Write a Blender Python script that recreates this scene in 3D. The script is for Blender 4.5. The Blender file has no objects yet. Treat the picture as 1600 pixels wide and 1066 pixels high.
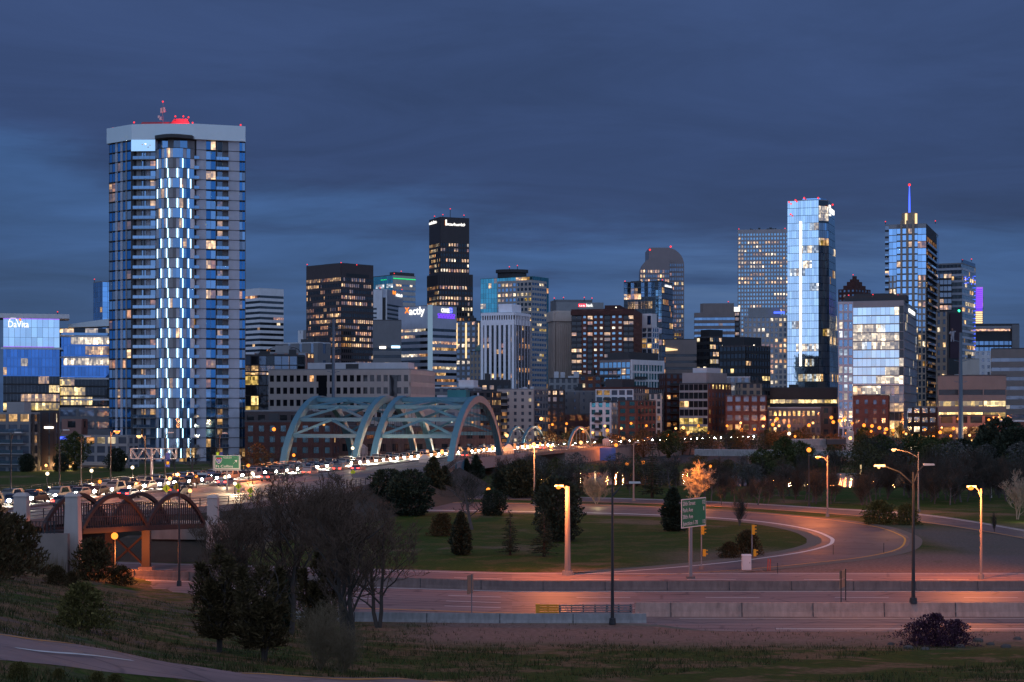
import bpy, math, random
from mathutils import Vector, Matrix, noise as mnoise
R = math.radians
sc = bpy.context.scene
col = sc.collection
rng = random.Random(7)

# ---------------------------------------------------------------- camera
F, CX, HZ, H = 2600.0, 800.0, 640.0, 17.5      # focal length in photo pixels, principal column, horizon row, eye height
cam_d = bpy.data.cameras.new('camera'); cam = bpy.data.objects.new('camera', cam_d); col.objects.link(cam)
cam.location = (0, 0, H); cam.rotation_euler = (R(90), 0, 0)
cam_d.sensor_width = 36; cam_d.lens = 36*F/1600; cam_d.shift_y = (HZ-533)/1600
cam_d.clip_start = 0.5; cam_d.clip_end = 30000
sc.camera = cam
sc.render.engine = 'CYCLES'
sc.cycles.use_denoising = True
sc.cycles.max_bounces = 6; sc.cycles.diffuse_bounces = 2; sc.cycles.glossy_bounces = 3
sc.cycles.sample_clamp_indirect = 4
sc.view_settings.view_transform = 'Standard'; sc.view_settings.look = 'None'
sc.view_settings.exposure = 0.0; sc.view_settings.gamma = 1.0

# ---------------------------------------------------------------- node helpers
class NT:
    def __init__(s, tree): s.t = tree; s.n = tree.nodes; s.l = tree.links
    def new(s, typ, **kw):
        n = s.n.new(typ)
        for k, v in kw.items():
            if k == 'inp':
                for a, b in v.items(): s.set(n, a, b)
            else: setattr(n, k, v)
        return n
    def set(s, n, key, val):
        i = n.inputs[key]
        if isinstance(val, bpy.types.NodeSocket): s.l.new(val, i)
        elif isinstance(val, bpy.types.Node): s.l.new(val.outputs[0], i)
        else: i.default_value = val
    def math(s, op, a, b=0.0, c=None, clamp=False):
        n = s.new('ShaderNodeMath', operation=op); n.use_clamp = clamp
        s.set(n, 0, a); s.set(n, 1, b)
        if c is not None: s.set(n, 2, c)
        return n.outputs[0]
    def mix(s, f, a, b, mode='MIX'):
        n = s.new('ShaderNodeMix', data_type='RGBA', blend_type=mode)
        s.set(n, 0, f); s.set(n, 6, a); s.set(n, 7, b)
        return n.outputs[2]
    def noise(s, vec, scale, detail=4, rough=.55, dist=0.0):
        n = s.new('ShaderNodeTexNoise'); s.set(n, 'Vector', vec)
        n.inputs['Scale'].default_value = scale; n.inputs['Detail'].default_value = detail
        n.inputs['Roughness'].default_value = rough; n.inputs['Distortion'].default_value = dist
        return n.outputs[0]
    def ramp(s, fac, stops, interp='LINEAR'):
        n = s.new('ShaderNodeValToRGB'); s.set(n, 0, fac); e = n.color_ramp; e.interpolation = interp
        while len(e.elements) < len(stops): e.elements.new(0.5)
        for el, (p, c) in zip(e.elements, stops):
            el.position = p; el.color = (*c, 1) if len(c) == 3 else c
        return n.outputs[0]
    def smooth(s, v, a, b):
        n = s.new('ShaderNodeMapRange', interpolation_type='SMOOTHSTEP'); s.set(n, 0, v)
        n.inputs[1].default_value = a; n.inputs[2].default_value = b
        return n.outputs[0]
def c4(c): return (c[0], c[1], c[2], 1)

# ---------------------------------------------------------------- sky: dusk Nishita air behind a broken deck of cloud
SUN_EL, SUN_AZ = R(4.0), R(200)                 # afterglow low in the west, behind the camera
w = bpy.data.worlds.new('World'); sc.world = w; w.use_nodes = True
W = NT(w.node_tree); W.n.clear()
tc = W.new('ShaderNodeTexCoord').outputs['Generated']
sx = W.new('ShaderNodeSeparateXYZ', inp={0: tc})
dx, dy, dz = sx.outputs
sky = W.new('ShaderNodeTexSky', sky_type='NISHITA', sun_disc=False)
sky.sun_elevation = SUN_EL; sky.sun_rotation = SUN_AZ
air = W.mix(1.0, sky.outputs[0], (.0045, .006, .012, 1), 'MULTIPLY')
zz = W.math('MAXIMUM', dz, 0.0)
den = W.math('ADD', zz, 0.13)
cu = W.math('DIVIDE', dx, den); cv = W.math('DIVIDE', dy, den)
cuv = W.new('ShaderNodeCombineXYZ', inp={0: W.math('MULTIPLY', cu, .62), 1: cv, 2: 0.0}).outputs[0]
n1 = W.noise(cuv, .85, 7, .55, .6)
n2 = W.noise(cuv, 3.4, 6, .6, .4)
nn = W.math('ADD', W.math('MULTIPLY', n1, .78), W.math('MULTIPLY', n2, .22))
# a dark deck overhead whose ragged lower edge hangs lowest right of the middle, with paler air under it
qd = W.math('SUBTRACT', dx, .10)
edge = W.math('ADD', .094, W.math('MULTIPLY', W.math('MULTIPLY', qd, qd), .40))
edge = W.math('ADD', edge, W.math('MULTIPLY', W.math('SUBTRACT', nn, .5), .24))
lump = W.smooth(W.math('SUBTRACT', edge, zz), -.030, .022)
fade = W.smooth(W.math('SUBTRACT', edge, zz), .0, .10)
tex = W.math('ADD', .50, W.math('MULTIPLY', W.noise(cuv, 1.9, 8, .62, 1.0), .84))
dark = W.ramp(zz, [(0, (.022, .048, .128)), (.08, (.026, .050, .138)), (.15, (.029, .053, .144)), (.24, (.040, .070, .176)), (1, (.10, .13, .26))])
lite = W.mix(fade, (.048, .113, .285, 1), (.035, .078, .190, 1))
east = W.mix(lump, dark, lite)
east = W.mix(1.0, east, W.new('ShaderNodeCombineColor', inp={0: tex, 1: tex, 2: tex}).outputs[0], 'MULTIPLY')
lump = W.smooth(nn, .40, .60)
gl = W.new('ShaderNodeCombineXYZ', inp={0: W.math('DIVIDE', W.math('SUBTRACT', dx, .16), .09), 1: W.math('DIVIDE', W.math('SUBTRACT', dz, .070), .030), 2: 0.0})
glow = W.math('MULTIPLY', W.math('SUBTRACT', 1.0, W.smooth(W.new('ShaderNodeVectorMath', operation='LENGTH', inp={0: gl}).outputs['Value'], 0.0, 1.7)), lump)
east = W.mix(W.math('MULTIPLY', glow, .70), east, (.100, .178, .350, 1))
west = W.ramp(zz, [(0, (.28, .44, .78)), (.05, (.29, .54, 1.0)), (.14, (.25, .52, 1.0)), (.35, (.28, .39, .62)), (1, (.34, .34, .44))])
west = W.mix(W.math('MULTIPLY', W.smooth(nn, .38, .66), .12), west, (.16, .20, .32, 1))
wf = W.smooth(dy, .42, -.18)
clouds = W.mix(wf, east, west)
full = W.mix(1.0, clouds, air, 'ADD')
below = W.smooth(dz, -.004, -.05)
full = W.mix(below, full, (.012, .014, .02, 1))
bg = W.new('ShaderNodeBackground', inp={0: full, 1: 1.0})
out = W.new('ShaderNodeOutputWorld'); W.l.new(bg.outputs[0], out.inputs[0])

# one soft lamp for the afterglow of the sun that has set behind the camera
sl = bpy.data.lights.new('afterglow', 'SUN'); sl.energy = 0.30; sl.angle = R(120); sl.color = (.84, .86, 1.0)
so = bpy.data.objects.new('afterglow', sl); col.objects.link(so)
to_sun = Vector((-math.sin(SUN_AZ+math.pi)*-1, -1, 0)); to_sun = Vector((math.sin(SUN_AZ), math.cos(SUN_AZ), math.tan(R(35)))).normalized()
so.rotation_euler = to_sun.to_track_quat('Z', 'Y').to_euler()

# ---------------------------------------------------------------- materials
MAT = {}
def mk(name):
    m = bpy.data.materials.new(name); m.use_nodes = True; t = NT(m.node_tree); t.n.clear()
    o = t.new('ShaderNodeOutputMaterial'); MAT[name] = m
    return m, t, o
def surf(name, c, rough=.8, var=.18, scale=.25, metal=0.0, bump=0.0, stain=0.12, spec=.4, coat=None):
    """an opaque surface whose colour wanders a little, with large soft stains"""
    if name in MAT: return MAT[name]
    m, t, o = mk(name)
    pos = t.new('ShaderNodeNewGeometry').outputs['Position']
    st = t.new('ShaderNodeMapping', inp={0: pos, 3: (1, 1, .22)}).outputs[0]
    a = t.noise(pos, scale, 6, .6); b = t.noise(st, scale*2.7, 4, .6)
    f = t.math('ADD', t.math('MULTIPLY', t.math('SUBTRACT', a, .5), var*2), t.math('MULTIPLY', t.math('SUBTRACT', b, .5), stain*2))
    f = t.math('ADD', f, 1.0)
    cc = t.mix(1.0, c4(c), t.new('ShaderNodeCombineColor', inp={0: f, 1: f, 2: f}).outputs[0], 'MULTIPLY')
    p = t.new('ShaderNodeBsdfPrincipled', inp={'Base Color': cc, 'Roughness': rough, 'Metallic': metal, 'Specular IOR Level': spec})
    if bump:
        bn = t.new('ShaderNodeBump', inp={'Height': t.noise(pos, scale*9, 5, .65), 'Strength': bump, 'Distance': .08})
        t.l.new(bn.outputs[0], p.inputs['Normal'])
    t.l.new(p.outputs[0], o.inputs[0])
    return m
def brickm(name, c, mortar, sc_=1.0):
    if name in MAT: return MAT[name]
    m, t, o = mk(name)
    pos = t.new('ShaderNodeNewGeometry').outputs['Position']
    s = t.new('ShaderNodeSeparateXYZ', inp={0: pos})
    v = t.new('ShaderNodeCombineXYZ', inp={0: t.math('ADD', s.outputs[0], s.outputs[1]), 1: s.outputs[2], 2: 0.0}).outputs[0]
    b = t.new('ShaderNodeTexBrick', inp={0: v, 1: c4(c), 2: c4([x*.72 for x in c]), 3: c4(mortar), 'Scale': sc_})
    n = t.noise(pos, .3, 5, .6)
    cc = t.mix(.6, b.outputs[0], t.ramp(n, [(.3, (.55, .55, .55)), (.7, (1.2, 1.2, 1.2))]), 'MULTIPLY')
    p = t.new('ShaderNodeBsdfPrincipled', inp={'Base Color': cc, 'Roughness': .85, 'Specular IOR Level': .25})
    t.l.new(p.outputs[0], o.inputs[0])
    return m
def glass(name, c, metal=.7, rough=.06, wav=.10):
    """coated window glass: a dark tinted mirror, every pane a touch different"""
    m, t, o = mk(name)
    g = t.new('ShaderNodeNewGeometry'); pos = g.outputs['Position']
    rnd = t.math('FRACT', t.math('ADD', g.outputs['Random Per Island'], t.new('ShaderNodeObjectInfo').outputs['Random']))
    f = t.math('ADD', .80, t.math('MULTIPLY', rnd, .34))
    cc = t.mix(1.0, c4(c), t.new('ShaderNodeCombineColor', inp={0: f, 1: f, 2: f}).outputs[0], 'MULTIPLY')
    bn = t.new('ShaderNodeBump', inp={'Height': t.noise(pos, .16, 2, .5), 'Strength': wav, 'Distance': .6})
    p = t.new('ShaderNodeBsdfPrincipled', inp={'Base Color': cc, 'Roughness': rough, 'Metallic': metal, 'Normal': bn.outputs[0]})
    t.l.new(p.outputs[0], o.inputs[0])
    return m
def litm(name, c, lo, hi, sc_=.9):
    """a lit room behind glass: lamps, blinds and furniture break the light up"""
    m, t, o = mk(name)
    g = t.new('ShaderNodeNewGeometry'); pos = g.outputs['Position']
    rnd = t.math('FRACT', t.math('ADD', g.outputs['Random Per Island'], t.math('MULTIPLY', t.new('ShaderNodeObjectInfo').outputs['Random'], 7.3)))
    q = t.new('ShaderNodeSeparateXYZ', inp={0: pos})
    hz = t.math('FLOOR', t.math('MULTIPLY', t.math('ADD', q.outputs[0], q.outputs[1]), sc_)); vz = t.math('FLOOR', t.math('MULTIPLY', q.outputs[2], sc_*.75))
    wn = t.new('ShaderNodeTexWhiteNoise', noise_dimensions='3D', inp={0: t.new('ShaderNodeCombineXYZ', inp={0: hz, 1: vz, 2: rnd}).outputs[0]}).outputs[0]
    n = t.noise(pos, .8, 2, .5)
    room = t.math('MULTIPLY', t.math('ADD', .10, t.math('MULTIPLY', t.math('POWER', wn, 1.4), 1.25)), t.math('ADD', .45, t.smooth(n, .3, .7)))
    st = t.math('MULTIPLY', t.math('ADD', lo, t.math('MULTIPLY', t.math('POWER', rnd, 1.8), hi-lo)), t.math('ADD', .14, room))
    cc = t.mix(t.math('MULTIPLY', rnd, .35), c4(c), (1, .80, .52, 1))
    e = t.new('ShaderNodeEmission', inp={0: cc, 1: st})
    gl = t.new('ShaderNodeBsdfGlossy', inp={0: (.12, .14, .18, 1), 1: .06})
    ad = t.new('ShaderNodeAddShader'); t.l.new(e.outputs[0], ad.inputs[0]); t.l.new(gl.outputs[0], ad.inputs[1])
    t.l.new(ad.outputs[0], o.inputs[0])
    m.cycles.emission_sampling = 'NONE'
    return m
def emit(name, c, s, sample=False):
    if name in MAT: return MAT[name]
    m, t, o = mk(name)
    e = t.new('ShaderNodeEmission', inp={0: c4(c), 1: s}); t.l.new(e.outputs[0], o.inputs[0])
    if not sample: m.cycles.emission_sampling = 'NONE'
    return m

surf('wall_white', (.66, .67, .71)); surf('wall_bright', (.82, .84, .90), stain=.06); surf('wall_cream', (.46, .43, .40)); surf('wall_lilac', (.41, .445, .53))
surf('wall_grey', (.26, .27, .29)); surf('wall_midgrey', (.17, .175, .19)); surf('wall_charcoal', (.045, .047, .055)); surf('wall_black', (.018, .018, .021), .45)
surf('wall_brown', (.062, .045, .047), .6); surf('wall_darkbrown', (.040, .030, .032), .5); surf('wall_tan', (.30, .245, .20)); surf('wall_beige', (.42, .38, .36)); surf('wall_granite', (.36, .33, .345))
surf('wall_pink', (.225, .190, .185)); surf('wall_taupe', (.20, .175, .165)); surf('wall_rose', (.25, .135, .115)); surf('wall_concrete', (.47, .41, .37), .9, .2, .3, bump=.2)
brickm('brick_red', (.150, .047, .038), (.20, .15, .13)); brickm('brick_dark', (.085, .030, .029), (.12, .09, .08)); brickm('brick_brown', (.13, .062, .052), (.15, .12, .11))
surf('teal_metal', (.04, .22, .25), .35, .1, metal=.3); surf('roof_dark', (.06, .062, .07), .9); surf('roof_grey', (.22, .23, .25), .9); surf('roof_white', (.5, .53, .58), .8)
surf('metal_grey', (.22, .23, .25), .45, .1, metal=.5); surf('metal_dark', (.035, .037, .042), .5, .1, metal=.3); surf('metal_pale', (.48, .46, .44), .6, .1)
surf('mech_dark', (.05, .054, .062), .8); surf('copper_green', (.10, .19, .17), .8)
glass('glass_dark', (.16, .20, .27), .55); glass('glass_navy', (.045, .15, .32), .9); glass('glass_black', (.035, .04, .05), .6); glass('glass_blue', (.32, .54, .82), .9, .05)
glass('glass_bright', (.74, .88, .98), .95, .05); glass('glass_deep', (.09, .22, .52), .9, .04); glass('glass_teal', (.10, .36, .42), .85)
glass('glass_steel', (.20, .32, .48), .8); glass('glass_pale', (.28, .46, .60), .8, .08)
litm('lit_warm', (1, .52, .15), .25, 1.7); litm('lit_amber', (1, .36, .07), .22, 1.3); litm('lit_white', (1, .78, .50), .4, 2.1); litm('lit_cool', (.72, .86, 1), .4, 1.6); litm('lit_yellow', (1, .64, .12), .4, 1.9)
litm('lit_dim', (1, .48, .18), .05, .35); litm('lit_violet', (.8, .15, 1), .8, 2.2)
emit('red_beacon', (1, .04, .05), 2.0); emit('sign_white', (1, .97, .92), 1.7); emit('sign_orange', (1, .25, .03), 1.6); emit('sign_blue', (.08, .10, 1), 4.0); emit('sign_violet', (.20, .06, 1), 1.3)
emit('sign_red', (1, .03, .06), 3.0); emit('led_green', (.02, .9, .25), 1.2); emit('led_blue', (.06, .12, 1), 2.5); emit('strip_white', (.46, .77, 1), 3.2, True); emit('strip_warm', (1, .86, .68), 3.2)
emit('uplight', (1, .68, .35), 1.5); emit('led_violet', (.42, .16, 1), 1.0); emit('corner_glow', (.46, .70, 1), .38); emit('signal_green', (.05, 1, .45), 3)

# ---------------------------------------------------------------- geometry helpers
def gpx(px, d): return (px-CX)/F*d                          # real X of a photo column at distance d
def zpx(py, d): return H+(HZ-py)/F*d                        # real height of a photo row at distance d
def ground_d(py, z=0.0): return (H-z)*F/(py-HZ)             # distance of a point at height z seen on photo row py
UNLABELLED = []
def thing(name, label, cat, loc=(0, 0, 0), rz=0.0, group=None):
    o = bpy.data.objects.new(name, None); col.objects.link(o); o.location = loc; o.rotation_euler = (0, 0, rz)
    o.empty_display_size = .5
    return tag(o, label, cat, group)
def tag(o, label=None, cat=None, group=None, kind=None):
    if label: o['label'] = label
    if cat: o['category'] = cat
    if group: o['group'] = group
    if kind: o['kind'] = kind
    return o
class MB:
    """a mesh under construction, in world or local coordinates"""
    def __init__(s): s.v = []; s.f = []; s.m = []; s.mats = []
    def mi(s, mat):
        if mat not in s.mats: s.mats.append(mat)
        return s.mats.index(mat)
    def poly(s, pts, mat):
        b = len(s.v); s.v.extend([tuple(p) for p in pts]); s.f.append(tuple(range(b, b+len(pts)))); s.m.append(s.mi(mat))
    def hexa(s, p, mat):                                     # p: 4 bottom then 4 top points, counter-clockwise from above
        b = len(s.v); s.v.extend([tuple(q) for q in p]); k = s.mi(mat)
        for f in ((3, 2, 1, 0), (4, 5, 6, 7), (0, 1, 5, 4), (1, 2, 6, 5), (2, 3, 7, 6), (3, 0, 4, 7)):
            s.f.append(tuple(b+i for i in f)); s.m.append(k)
    def box(s, x0, x1, y0, y1, z0, z1, mat):
        s.hexa([(x0, y0, z0), (x1, y0, z0), (x1, y1, z0), (x0, y1, z0), (x0, y0, z1), (x1, y0, z1), (x1, y1, z1), (x0, y1, z1)], mat)
    def prism(s, pts, z0, z1, mat, top=None):                # pts: ccw plan polygon; top may be another polygon of the same length
        n = len(pts); b = len(s.v); tp = top or pts; k = s.mi(mat)
        s.v.extend([(p[0], p[1], z0) for p in pts]); s.v.extend([(p[0], p[1], z1) for p in tp])
        s.f.append(tuple(b+i for i in reversed(range(n)))); s.m.append(k)
        s.f.append(tuple(b+n+i for i in range(n))); s.m.append(k)
        for i in range(n):
            j = (i+1) % n; s.f.append((b+i, b+j, b+n+j, b+n+i)); s.m.append(k)
    def tube(s, pts, rad, mat, n=8, cap=True):
        k = s.mi(mat); P = [Vector(p) for p in pts]; rings = []
        for i, p in enumerate(P):
            d = (P[min(i+1, len(P)-1)]-P[max(i-1, 0)])
            d = d.normalized() if d.length > 1e-9 else Vector((0, 0, 1))
            a = d.cross(Vector((0, 0, 1)))
            if a.length < 1e-3: a = d.cross(Vector((1, 0, 0)))
            a.normalize(); c = d.cross(a); r = rad[i] if isinstance(rad, (list, tuple)) else rad
            b = len(s.v); rings.append(b)
            for q in range(n):
                t = 2*math.pi*q/n; s.v.append(tuple(p+a*(r*math.cos(t))+c*(r*math.sin(t))))
        for b0, b1 in zip(rings, rings[1:]):
            for q in range(n):
                e = (q+1) % n; s.f.append((b0+q, b1+q, b1+e, b0+e)); s.m.append(k)
        if cap:
            s.f.append(tuple(rings[0]+q for q in range(n))); s.m.append(k)
            s.f.append(tuple(rings[-1]+q for q in reversed(range(n)))); s.m.append(k)
    def bar(s, a, b, w, h, mat):                             # a rectangular bar from a to b
        a = Vector(a); b = Vector(b); d = (b-a).normalized(); x = d.cross(Vector((0, 0, 1)))
        if x.length < 1e-3: x = Vector((1, 0, 0))
        x.normalize(); y = x.cross(d); x *= w/2; y *= h/2
        s.hexa([a-x-y, a+x-y, b+x-y, b-x-y, a-x+y, a+x+y, b+x+y, b-x+y], mat)
    def ball(s, c, r, mat, n=10, m=6, sq=1.0):
        k = s.mi(mat); b = len(s.v); c = Vector(c)
        for i in range(m+1):
            t = math.pi*i/m
            for j in range(n):
                u = 2*math.pi*j/n; s.v.append(tuple(c+Vector((r*math.sin(t)*math.cos(u), r*math.sin(t)*math.sin(u), r*sq*math.cos(t)))))
        for i in range(m):
            for j in range(n):
                e = (j+1) % n; s.f.append((b+i*n+j, b+(i+1)*n+j, b+(i+1)*n+e, b+i*n+e)); s.m.append(k)
    def mesh(s, name, off=(0, 0, 0), smooth=False):
        me = bpy.data.meshes.new(name); ox, oy, oz = off
        me.from_pydata([(x-ox, y-oy, z-oz) for x, y, z in s.v], [], s.f)
        for mt in s.mats: me.materials.append(MAT[mt])
        me.polygons.foreach_set('material_index', s.m)
        if smooth: me.polygons.foreach_set('use_smooth', [True]*len(s.f))
        me.update()
        return me
    def build(s, name, parent=None, smooth=False, world=True):
        off = (0, 0, 0)
        if parent is not None and world:
            q = parent
            while q.parent is not None: q = q.parent
            off = tuple(q.location)
        return link(name, s.mesh(name, off, smooth), parent)
def link(name, me, parent=None):
    o = bpy.data.objects.new(name, me); col.objects.link(o)
    if parent is not None: o.parent = parent
    return o
def structure(name, mb, smooth=False):
    o = mb.build(name, None, smooth); o['kind'] = 'structure'
    return o
def copy_tree(o, parent=None):
    c = o.copy(); col.objects.link(c); c.parent = parent
    for ch in o.children: copy_tree(ch, c)
    return c
TEXT = {}
def text_mesh(s, mat, depth=.06):
    """real letter shapes, cap height 1, lying in the XZ plane and facing -Y"""
    if (s, mat, depth) in TEXT: return TEXT[(s, mat, depth)]
    cu = bpy.data.curves.new('lettering', 'FONT'); cu.body = s; cu.size = 1.0; cu.extrude = depth; cu.resolution_u = 3
    ob = bpy.data.objects.new('lettering', cu); col.objects.link(ob)
    dg = bpy.context.evaluated_depsgraph_get(); me = bpy.data.meshes.new_from_object(ob.evaluated_get(dg))
    bpy.data.objects.remove(ob); bpy.data.curves.remove(cu)
    xs = [v.co.x for v in me.vertices]; ys = [v.co.y for v in me.vertices]
    x0, x1 = min(xs), max(xs)
    for v in me.vertices: v.co = ((v.co.x-x0)/(x1-x0), -v.co.z, v.co.y/.70)
    me.materials.clear(); me.materials.append(MAT[mat]); me.name = 'lettering'
    TEXT[(s, mat, depth)] = me
    return me
def lettering(s, mat, parent, origin, rz, width, height, name='lettering', depth=.06):
    o = link(name, text_mesh(s, mat, depth), parent)
    q = parent
    while q.parent is not None: q = q.parent
    o.location = Vector(origin)-Vector(q.location); o.rotation_euler = (0, 0, rz); o.scale = (width, 1, height)
    return o

def wordmark(f, root, u0, u1, z0, z1, mat, seed=1, off=.4):
    """a far illuminated name too small to read: a row of short strokes of uneven height"""
    rd = random.Random(seed); b = MB(); n = max(5, int((u1-u0)/1.1)); w_ = (u1-u0)/n; h = z1-z0
    for k in range(n):
        a = u0+k*w_; t = h*rd.choice((.62, .66, .7, .95, .64)); f.box(b, a+.02, a+w_*.36, z0, z0+t, off, off+.2, mat)
        for q in rd.sample((.0, .26, .52), 2): f.box(b, a+w_*.3, a+w_*.95, z0+h*q, z0+h*(q+.15), off, off+.19, mat)
    return b.build('lettering', root)
# ---------------------------------------------------------------- building kit
class Face:
    """one upright side of a building, seen from outside: u runs left to right, z up, off outwards"""
    def __init__(s, p0, p1, z0, z1):
        s.p0 = Vector(p0[:2]); s.p1 = Vector(p1[:2]); e = s.p1-s.p0; s.W = e.length; s.d = e/s.W; s.n = Vector((s.d.y, -s.d.x)); s.z0 = z0; s.z1 = z1
        s.rz = math.atan2(s.d.y, s.d.x)
    def at(s, u, z, off=0.0):
        q = s.p0+s.d*u+s.n*off; return Vector((q.x, q.y, z))
    def u(s, px):
        k = (px-CX)/F; return (k*s.p0.y-s.p0.x)/(s.d.x-k*s.d.y)
    def z(s, py, u): return zpx(py, (s.p0+s.d*u).y)
    def box(s, mb, u0, u1, z0, z1, o0, o1, mat):
        mb.hexa([s.at(u0, z0, o1), s.at(u1, z0, o1), s.at(u1, z0, o0), s.at(u0, z0, o0), s.at(u0, z1, o1), s.at(u1, z1, o1), s.at(u1, z1, o0), s.at(u0, z1, o0)], mat)

PANE = {}
def pane_mesh(mat):
    if mat not in PANE:
        me = bpy.data.meshes.new('window'); me.from_pydata([(0, 0, 0), (1, 0, 0), (1, 0, 1), (0, 0, 1)], [], [(0, 1, 2, 3)]); me.materials.append(MAT[mat]); PANE[mat] = me
    return PANE[mat]

def foot(x0, xc, x1, d, a, depth=None):
    """plan of a rectangular block from the photo columns of its left, near and right corners: near corner at distance d, right side turned by angle a"""
    if xc-x0 < 8: xc = x0; a = min(a, -math.degrees(math.atan2(xc-CX, F))-.3)          # left side turned out of sight
    if x1-xc < 8: xc = x1; a = max(a, 90-math.degrees(math.atan2(xc-CX, F))+.3)         # right side turned out of sight
    a = R(a); C = Vector((gpx(xc, d), d)); v = Vector((math.cos(a), math.sin(a))); u = Vector((-math.sin(a), math.cos(a)))
    k = (x1-CX)/F; t = (k*C.y-C.x)/(v.x-k*v.y) if x1 > xc+1 else depth
    k = (x0-CX)/F; q = (k*C.y-C.x)/(u.x-k*u.y) if x0 < xc-1 else depth
    L = C+u*q; Rr = C+v*t; B = L+v*t
    return L, C, Rr, B

class Bld:
    def __init__(s, name, label, plan, zt, zb=-2.0, cat='building', group=None):
        s.L, s.C, s.R, s.B = plan; s.zt = zt; s.zb = zb
        s.root = thing(name, label, cat, (s.C.x, s.C.y, zb), group=group)
        s.left = Face(s.L, s.C, zb, zt); s.right = Face(s.C, s.R, zb, zt)
        s.back = Face(s.R, s.B, zb, zt); s.far = Face(s.B, s.L, zb, zt)
        s.wall = MB(); s.glz = MB(); s.panes = []; s.mech = []
    def core(s, mat, z0=None, z1=None, inset=0.0):
        z0 = s.zb if z0 is None else z0; z1 = s.zt if z1 is None else z1
        s.glz.prism([s.C, s.R, s.B, s.L], z0, z1-.3, mat)
    def facade(s, f, bw=3.5, fh=3.8, pier=.3, sill=.35, lit=.15, wall='wall_grey', glass='glass_dark', lits=('lit_warm',), top=0.0, bot=0.0, pp=.25, u0=0, u1=None, z0=None, z1=None, mull=0.0, run=.55, floorvar=True, skip=None, every=True, head=0.0):
        u1 = f.W if u1 is None else u1; z0 = f.z0 if z0 is None else z0; z1 = f.z1 if z1 is None else z1
        zb, zt = z0+bot, z1-top; w = u1-u0
        ny = max(1, round((zt-zb)/fh)); fh = (zt-zb)/ny; nx = max(1, round(w/bw)); bw = w/nx
        W_ = s.wall
        if top > 0: f.box(W_, u0, u1, zt, z1, 0, pp, wall)
        if bot > 0: f.box(W_, u0, u1, z0, zb, 0, pp, wall)
        if pier > 0:
            hw = pier*bw/2
            for i in range(nx+1):
                c = u0+i*bw; f.box(W_, max(u0, c-hw), min(u1, c+hw), zb, zt, 0, pp, wall)
        if sill > 0:
            for j in range(ny):
                f.box(W_, u0, u1, zb+j*fh, zb+(j+sill)*fh, 0, pp-.03 if pier > 0 else pp, wall)
        if head > 0:
            for j in range(ny): f.box(W_, u0, u1, zb+(j+1-head)*fh, zb+(j+1)*fh, 0, pp-.04, wall)
        if mull > 0:
            for i in range(nx+1): f.box(W_, max(u0, u0+i*bw-mull/2), min(u1, u0+i*bw+mull/2), zb, zt, 0, .14, 'metal_grey')
            for j in range(ny+1): f.box(W_, u0, u1, zb+j*fh-mull/2, zb+j*fh+mull/2, 0, .11, 'metal_grey')
        for j in range(ny):
            p = lit*(rng.choice((.25, .6, .9, 1.2, 2.0)) if floorvar else 1); p = min(p*1.2, .92); on = rng.random() < p; mat_f = rng.choice(lits)
            for i in range(nx):
                if rng.random() > run: on = rng.random() < p; mat_f = rng.choice(lits)
                if skip and skip(i, j, nx, ny): continue
                mt = mat_f if on else glass
                ua, ub = u0+i*bw+pier*bw/2+.04, u0+(i+1)*bw-pier*bw/2-.04
                za, zc = zb+(j+sill)*fh+.04, zb+(j+1-head)*fh-.05
                s.panes.append((f, ua, ub, za, zc, mt))
    def pane(s, f, ua, ub, za, zb, mt): s.panes.append((f, ua, ub, za, zb, mt))
    def balconies(s, f, ua, ub, fh, z0, z1, out=1.4, slab='wall_grey', rail='glass_steel'):
        """one balcony per storey, each a part: slab and rail"""
        n = round((z1-z0)/fh); fh = (z1-z0)/n; me = None
        for j in range(n):
            b = MB(); z = z0+j*fh
            f.box(b, ua, ub, z-.12, z+.12, 0, out, slab); f.box(b, ua+.05, ub-.05, z+.16, z+1.1, out-.12, out-.04, rail)
            if me is None:
                o = b.build('balcony', s.root); me = o.data; zr = z
            else:
                o = link('balcony', me, s.root); o.location = (0, 0, z-zr)
    def roof(s, mat='roof_dark', lip=.5, over=.15, plan=None, zt=None):
        zt = s.zt if zt is None else zt; pl = plan or [s.C, s.R, s.B, s.L]; c = sum(pl, Vector((0, 0)))/len(pl)
        b = MB(); b.prism([p+(p-c).normalized()*over for p in pl], zt-.3, zt+lip, mat); return b.build('roof', s.root)
    def units(s, n, hmin=1.5, hmax=4, mat='mech_dark', name='rooftop_unit', zt=None, frac=.18):
        zt = s.zt if zt is None else zt
        for k in range(n):
            a, b_ = rng.uniform(.12, .8), rng.uniform(.12, .75); sz = rng.uniform(.5, 1)*frac; sy = rng.uniform(.5, 1)*frac; h = rng.uniform(hmin, hmax)
            e1 = s.R-s.C; e2 = s.L-s.C; q = s.C+e1*a+e2*b_
            mb = MB(); mb.prism([q, q+e1*sz, q+e1*sz+e2*sy, q+e2*sy], zt+.3, zt+h, mat); mb.build(name, s.root)
    def penthouse(s, a0, a1, b0, b1, h, mat, name='penthouse', zt=None):
        zt = s.zt if zt is None else zt; e1 = s.R-s.C; e2 = s.L-s.C
        P = lambda a, b: s.C+e1*a+e2*b
        mb = MB(); mb.prism([P(a0, b0), P(a1, b0), P(a1, b1), P(a0, b1)], zt+.3, zt+h, mat); return mb.build(name, s.root)
    def beacon(s, px, py, d, mast=0.0, r=.55, mat='red_beacon'):
        """an aviation light on the roof"""
        z = zpx(py, d); x = gpx(px, d); r = r*.46*d/1000+.07
        b = MB(); b.tube([(x, d, max(s.zt-.2, z-mast-1.2)), (x, d, z)], .10+d/9000, 'metal_dark', 6); o = b.build('beacon_post', s.root)
        q = MB(); q.ball((x, d, z+r*.6), r, mat, 8, 6); q.build('red_lamp', o)
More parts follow.
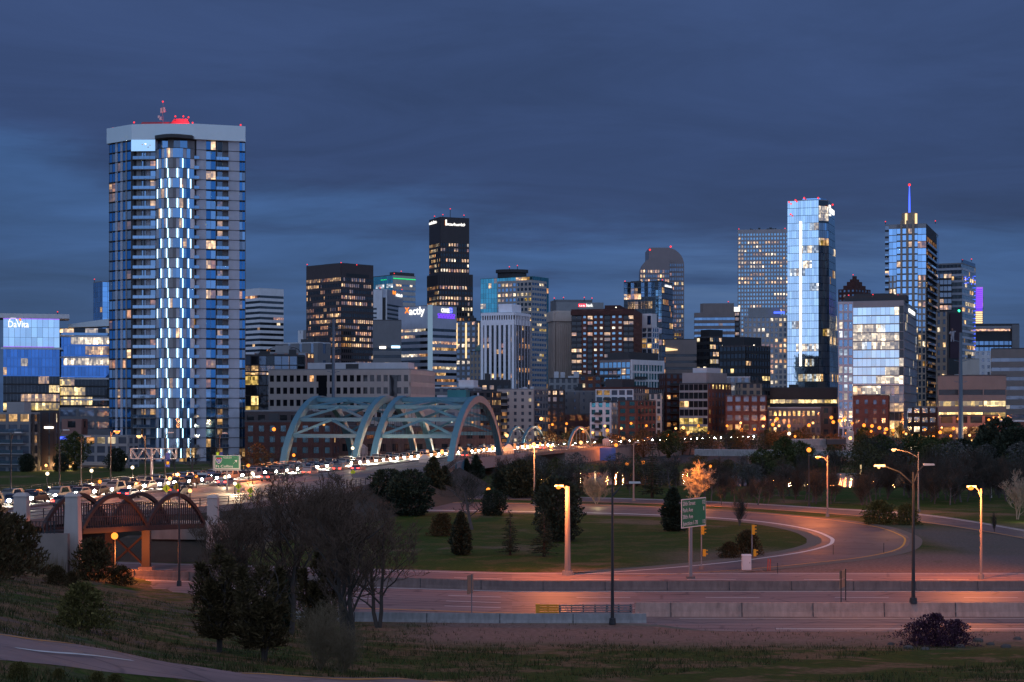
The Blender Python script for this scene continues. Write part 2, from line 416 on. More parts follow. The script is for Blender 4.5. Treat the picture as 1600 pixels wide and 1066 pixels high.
    def sign(s, f, text, mat, pxa, pxb, py0, py1, off=.45, depth=.12, panel=None):
        ua, ub = f.u(pxa), f.u(pxb); um = (ua+ub)/2; zb, zt = f.z(py1, um), f.z(py0, um)
        return lettering(text, mat, s.root, f.at(ua, zb, off), f.rz, ub-ua, zt-zb, depth=depth)
    def done(s, wallname='wall', cap=100, win='window'):
        r = s.root
        if s.wall.f: s.wall.build(wallname, r)
        if s.glz.f: s.glz.build('inner_block' if s.wall.f else wallname, r)
        P = sorted(s.panes, key=lambda p: -p[4]-(3 if p[5].startswith('lit') else 0))
        loc = Vector(r.location)
        for f, ua, ub, za, zc, mt in P[:cap]:
            o = link(win, pane_mesh(mt), r); o.location = f.at(ua, za, .05)-loc; o.rotation_euler = (0, 0, f.rz); o.scale = (ub-ua, 1, zc-za)
        if P[cap:]:
            b = MB()
            for f, ua, ub, za, zc, mt in P[cap:]: b.poly([f.at(ua, za, .05), f.at(ub, za, .05), f.at(ub, zc, .05), f.at(ua, zc, .05)], mt)
            b.build(win, r)['kind'] = 'stuff'
        return s

def block(name, label, x0, xc, x1, ytop, d, a, st_l, st_r=None, core='wall_charcoal', roofm='roof_dark', depth=20.0, zb=-2.0, units=0, um='mech_dark', finish=True, group=None, cap=100):
    """an ordinary rectangular building: plan from its corner columns, roofline from its near corner row"""
    b = Bld(name, label, foot(x0, xc, x1, d, a, depth), zpx(ytop, d), zb, group=group)
    b.core(core)
    b.facade(b.left, **st_l); b.facade(b.right, **(st_r or st_l))
    wm = st_l.get('wall', 'wall_grey'); pp = st_l.get('pp', .25)
    for f in (b.back, b.far): f.box(b.wall, 0, f.W, b.zb, b.zt-.3, 0, .1, wm)
    b.roof(roofm)
    if units: b.units(units, mat=um)
    if finish: b.done(cap=cap)
    return b
def S(**k): return k
def but(st, **k):
    q = dict(st); q.update(k); return q
# ---------------------------------------------------------------- terrain
GC = [-2200, -300, 0, 245, 490, 800, 1600, 3200]
GD = [0, 30, 45, 60, 80, 100, 120, 130, 133, 150, 165, 185, 215]
GZ = {-2200: [13, 12, 11, 10.2, 9, 7.5, 6.4, 6.05, 5.95, 5, 4, 2.5, 0], -300: [13, 12, 11, 10, 8.7, 7.2, 6, 5.5, 5.35, 4.4, 3.4, 1.6, 0],
      0: [13, 11, 10.1, 9.4, 7.9, 6.3, 4.9, 4.3, 4.15, 3.0, 2.2, .4, 0], 245: [13, 11, 9.3, 8.2, 5.8, 4.4, 2.8, 2.3, 2.15, .3, -.1, -.1, 0],
      490: [13, 10.5, 8.6, 7.3, 5.0, 3.3, 1.2, .25, .12, -.3, -.15, -.1, 0], 800: [13, 10, 8, 6.2, 4.3, 2.6, .9, .12, .05, -.25, -.1, 0, 0],
      1600: [13, 10, 8, 6.2, 4.3, 2.6, .9, .08, -.35, -.25, -.1, 0, 0], 3200: [13, 10, 8, 6.2, 4.3, 2.6, .9, .08, -.35, -.25, -.1, 0, 0]}
def lerp_tab(xs, x):
    if x <= xs[0]: return 0, 0.0
    if x >= xs[-1]: return len(xs)-2, 1.0
    for i in range(len(xs)-1):
        if x <= xs[i+1]: return i, (x-xs[i])/(xs[i+1]-xs[i])
def gz(x, y):
    if y <= 0: return 13.0+min(3, -y*.03)+(1.5*math.sin(x*.03) if y < -20 else 0)
    i, t = lerp_tab(GC, CX+x/max(y, 20)*F); j, q = lerp_tab(GD, y)
    A, B = GZ[GC[i]], GZ[GC[i+1]]
    z = (A[j]*(1-q)+A[j+1]*q)*(1-t)+(B[j]*(1-q)+B[j+1]*q)*t
    if y < 130: z += (mnoise.noise(Vector((x*.11, y*.11, 0)))*.35+mnoise.noise(Vector((x*.4, y*.4, 3)))*.10)*min(1, (130-y)/40)
    return z
def ground_material():
    m, t, o = mk('ground')
    pos = t.new('ShaderNodeNewGeometry').outputs['Position']; s = t.new('ShaderNodeSeparateXYZ', inp={0: pos}); X, Y, Z = s.outputs
    big = t.noise(pos, .045, 5, .6, .4); mid = t.noise(pos, .22, 6, .65, .3); fine = t.noise(pos, 2.6, 5, .7)
    grass = t.ramp(fine, [(.25, (.010, .020, .003)), (.55, (.034, .064, .007)), (.8, (.082, .104, .018))])
    dry = t.ramp(fine, [(.2, (.055, .035, .018)), (.55, (.155, .095, .050)), (.85, (.33, .22, .125))])
    dirt = t.ramp(fine, [(.2, (.085, .052, .044)), (.55, (.21, .135, .115)), (.85, (.38, .27, .23))])
    nearf = t.math('ADD', .35, t.math('MULTIPLY', t.math('SUBTRACT', 1.0, t.smooth(Y, 150, 185)), .65))
    c = t.mix(t.math('MULTIPLY', nearf, t.smooth(t.math('ADD', t.math('MULTIPLY', mid, .75), t.math('MULTIPLY', big, .25)), .48, .56)), grass, dry)
    # bare strip beside the carriageway and the trodden corner right of the ramp
    v1 = t.math('MULTIPLY', t.smooth(Y, 104, 122), t.math('SUBTRACT', 1.0, t.smooth(Y, 136, 140)))
    v1 = t.math('MULTIPLY', v1, t.smooth(X, -14, -4))
    v2 = t.math('MULTIPLY', t.smooth(Y, 170, 174), t.math('SUBTRACT', 1.0, t.smooth(Y, 196, 214)))
    v2 = t.math('MULTIPLY', v2, t.smooth(X, 12, 30))
    v3 = t.math('MULTIPLY', t.math('SUBTRACT', 1.0, t.smooth(Y, 235, 262)), t.math('MULTIPLY', t.smooth(Y, 176, 190), t.smooth(X, 52, 58)))
    bare = t.math('MAXIMUM', t.math('MAXIMUM', v1, v2), t.math('MULTIPLY', v3, .8))
    dirt = t.mix(v3, dirt, t.ramp(fine, [(.2, (.070, .062, .064)), (.6, (.135, .120, .122)), (.85, (.36, .34, .34))]))
    bare = t.math('MULTIPLY', bare, t.smooth(t.math('ADD', mid, t.math('MULTIPLY', fine, .3)), .34, .58))
    bare = t.math('MAXIMUM', bare, t.math('MULTIPLY', t.smooth(big, .56, .64), .45))
    c = t.mix(bare, c, dirt)
    slope = t.math('MULTIPLY', t.smooth(X, -9, -20), t.math('SUBTRACT', 1.0, t.smooth(Y, 150, 190)))
    c = t.mix(t.math('MULTIPLY', slope, t.smooth(mid, .44, .56)), c, dry)
    c = t.mix(t.math('MULTIPLY', slope, t.math('MULTIPLY', t.smooth(t.noise(pos, .5, 5, .65), .52, .62), .7)), c, (.115, .082, .088, 1))
    city = t.smooth(Y, 520, 560)
    c = t.mix(city, c, (.05, .05, .055, 1))
    bn = t.new('ShaderNodeBump', inp={'Height': t.math('ADD', fine, t.math('MULTIPLY', mid, 1.5)), 'Strength': .5, 'Distance': .15})
    p = t.new('ShaderNodeBsdfPrincipled', inp={'Base Color': c, 'Roughness': .95, 'Specular IOR Level': .15, 'Normal': bn.outputs[0]})
    t.l.new(p.outputs[0], o.inputs[0])
ground_material()
def frange(a, b, st):
    o = []
    while a < b-1e-6: o.append(a); a += st
    return o
gxs = [-6000, -3000, -1500, -800, -400, -250, -180, -140, -110]+frange(-90, 90, 2.5)+[90, 110, 140, 180, 250, 400, 800, 1500, 3000, 6000]
gys = [-900, -500, -250, -140, -90, -60, -40, -25, -12, 0, 8, 16, 24]+frange(30, 190, 2.5)+[190, 197, 205, 215, 240, 300, 400, 600, 1000, 2000, 4000, 9000]
mb = MB()
for y in gys:
    for x in gxs: mb.v.append((x, y, gz(x, y)))
n = len(gxs); mb.mi('ground')
for j in range(len(gys)-1):
    for i in range(n-1):
        mb.f.append((j*n+i, j*n+i+1, (j+1)*n+i+1, (j+1)*n+i)); mb.m.append(0)
structure('ground', mb, True)

# ---------------------------------------------------------------- roads
def asphalt(name, c, streak, lanes=False):
    m, t, o = mk(name)
    pos = t.new('ShaderNodeNewGeometry').outputs['Position']
    ln = t.noise(t.new('ShaderNodeMapping', inp={0: pos, 3: streak}).outputs[0], 1.0, 4, .6)
    fi = t.noise(pos, 6.0, 4, .7); bi = t.noise(pos, .12, 4, .6)
    l2 = t.noise(t.new('ShaderNodeMapping', inp={0: pos, 3: (streak[0]*.5, streak[1]*2.2, 1)}).outputs[0], 1.0, 3, .6); sp = t.smooth(t.noise(pos, .55, 6, .7), .60, .72)
    f = t.math('ADD', t.math('ADD', .02, t.math('ADD', t.math('MULTIPLY', ln, .9), t.math('MULTIPLY', l2, .7))), t.math('ADD', t.math('MULTIPLY', fi, .25), t.math('MULTIPLY', bi, .3)))
    f = t.math('SUBTRACT', f, t.math('MULTIPLY', sp, .30))
    vo = t.new('ShaderNodeTexVoronoi', feature='DISTANCE_TO_EDGE', inp={'Vector': t.new('ShaderNodeMapping', inp={0: pos, 3: (.16, .34, 1)}).outputs[0], 'Scale': 1.0}).outputs[0]
    f = t.math('MAXIMUM', .12, t.math('SUBTRACT', f, t.math('MULTIPLY', t.math('SUBTRACT', 1.0, t.smooth(vo, .0, .040)), .50)))
    sp2 = t.new('ShaderNodeSeparateXYZ', inp={0: pos}); pc = t.new('ShaderNodeTexWhiteNoise', noise_dimensions='2D', inp={0: t.new('ShaderNodeCombineXYZ', inp={0: t.math('FLOOR', t.math('MULTIPLY', sp2.outputs[0], .085)), 1: t.math('FLOOR', t.math('MULTIPLY', sp2.outputs[1], .27)), 2: 0.0}).outputs[0]}).outputs[0]
    f = t.math('ADD', f, t.math('MULTIPLY', t.math('SUBTRACT', pc, .5), .30))
    if lanes:                                                # wheel tracks polished along each lane
        q_ = t.math('SUBTRACT', sp2.outputs[1], t.math('MULTIPLY', t.math('MAXIMUM', t.math('MULTIPLY', sp2.outputs[0], -1.0), 0.0), .28))
        f = t.math('ADD', f, t.math('MULTIPLY', t.math('SINE', t.math('MULTIPLY', q_, 3.35)), .16))
    cc = t.mix(1.0, c4(c), t.new('ShaderNodeCombineColor', inp={0: f, 1: f, 2: f}).outputs[0], 'MULTIPLY')
    p = t.new('ShaderNodeBsdfPrincipled', inp={'Base Color': cc, 'Roughness': t.math('ADD', .45, t.math('MULTIPLY', ln, .35)), 'Specular IOR Level': .45})
    t.l.new(p.outputs[0], o.inputs[0])
asphalt('asphalt', (.170, .120, .118), (.008, 1.1, 1), True); asphalt('asphalt_pale', (.115, .082, .080), (.15, .15, 1)); asphalt('asphalt_speer', (.15, .125, .12), (.2, .2, 1))
asphalt('asphalt_near_lamplit', (.210, .135, .130), (.3, .3, 1))  # warm light of an unseen lamp is put into this colour
surf('paint_white', (.62, .62, .62), .6, .3, 1.5); surf('paint_yellow', (.68, .30, .03), .6, .3, 1.5); surf('gravel', (.15, .12, .10), .95, .3, 1.2); surf('barrier_concrete', (.170, .125, .118), .9, .35, .9, stain=.5, bump=.3)
surf('barrier_pale', (.27, .265, .27), .9, .3, .9, stain=.5, bump=.3); surf('barrier_lit', (.42, .27, .23), .9, .3, .9, stain=.5, bump=.3)  # the last one carries warm lamp and traffic light in its colour

def strip(mb, left, right, z, mat, step=6.0, follow=False):
    """a sheet between two edge polylines given by matching points"""
    L = [Vector(p) for p in left]; Q = [Vector(p) for p in right]
    pts = []
    for k in range(len(L)-1):
        n = max(1, int(max((L[k+1]-L[k]).length, (Q[k+1]-Q[k]).length)/step))
        for i in range(n): pts.append((L[k].lerp(L[k+1], i/n), Q[k].lerp(Q[k+1], i/n)))
    pts.append((L[-1], Q[-1]))
    for (a, b), (c, d) in zip(pts, pts[1:]):
        zz = lambda p: (gz(p.x, p.y) if follow else 0)+z+(p.z if len(p) > 2 else 0)
        mb.poly([(a.x, a.y, zz(a)), (b.x, b.y, zz(b)), (d.x, d.y, zz(d)), (c.x, c.y, zz(c))], mat)
def shift(x): return .28*max(0.0, -x)-(.0015*max(0, x)**1.0)
def lane(d0, x0=-150, x1=170, st=4.0): return [(x, d0+shift(x)) for x in frange(x0, x1+.1, st)]
def fw_strip(d0, d1, z, mat, x0=-150, x1=170):
    m_ = MB(); strip(m_, lane(d0, x0, x1), lane(d1, x0, x1), z, mat); return m_
def near_edge(x): return (136.1 if x < 11 else max(130.9, 136.1-(x-11)*1.1))+(shift(x) if x < 0 else -.0015*x)
mb = MB(); xs_ = frange(-150, 170.1, 3.0); strip(mb, [(x, near_edge(x)) for x in xs_], [(x, 178.5+shift(x)) for x in xs_], .03, 'asphalt'); structure('highway', mb)
mb = MB()                                                    # gravel edge running down from the carriageway
for a, c in zip(xs_, xs_[1:]): mb.poly([(a, near_edge(a)-1.3, -.40), (c, near_edge(c)-1.3, -.40), (c, near_edge(c), .028), (a, near_edge(a), .028)], 'gravel')
structure('highway_shoulder', mb)
marks = MB()  # lane lines, drawn extra wide to stand for streaks of traffic light
def edge_line(d0, mat, x0=-150, x1=170, wd=.30):
    strip(marks, lane(d0, x0, x1), lane(d0+wd, x0, x1), .036, mat)
def dash_line(d0, mat, x0=-150, x1=170):
    x = x0
    while x < x1:
        strip(marks, [(x, d0+shift(x)), (x+5, d0+shift(x+5))], [(x, d0+.24+shift(x)), (x+5, d0+.24+shift(x+5))], .036, mat); x += 12
edge_line(132.4, 'paint_white', 21, 170); edge_line(139.0, 'paint_white', 14, 170, .15); edge_line(142.4, 'paint_yellow'); edge_line(159.4, 'paint_white')
for q in (146.2, 150.0, 154.6): dash_line(q, 'paint_white')
edge_line(163.2, 'paint_yellow'); edge_line(176.8, 'paint_white')
for q in (167, 171): dash_line(q, 'paint_white')
structure('highway_markings', marks)

def pxl(pts, z=0.0): return [Vector((gpx(a, ground_d(b, z)), ground_d(b, z))) for a, b in pts]
def smooth_poly(p, n=8):
    o = []
    for i in range(len(p)-1):
        p0, p1, p2, p3 = p[max(i-1, 0)], p[i], p[i+1], p[min(i+2, len(p)-1)]
        for k in range(n):
            t = k/n; o.append(.5*((2*p1)+(-p0+p2)*t+(2*p0-5*p1+4*p2-p3)*t*t+(-p0+3*p1-3*p2+p3)*t**3))
    o.append(p[-1]); return o
outer = smooth_poly(pxl([(560, 783), (700, 785), (840, 787), (1000, 791), (1150, 799), (1280, 810), (1370, 822), (1415, 837), (1421, 849), (1405, 861), (1352, 872), (1280, 880), (1190, 889), (1060, 898), (960, 901.5)]))
inner = smooth_poly(pxl([(560, 799), (700, 800), (840, 802), (1000, 806), (1110, 811), (1190, 818), (1250, 829), (1279, 840), (1284, 846), (1277, 852), (1245, 861), (1190, 870), (1110, 880), (1000, 890), (900, 897)]))
mb = MB(); strip(mb, outer, inner, .034, 'asphalt_pale', 50); structure('loop_ramp', mb)
def offset(poly, k, towards): return [p.lerp(q, k) for p, q in zip(poly, towards)]
mb = MB()
strip(mb, offset(outer, .045, inner), offset(outer, .068, inner), .040, 'paint_yellow', 50)
strip(mb, offset(inner, .10, outer), offset(inner, .145, outer), .040, 'paint_white', 50)
structure('ramp_markings', mb)
mb = MB(); inn2 = [p+(p-q).normalized()*2.0 for p, q in zip(inner, outer)]; strip(mb, inner, inn2, .030, 'gravel', 50)
out2 = [p+(p-q).normalized()*1.6 for p, q in zip(outer, inner)]; strip(mb, out2, outer, .026, 'gravel', 50); structure('ramp_shoulder', mb)
top = smooth_poly(pxl([(560, 769), (700, 772), (850, 776), (1000, 780), (1150, 786), (1300, 795), (1440, 804), (1600, 829), (1760, 862)]))
bot = smooth_poly(pxl([(560, 776), (700, 780), (850, 783), (1000, 787.5), (1150, 794), (1300, 804), (1440, 817), (1600, 843), (1760, 880)]))
mb = MB(); strip(mb, top, bot, .042, 'asphalt_pale', 60); structure('park_road', mb)
mb = MB(); strip(mb, offset(bot, .08, top), offset(bot, .12, top), .048, 'paint_yellow', 60); strip(mb, offset(top, .06, bot), offset(top, .10, bot), .048, 'paint_white', 60); structure('park_road_markings', mb)
mb = MB(); st2 = [p+(p-q).normalized()*1.4 for p, q in zip(top, bot)]; strip(mb, st2, top, .036, 'barrier_pale', 60); structure('pavement', mb)

# near road in the lower left corner, on its own bench
def road_z(x, y): return gz(x, y)
nf = [Vector((x, 57.5+1.1*(x+17.7))) for x in frange(-44, -2.5, 1.0)]
nn_ = [p+Vector((5.5, -5.0)) for p in nf]
cuts = [0, .07, .115, .25, .40, .55, .585, .75, .9, 1]
mb = MB()
for k0, k1 in zip(cuts, cuts[1:]): strip(mb, offset(nf, k0, nn_), offset(nf, k1, nn_), .16, 'asphalt_near_lamplit', .5, True)
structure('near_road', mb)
mb = MB(); strip(mb, offset(nf, .07, nn_), offset(nf, .115, nn_), .175, 'paint_yellow', .5, True)
for k in range(1, len(nf)-4, 8):
    a = offset(nf, .55, nn_)[k:k+4]; b = offset(nf, .585, nn_)[k:k+4]; strip(mb, a, b, .175, 'paint_white', .5, True)
structure('near_road_markings', mb)
mb = MB()                                                    # earth shoulders running down from the road edges
for e_, o_ in ((nn_, offset(nf, 1.30, nn_)), (nf, offset(nf, -.22, nn_))):
    for (a, b), (c, d) in zip(zip(e_, e_[1:]), zip(o_, o_[1:])):
        P4 = [Vector((a.x, a.y, gz(a.x, a.y)+.155)), Vector((b.x, b.y, gz(b.x, b.y)+.155)), Vector((d.x, d.y, gz(d.x, d.y)-.18)), Vector((c.x, c.y, gz(c.x, c.y)-.18))]
        mb.poly(P4 if e_ is nf else P4[::-1], 'ground')
structure('road_shoulder_ground', mb)

# river behind the park trees
m, t, o = mk('water')
pos = t.new('ShaderNodeNewGeometry').outputs['Position']
bn = t.new('ShaderNodeBump', inp={'Height': t.noise(t.new('ShaderNodeMapping', inp={0: pos, 3: (1, .22, 1)}).outputs[0], 1.1, 3, .6), 'Strength': .13, 'Distance': .2})
p = t.new('ShaderNodeBsdfPrincipled', inp={'Base Color': (.012, .016, .018, 1), 'Roughness': .035, 'IOR': 1.33, 'Normal': bn.outputs[0]}); t.l.new(p.outputs[0], o.inputs[0])
mb = MB(); mb.poly([(0, 395, .05), (60, 375, .05), (260, 360, .05), (300, 430, .05), (120, 455, .05), (0, 460, .05)], 'water'); structure('river', mb)
# ---------------------------------------------------------------- viaduct, bridges, barriers
SP = smooth_poly([Vector(p) for p in [(-82, 150), (-75, 188), (-66.6, 230), (-52.6, 300), (-31, 408), (-17.5, 468), (6.8, 556), (26.5, 610), (57.7, 661), (111, 755), (200, 905)]], 10)
DECK = 4.75
def sp_side(k):                                              # the viaduct's centre of oncoming lanes moved k metres to the right
    o = []
    for i, p in enumerate(SP):
        t = (SP[min(i+1, len(SP)-1)]-SP[max(i-1, 0)]).normalized(); o.append(p+Vector((t.y, -t.x))*k)
    return o
def run(mb, poly, off_l, off_r, z0, z1, mat, i0=0, i1=None):
    a = sp_side(off_l) if not isinstance(off_l, list) else off_l; b = sp_side(off_r) if not isinstance(off_r, list) else off_r; i1 = len(a) if i1 is None else i1
    for i in range(i0, i1-1): mb.hexa([(*a[i], z0), (*b[i], z0), (*b[i+1], z0), (*a[i+1], z0), (*a[i], z1), (*b[i], z1), (*b[i+1], z1), (*a[i+1], z1)], mat)
surf('arch_blue', (.070, .195, .265), .45, .12, .4, metal=.15); surf('bridge_brown', (.034, .021, .022), .55, .15, .5); surf('abutment', (.23, .185, .165), .9, .22, .4, stain=.35)
surf('embankment', (.045, .038, .030), .95, .4, .5, bump=.6); surf('pylon_stone', (.42, .37, .35), .85, .14, .6); surf('blue_mural', (.12, .17, .42), .8, .3, .3)
iD = [i for i, p in enumerate(SP) if p.y < 402][-1]; iE = [i for i, p in enumerate(SP) if p.y < 480][-1]
i205 = [i for i, p in enumerate(SP) if p.y < 212][-1]
def wide(k):                                                 # the near edge, flared where the slip road joins
    o = []
    for i, p in enumerate(SP):
        t = (SP[min(i+1, len(SP)-1)]-SP[max(i-1, 0)]).normalized(); s = max(0, min(1, (p.y-195)/45))*max(0, min(1, (425-p.y)/95)); s = s*s*(3-2*s)
        o.append(p+Vector((t.y, -t.x))*(k+13*s))
    return o
mb = MB(); run(mb, SP, -13, wide(18), DECK-.9, DECK, 'asphalt_speer'); structure('viaduct_road', mb)
mb = MB()
for k in (-4.2, -.6, 3.0, 9.2, 12.8): 
    a, b = sp_side(k-.09), sp_side(k+.09)
    for i in range(len(a)-1):
        c, d_ = a[i].lerp(a[i+1], .35), b[i].lerp(b[i+1], .35); mb.poly([(*a[i], DECK+.006), (*b[i], DECK+.006), (*d_, DECK+.006), (*c, DECK+.006)], 'paint_white')
for k in (-8.2, 16.6):
    a, b = sp_side(k-.08), sp_side(k+.08)
    for i in range(len(a)-1): mb.poly([(*a[i], DECK+.006), (*b[i], DECK+.006), (*b[i+1], DECK+.006), (*a[i+1], DECK+.006)], 'paint_yellow')
structure('viaduct_markings', mb)
mb = MB(); run(mb, SP, 5.8, 6.8, DECK, DECK+.22, 'barrier_concrete'); structure('viaduct_kerb', mb)
mb = MB()                                                    # earth bank carrying the road up to the river
e, f, g, h = wide(18.2), wide(26), sp_side(-13.2), sp_side(-22)
for i in range(i205, iD): mb.hexa([(*h[i], -.3), (*f[i], -.3), (*f[i+1], -.3), (*h[i+1], -.3), (*g[i], DECK-.85), (*e[i], DECK-.85), (*e[i+1], DECK-.85), (*g[i+1], DECK-.85)], 'embankment')
structure('embankment_ground', mb)
mb = MB(); run(mb, SP, -13, 18, -.3, DECK-.92, 'abutment', iE+6, None); mb.build('retaining_wall'); tag(bpy.data.objects['retaining_wall'], 'long pale concrete retaining wall under the far end of the viaduct', 'wall')
mb = MB(); run(mb, SP, wide(18.02), wide(18.45), 2.2, DECK+.35, 'arch_blue', iD-1, iE+2); o = mb.build('bridge_girder'); tag(o, 'blue grey side girder of the road bridge under the big arches', 'girder')
def railing(name, label, line, z, h=1.1, post=2.4, mat='metal_dark', rails=(.35, .7, 1.0), kw=.06):
    """posts and rails along a line, one thing"""
    b = MB(); r = thing(name, label, 'railing', (line[0][0], line[0][1], z))
    for h_ in rails:
        for a, c in zip(line, line[1:]): b.bar((a[0], a[1], z+h*h_), (c[0], c[1], z+h*h_), kw, kw, mat)
    b.build('rail', r); pb = MB()
    for a, c in zip(line, line[1:]):
        a, c = Vector(a[:2]), Vector(c[:2]); n_ = max(1, int((c-a).length/post))
        for k in range(n_):
            q = a.lerp(c, k/n_); pb.box(q.x-.05, q.x+.05, q.y-.05, q.y+.05, z, z+h, mat)
    pb.build('post', r)['kind'] = 'stuff'
    return r
railing('railing', 'dark metal railing along the near edge of the viaduct road', wide(17.6), DECK)
railing('railing', 'dark metal railing along the far edge of the viaduct road', sp_side(-12.6), DECK)

# steel arches
def arch_rib(p0, p1, z0, z1, rise, wd, dp, mat, n=28, round_=.62):
    b = MB(); p0, p1 = Vector(p0), Vector(p1); side = (p1-p0).normalized(); side = Vector((side.y, -side.x))*wd/2
    def pt_(t):
        q = p0.lerp(p1, t); s = 2*t-1; zc = rise*(round_*math.sqrt(max(0, 1-s*s))+(1-round_)*(1-s*s)); return Vector((q.x, q.y, z0*(1-t)+z1*t+zc))
    P = []
    for i in range(n+1):
        u = i/n; t = .5-.5*math.cos(math.pi*u); P.append(pt_(t))
    for i in range(n+1):
        d = (P[min(i+1, n)]-P[max(i-1, 0)]).normalized(); nrm = Vector((side.x, side.y, 0)).normalized().cross(d)*(dp/2); s3 = Vector((side.x, side.y, 0))
        k = len(b.v); b.v.extend([tuple(P[i]-s3-nrm), tuple(P[i]+s3-nrm), tuple(P[i]+s3+nrm), tuple(P[i]-s3+nrm)])
    b.mi(mat)
    for i in range(n):
        for q in range(4):
            e = (q+1) % 4; b.f.append((i*4+q, i*4+e, (i+1)*4+e, (i+1)*4+q)); b.m.append(0)
    b.f.append((3, 2, 1, 0)); b.m.append(0); k = n*4; b.f.append((k, k+1, k+2, k+3)); b.m.append(0)
    return b, pt_
def arch_bridge(label, near, far, wd, z0, z1, rise, sec, group, braces=(.10, .19, .30, .42, .5, .58, .70, .81, .90), deck=DECK, hang=True, mat='arch_blue'):
    near, far = Vector(near), Vector(far); d = (far-near).normalized(); left = Vector((-d.y, d.x))*wd
    r = thing('arch_bridge', label, 'bridge', (*near, z0), group=group)
    b, f1 = arch_rib(near, far, z0, z1, rise, sec, sec*1.15, mat); b.build('arch_rib', r)
    b, f2 = arch_rib(near+left, far+left, z0, z1, rise, sec, sec*1.15, mat); b.build('arch_rib', r)
    prev = None
    for t in braces:
        a, c = f1(t), f2(t); b = MB(); b.bar(a, c, .7, .95, mat); b.build('cross_beam', r)
        if prev and (t < .5 or True):
            pa, pc, tp = prev; b = MB()
            if t <= .5: m_ = (a+c)/2; b.bar(pa, m_, .5, .6, mat); b.bar(pc, m_, .5, .6, mat)
            else: m_ = (pa+pc)/2; b.bar(a, m_, .5, .6, mat); b.bar(c, m_, .5, .6, mat)
            b.build('diagonal_brace', r)
        prev = (a, c, t)
    if hang:
        for fn in (f1, f2):
            for t in [.12+.76*k/12 for k in range(13)]:
                p = fn(t)
                if p.z > deck+1: b = MB(); b.tube([p, (p.x, p.y, deck)], .05, 'bridge_brown', 5); b.build('hanger', r)
    return r
arch_bridge('right hand big blue steel arch span with braces over the viaduct road', (-15.2, 408), (-3.2, 468), 19.8, 1.0, 1.0, 19.3, 1.55, 'big blue arches of the viaduct')
arch_bridge('left hand big blue steel arch span partly behind the bare trees', (-39.4, 413), (-27.4, 473), 18.4, 1.0, 1.0, 19.3, 1.55, 'big blue arches of the viaduct')
def single_arch(label, pa, pb, z0, rise, sec, group):
    r = thing('small_arch', label, 'arch', (*pa, z0), group=group)
    b, f_ = arch_rib(pa, pb, z0, z0, rise, sec, sec, 'arch_blue', 20); b.build('arch_rib', r)
    for t in (.2, .35, .5, .65, .8):
        p = f_(t); q = MB(); q.tube([p, (p.x, p.y, z0)], .06, 'metal_pale', 5); q.build('hanger', r)
d_ = 560
single_arch('small pale blue arch left of its twin, beyond the big arches', (gpx(792, d_), d_), (gpx(823, d_+40), d_+40), 4.0, 7.2, .8, 'small arches beside the far viaduct')
single_arch('small pale blue arch just right of its twin, crossing in front of it', (gpx(815, d_), d_), (gpx(851, d_+40), d_+40), 4.0, 7.4, .8, 'small arches beside the far viaduct')
single_arch('small pale blue arch standing alone right of the pair', (gpx(888, 545), 545), (gpx(923, 575), 575), 4.0, 7.5, .8, 'small arches beside the far viaduct')

def pylon(label, px, d, wtop, wbase, ztop, zbase, cap=.9, cone=False):
    x = gpx(px, d); r = thing('bridge_pylon', label, 'pylon', (x, d, zbase), group='stone pylons of the bridges'); b = MB(); a, c = wbase/2, wtop/2
    b.prism([(x-a, d-a), (x+a, d-a), (x+a, d+a), (x-a, d+a)], zbase, ztop, 'pylon_stone', [(x-c, d-c), (x+c, d-c), (x+c, d+c), (x-c, d+c)]); b.build('shaft', r)
    b = MB(); e = c+.12; k = c*.25 if cone else c*.72
    b.prism([(x-e, d-e), (x+e, d-e), (x+e, d+e), (x-e, d+e)], ztop, ztop+cap, 'pylon_stone', [(x-k, d-k), (x+k, d-k), (x+k, d+k), (x-k, d+k)]); b.build('cap', r)
    return r
pylon('tall tapered stone pylon at the near end of the brown footbridge', 114, 163, 1.2, 1.6, 9.0, 1.6, .35)
pylon('short stone pylon at the far side of the footbridge end, by the left edge', 34, 171, 1.3, 1.5, 8.6, 2.0, .35)
pylon('stone pylon at the far end of the brown footbridge, behind twigs', 333, 194, 1.15, 1.5, 7.2, 0, .35)
pylon('stone pylon with a pointed cap between the two big arch spans', 663, 402, 2.6, 2.7, 5.6, 0, 1.1, True)
pylon('stone pylon with a pointed cap beyond the right big arch', 795, 486, 2.9, 3.1, 6.2, 0, 1.2, True)
pylon('stone pylon at the far end of the small alone arch', 947, 590, 2.4, 2.6, 6.6, 0, .6)
pylon('stone pylon on the concrete bridge behind the river trees', 1328, 575, 2.2, 2.4, 9.6, 0, .6)
pylon('small stone pylon just left behind the middle big arch feet', 565, 470, 3.2, 3.4, 6.6, 0, 1.2, True)

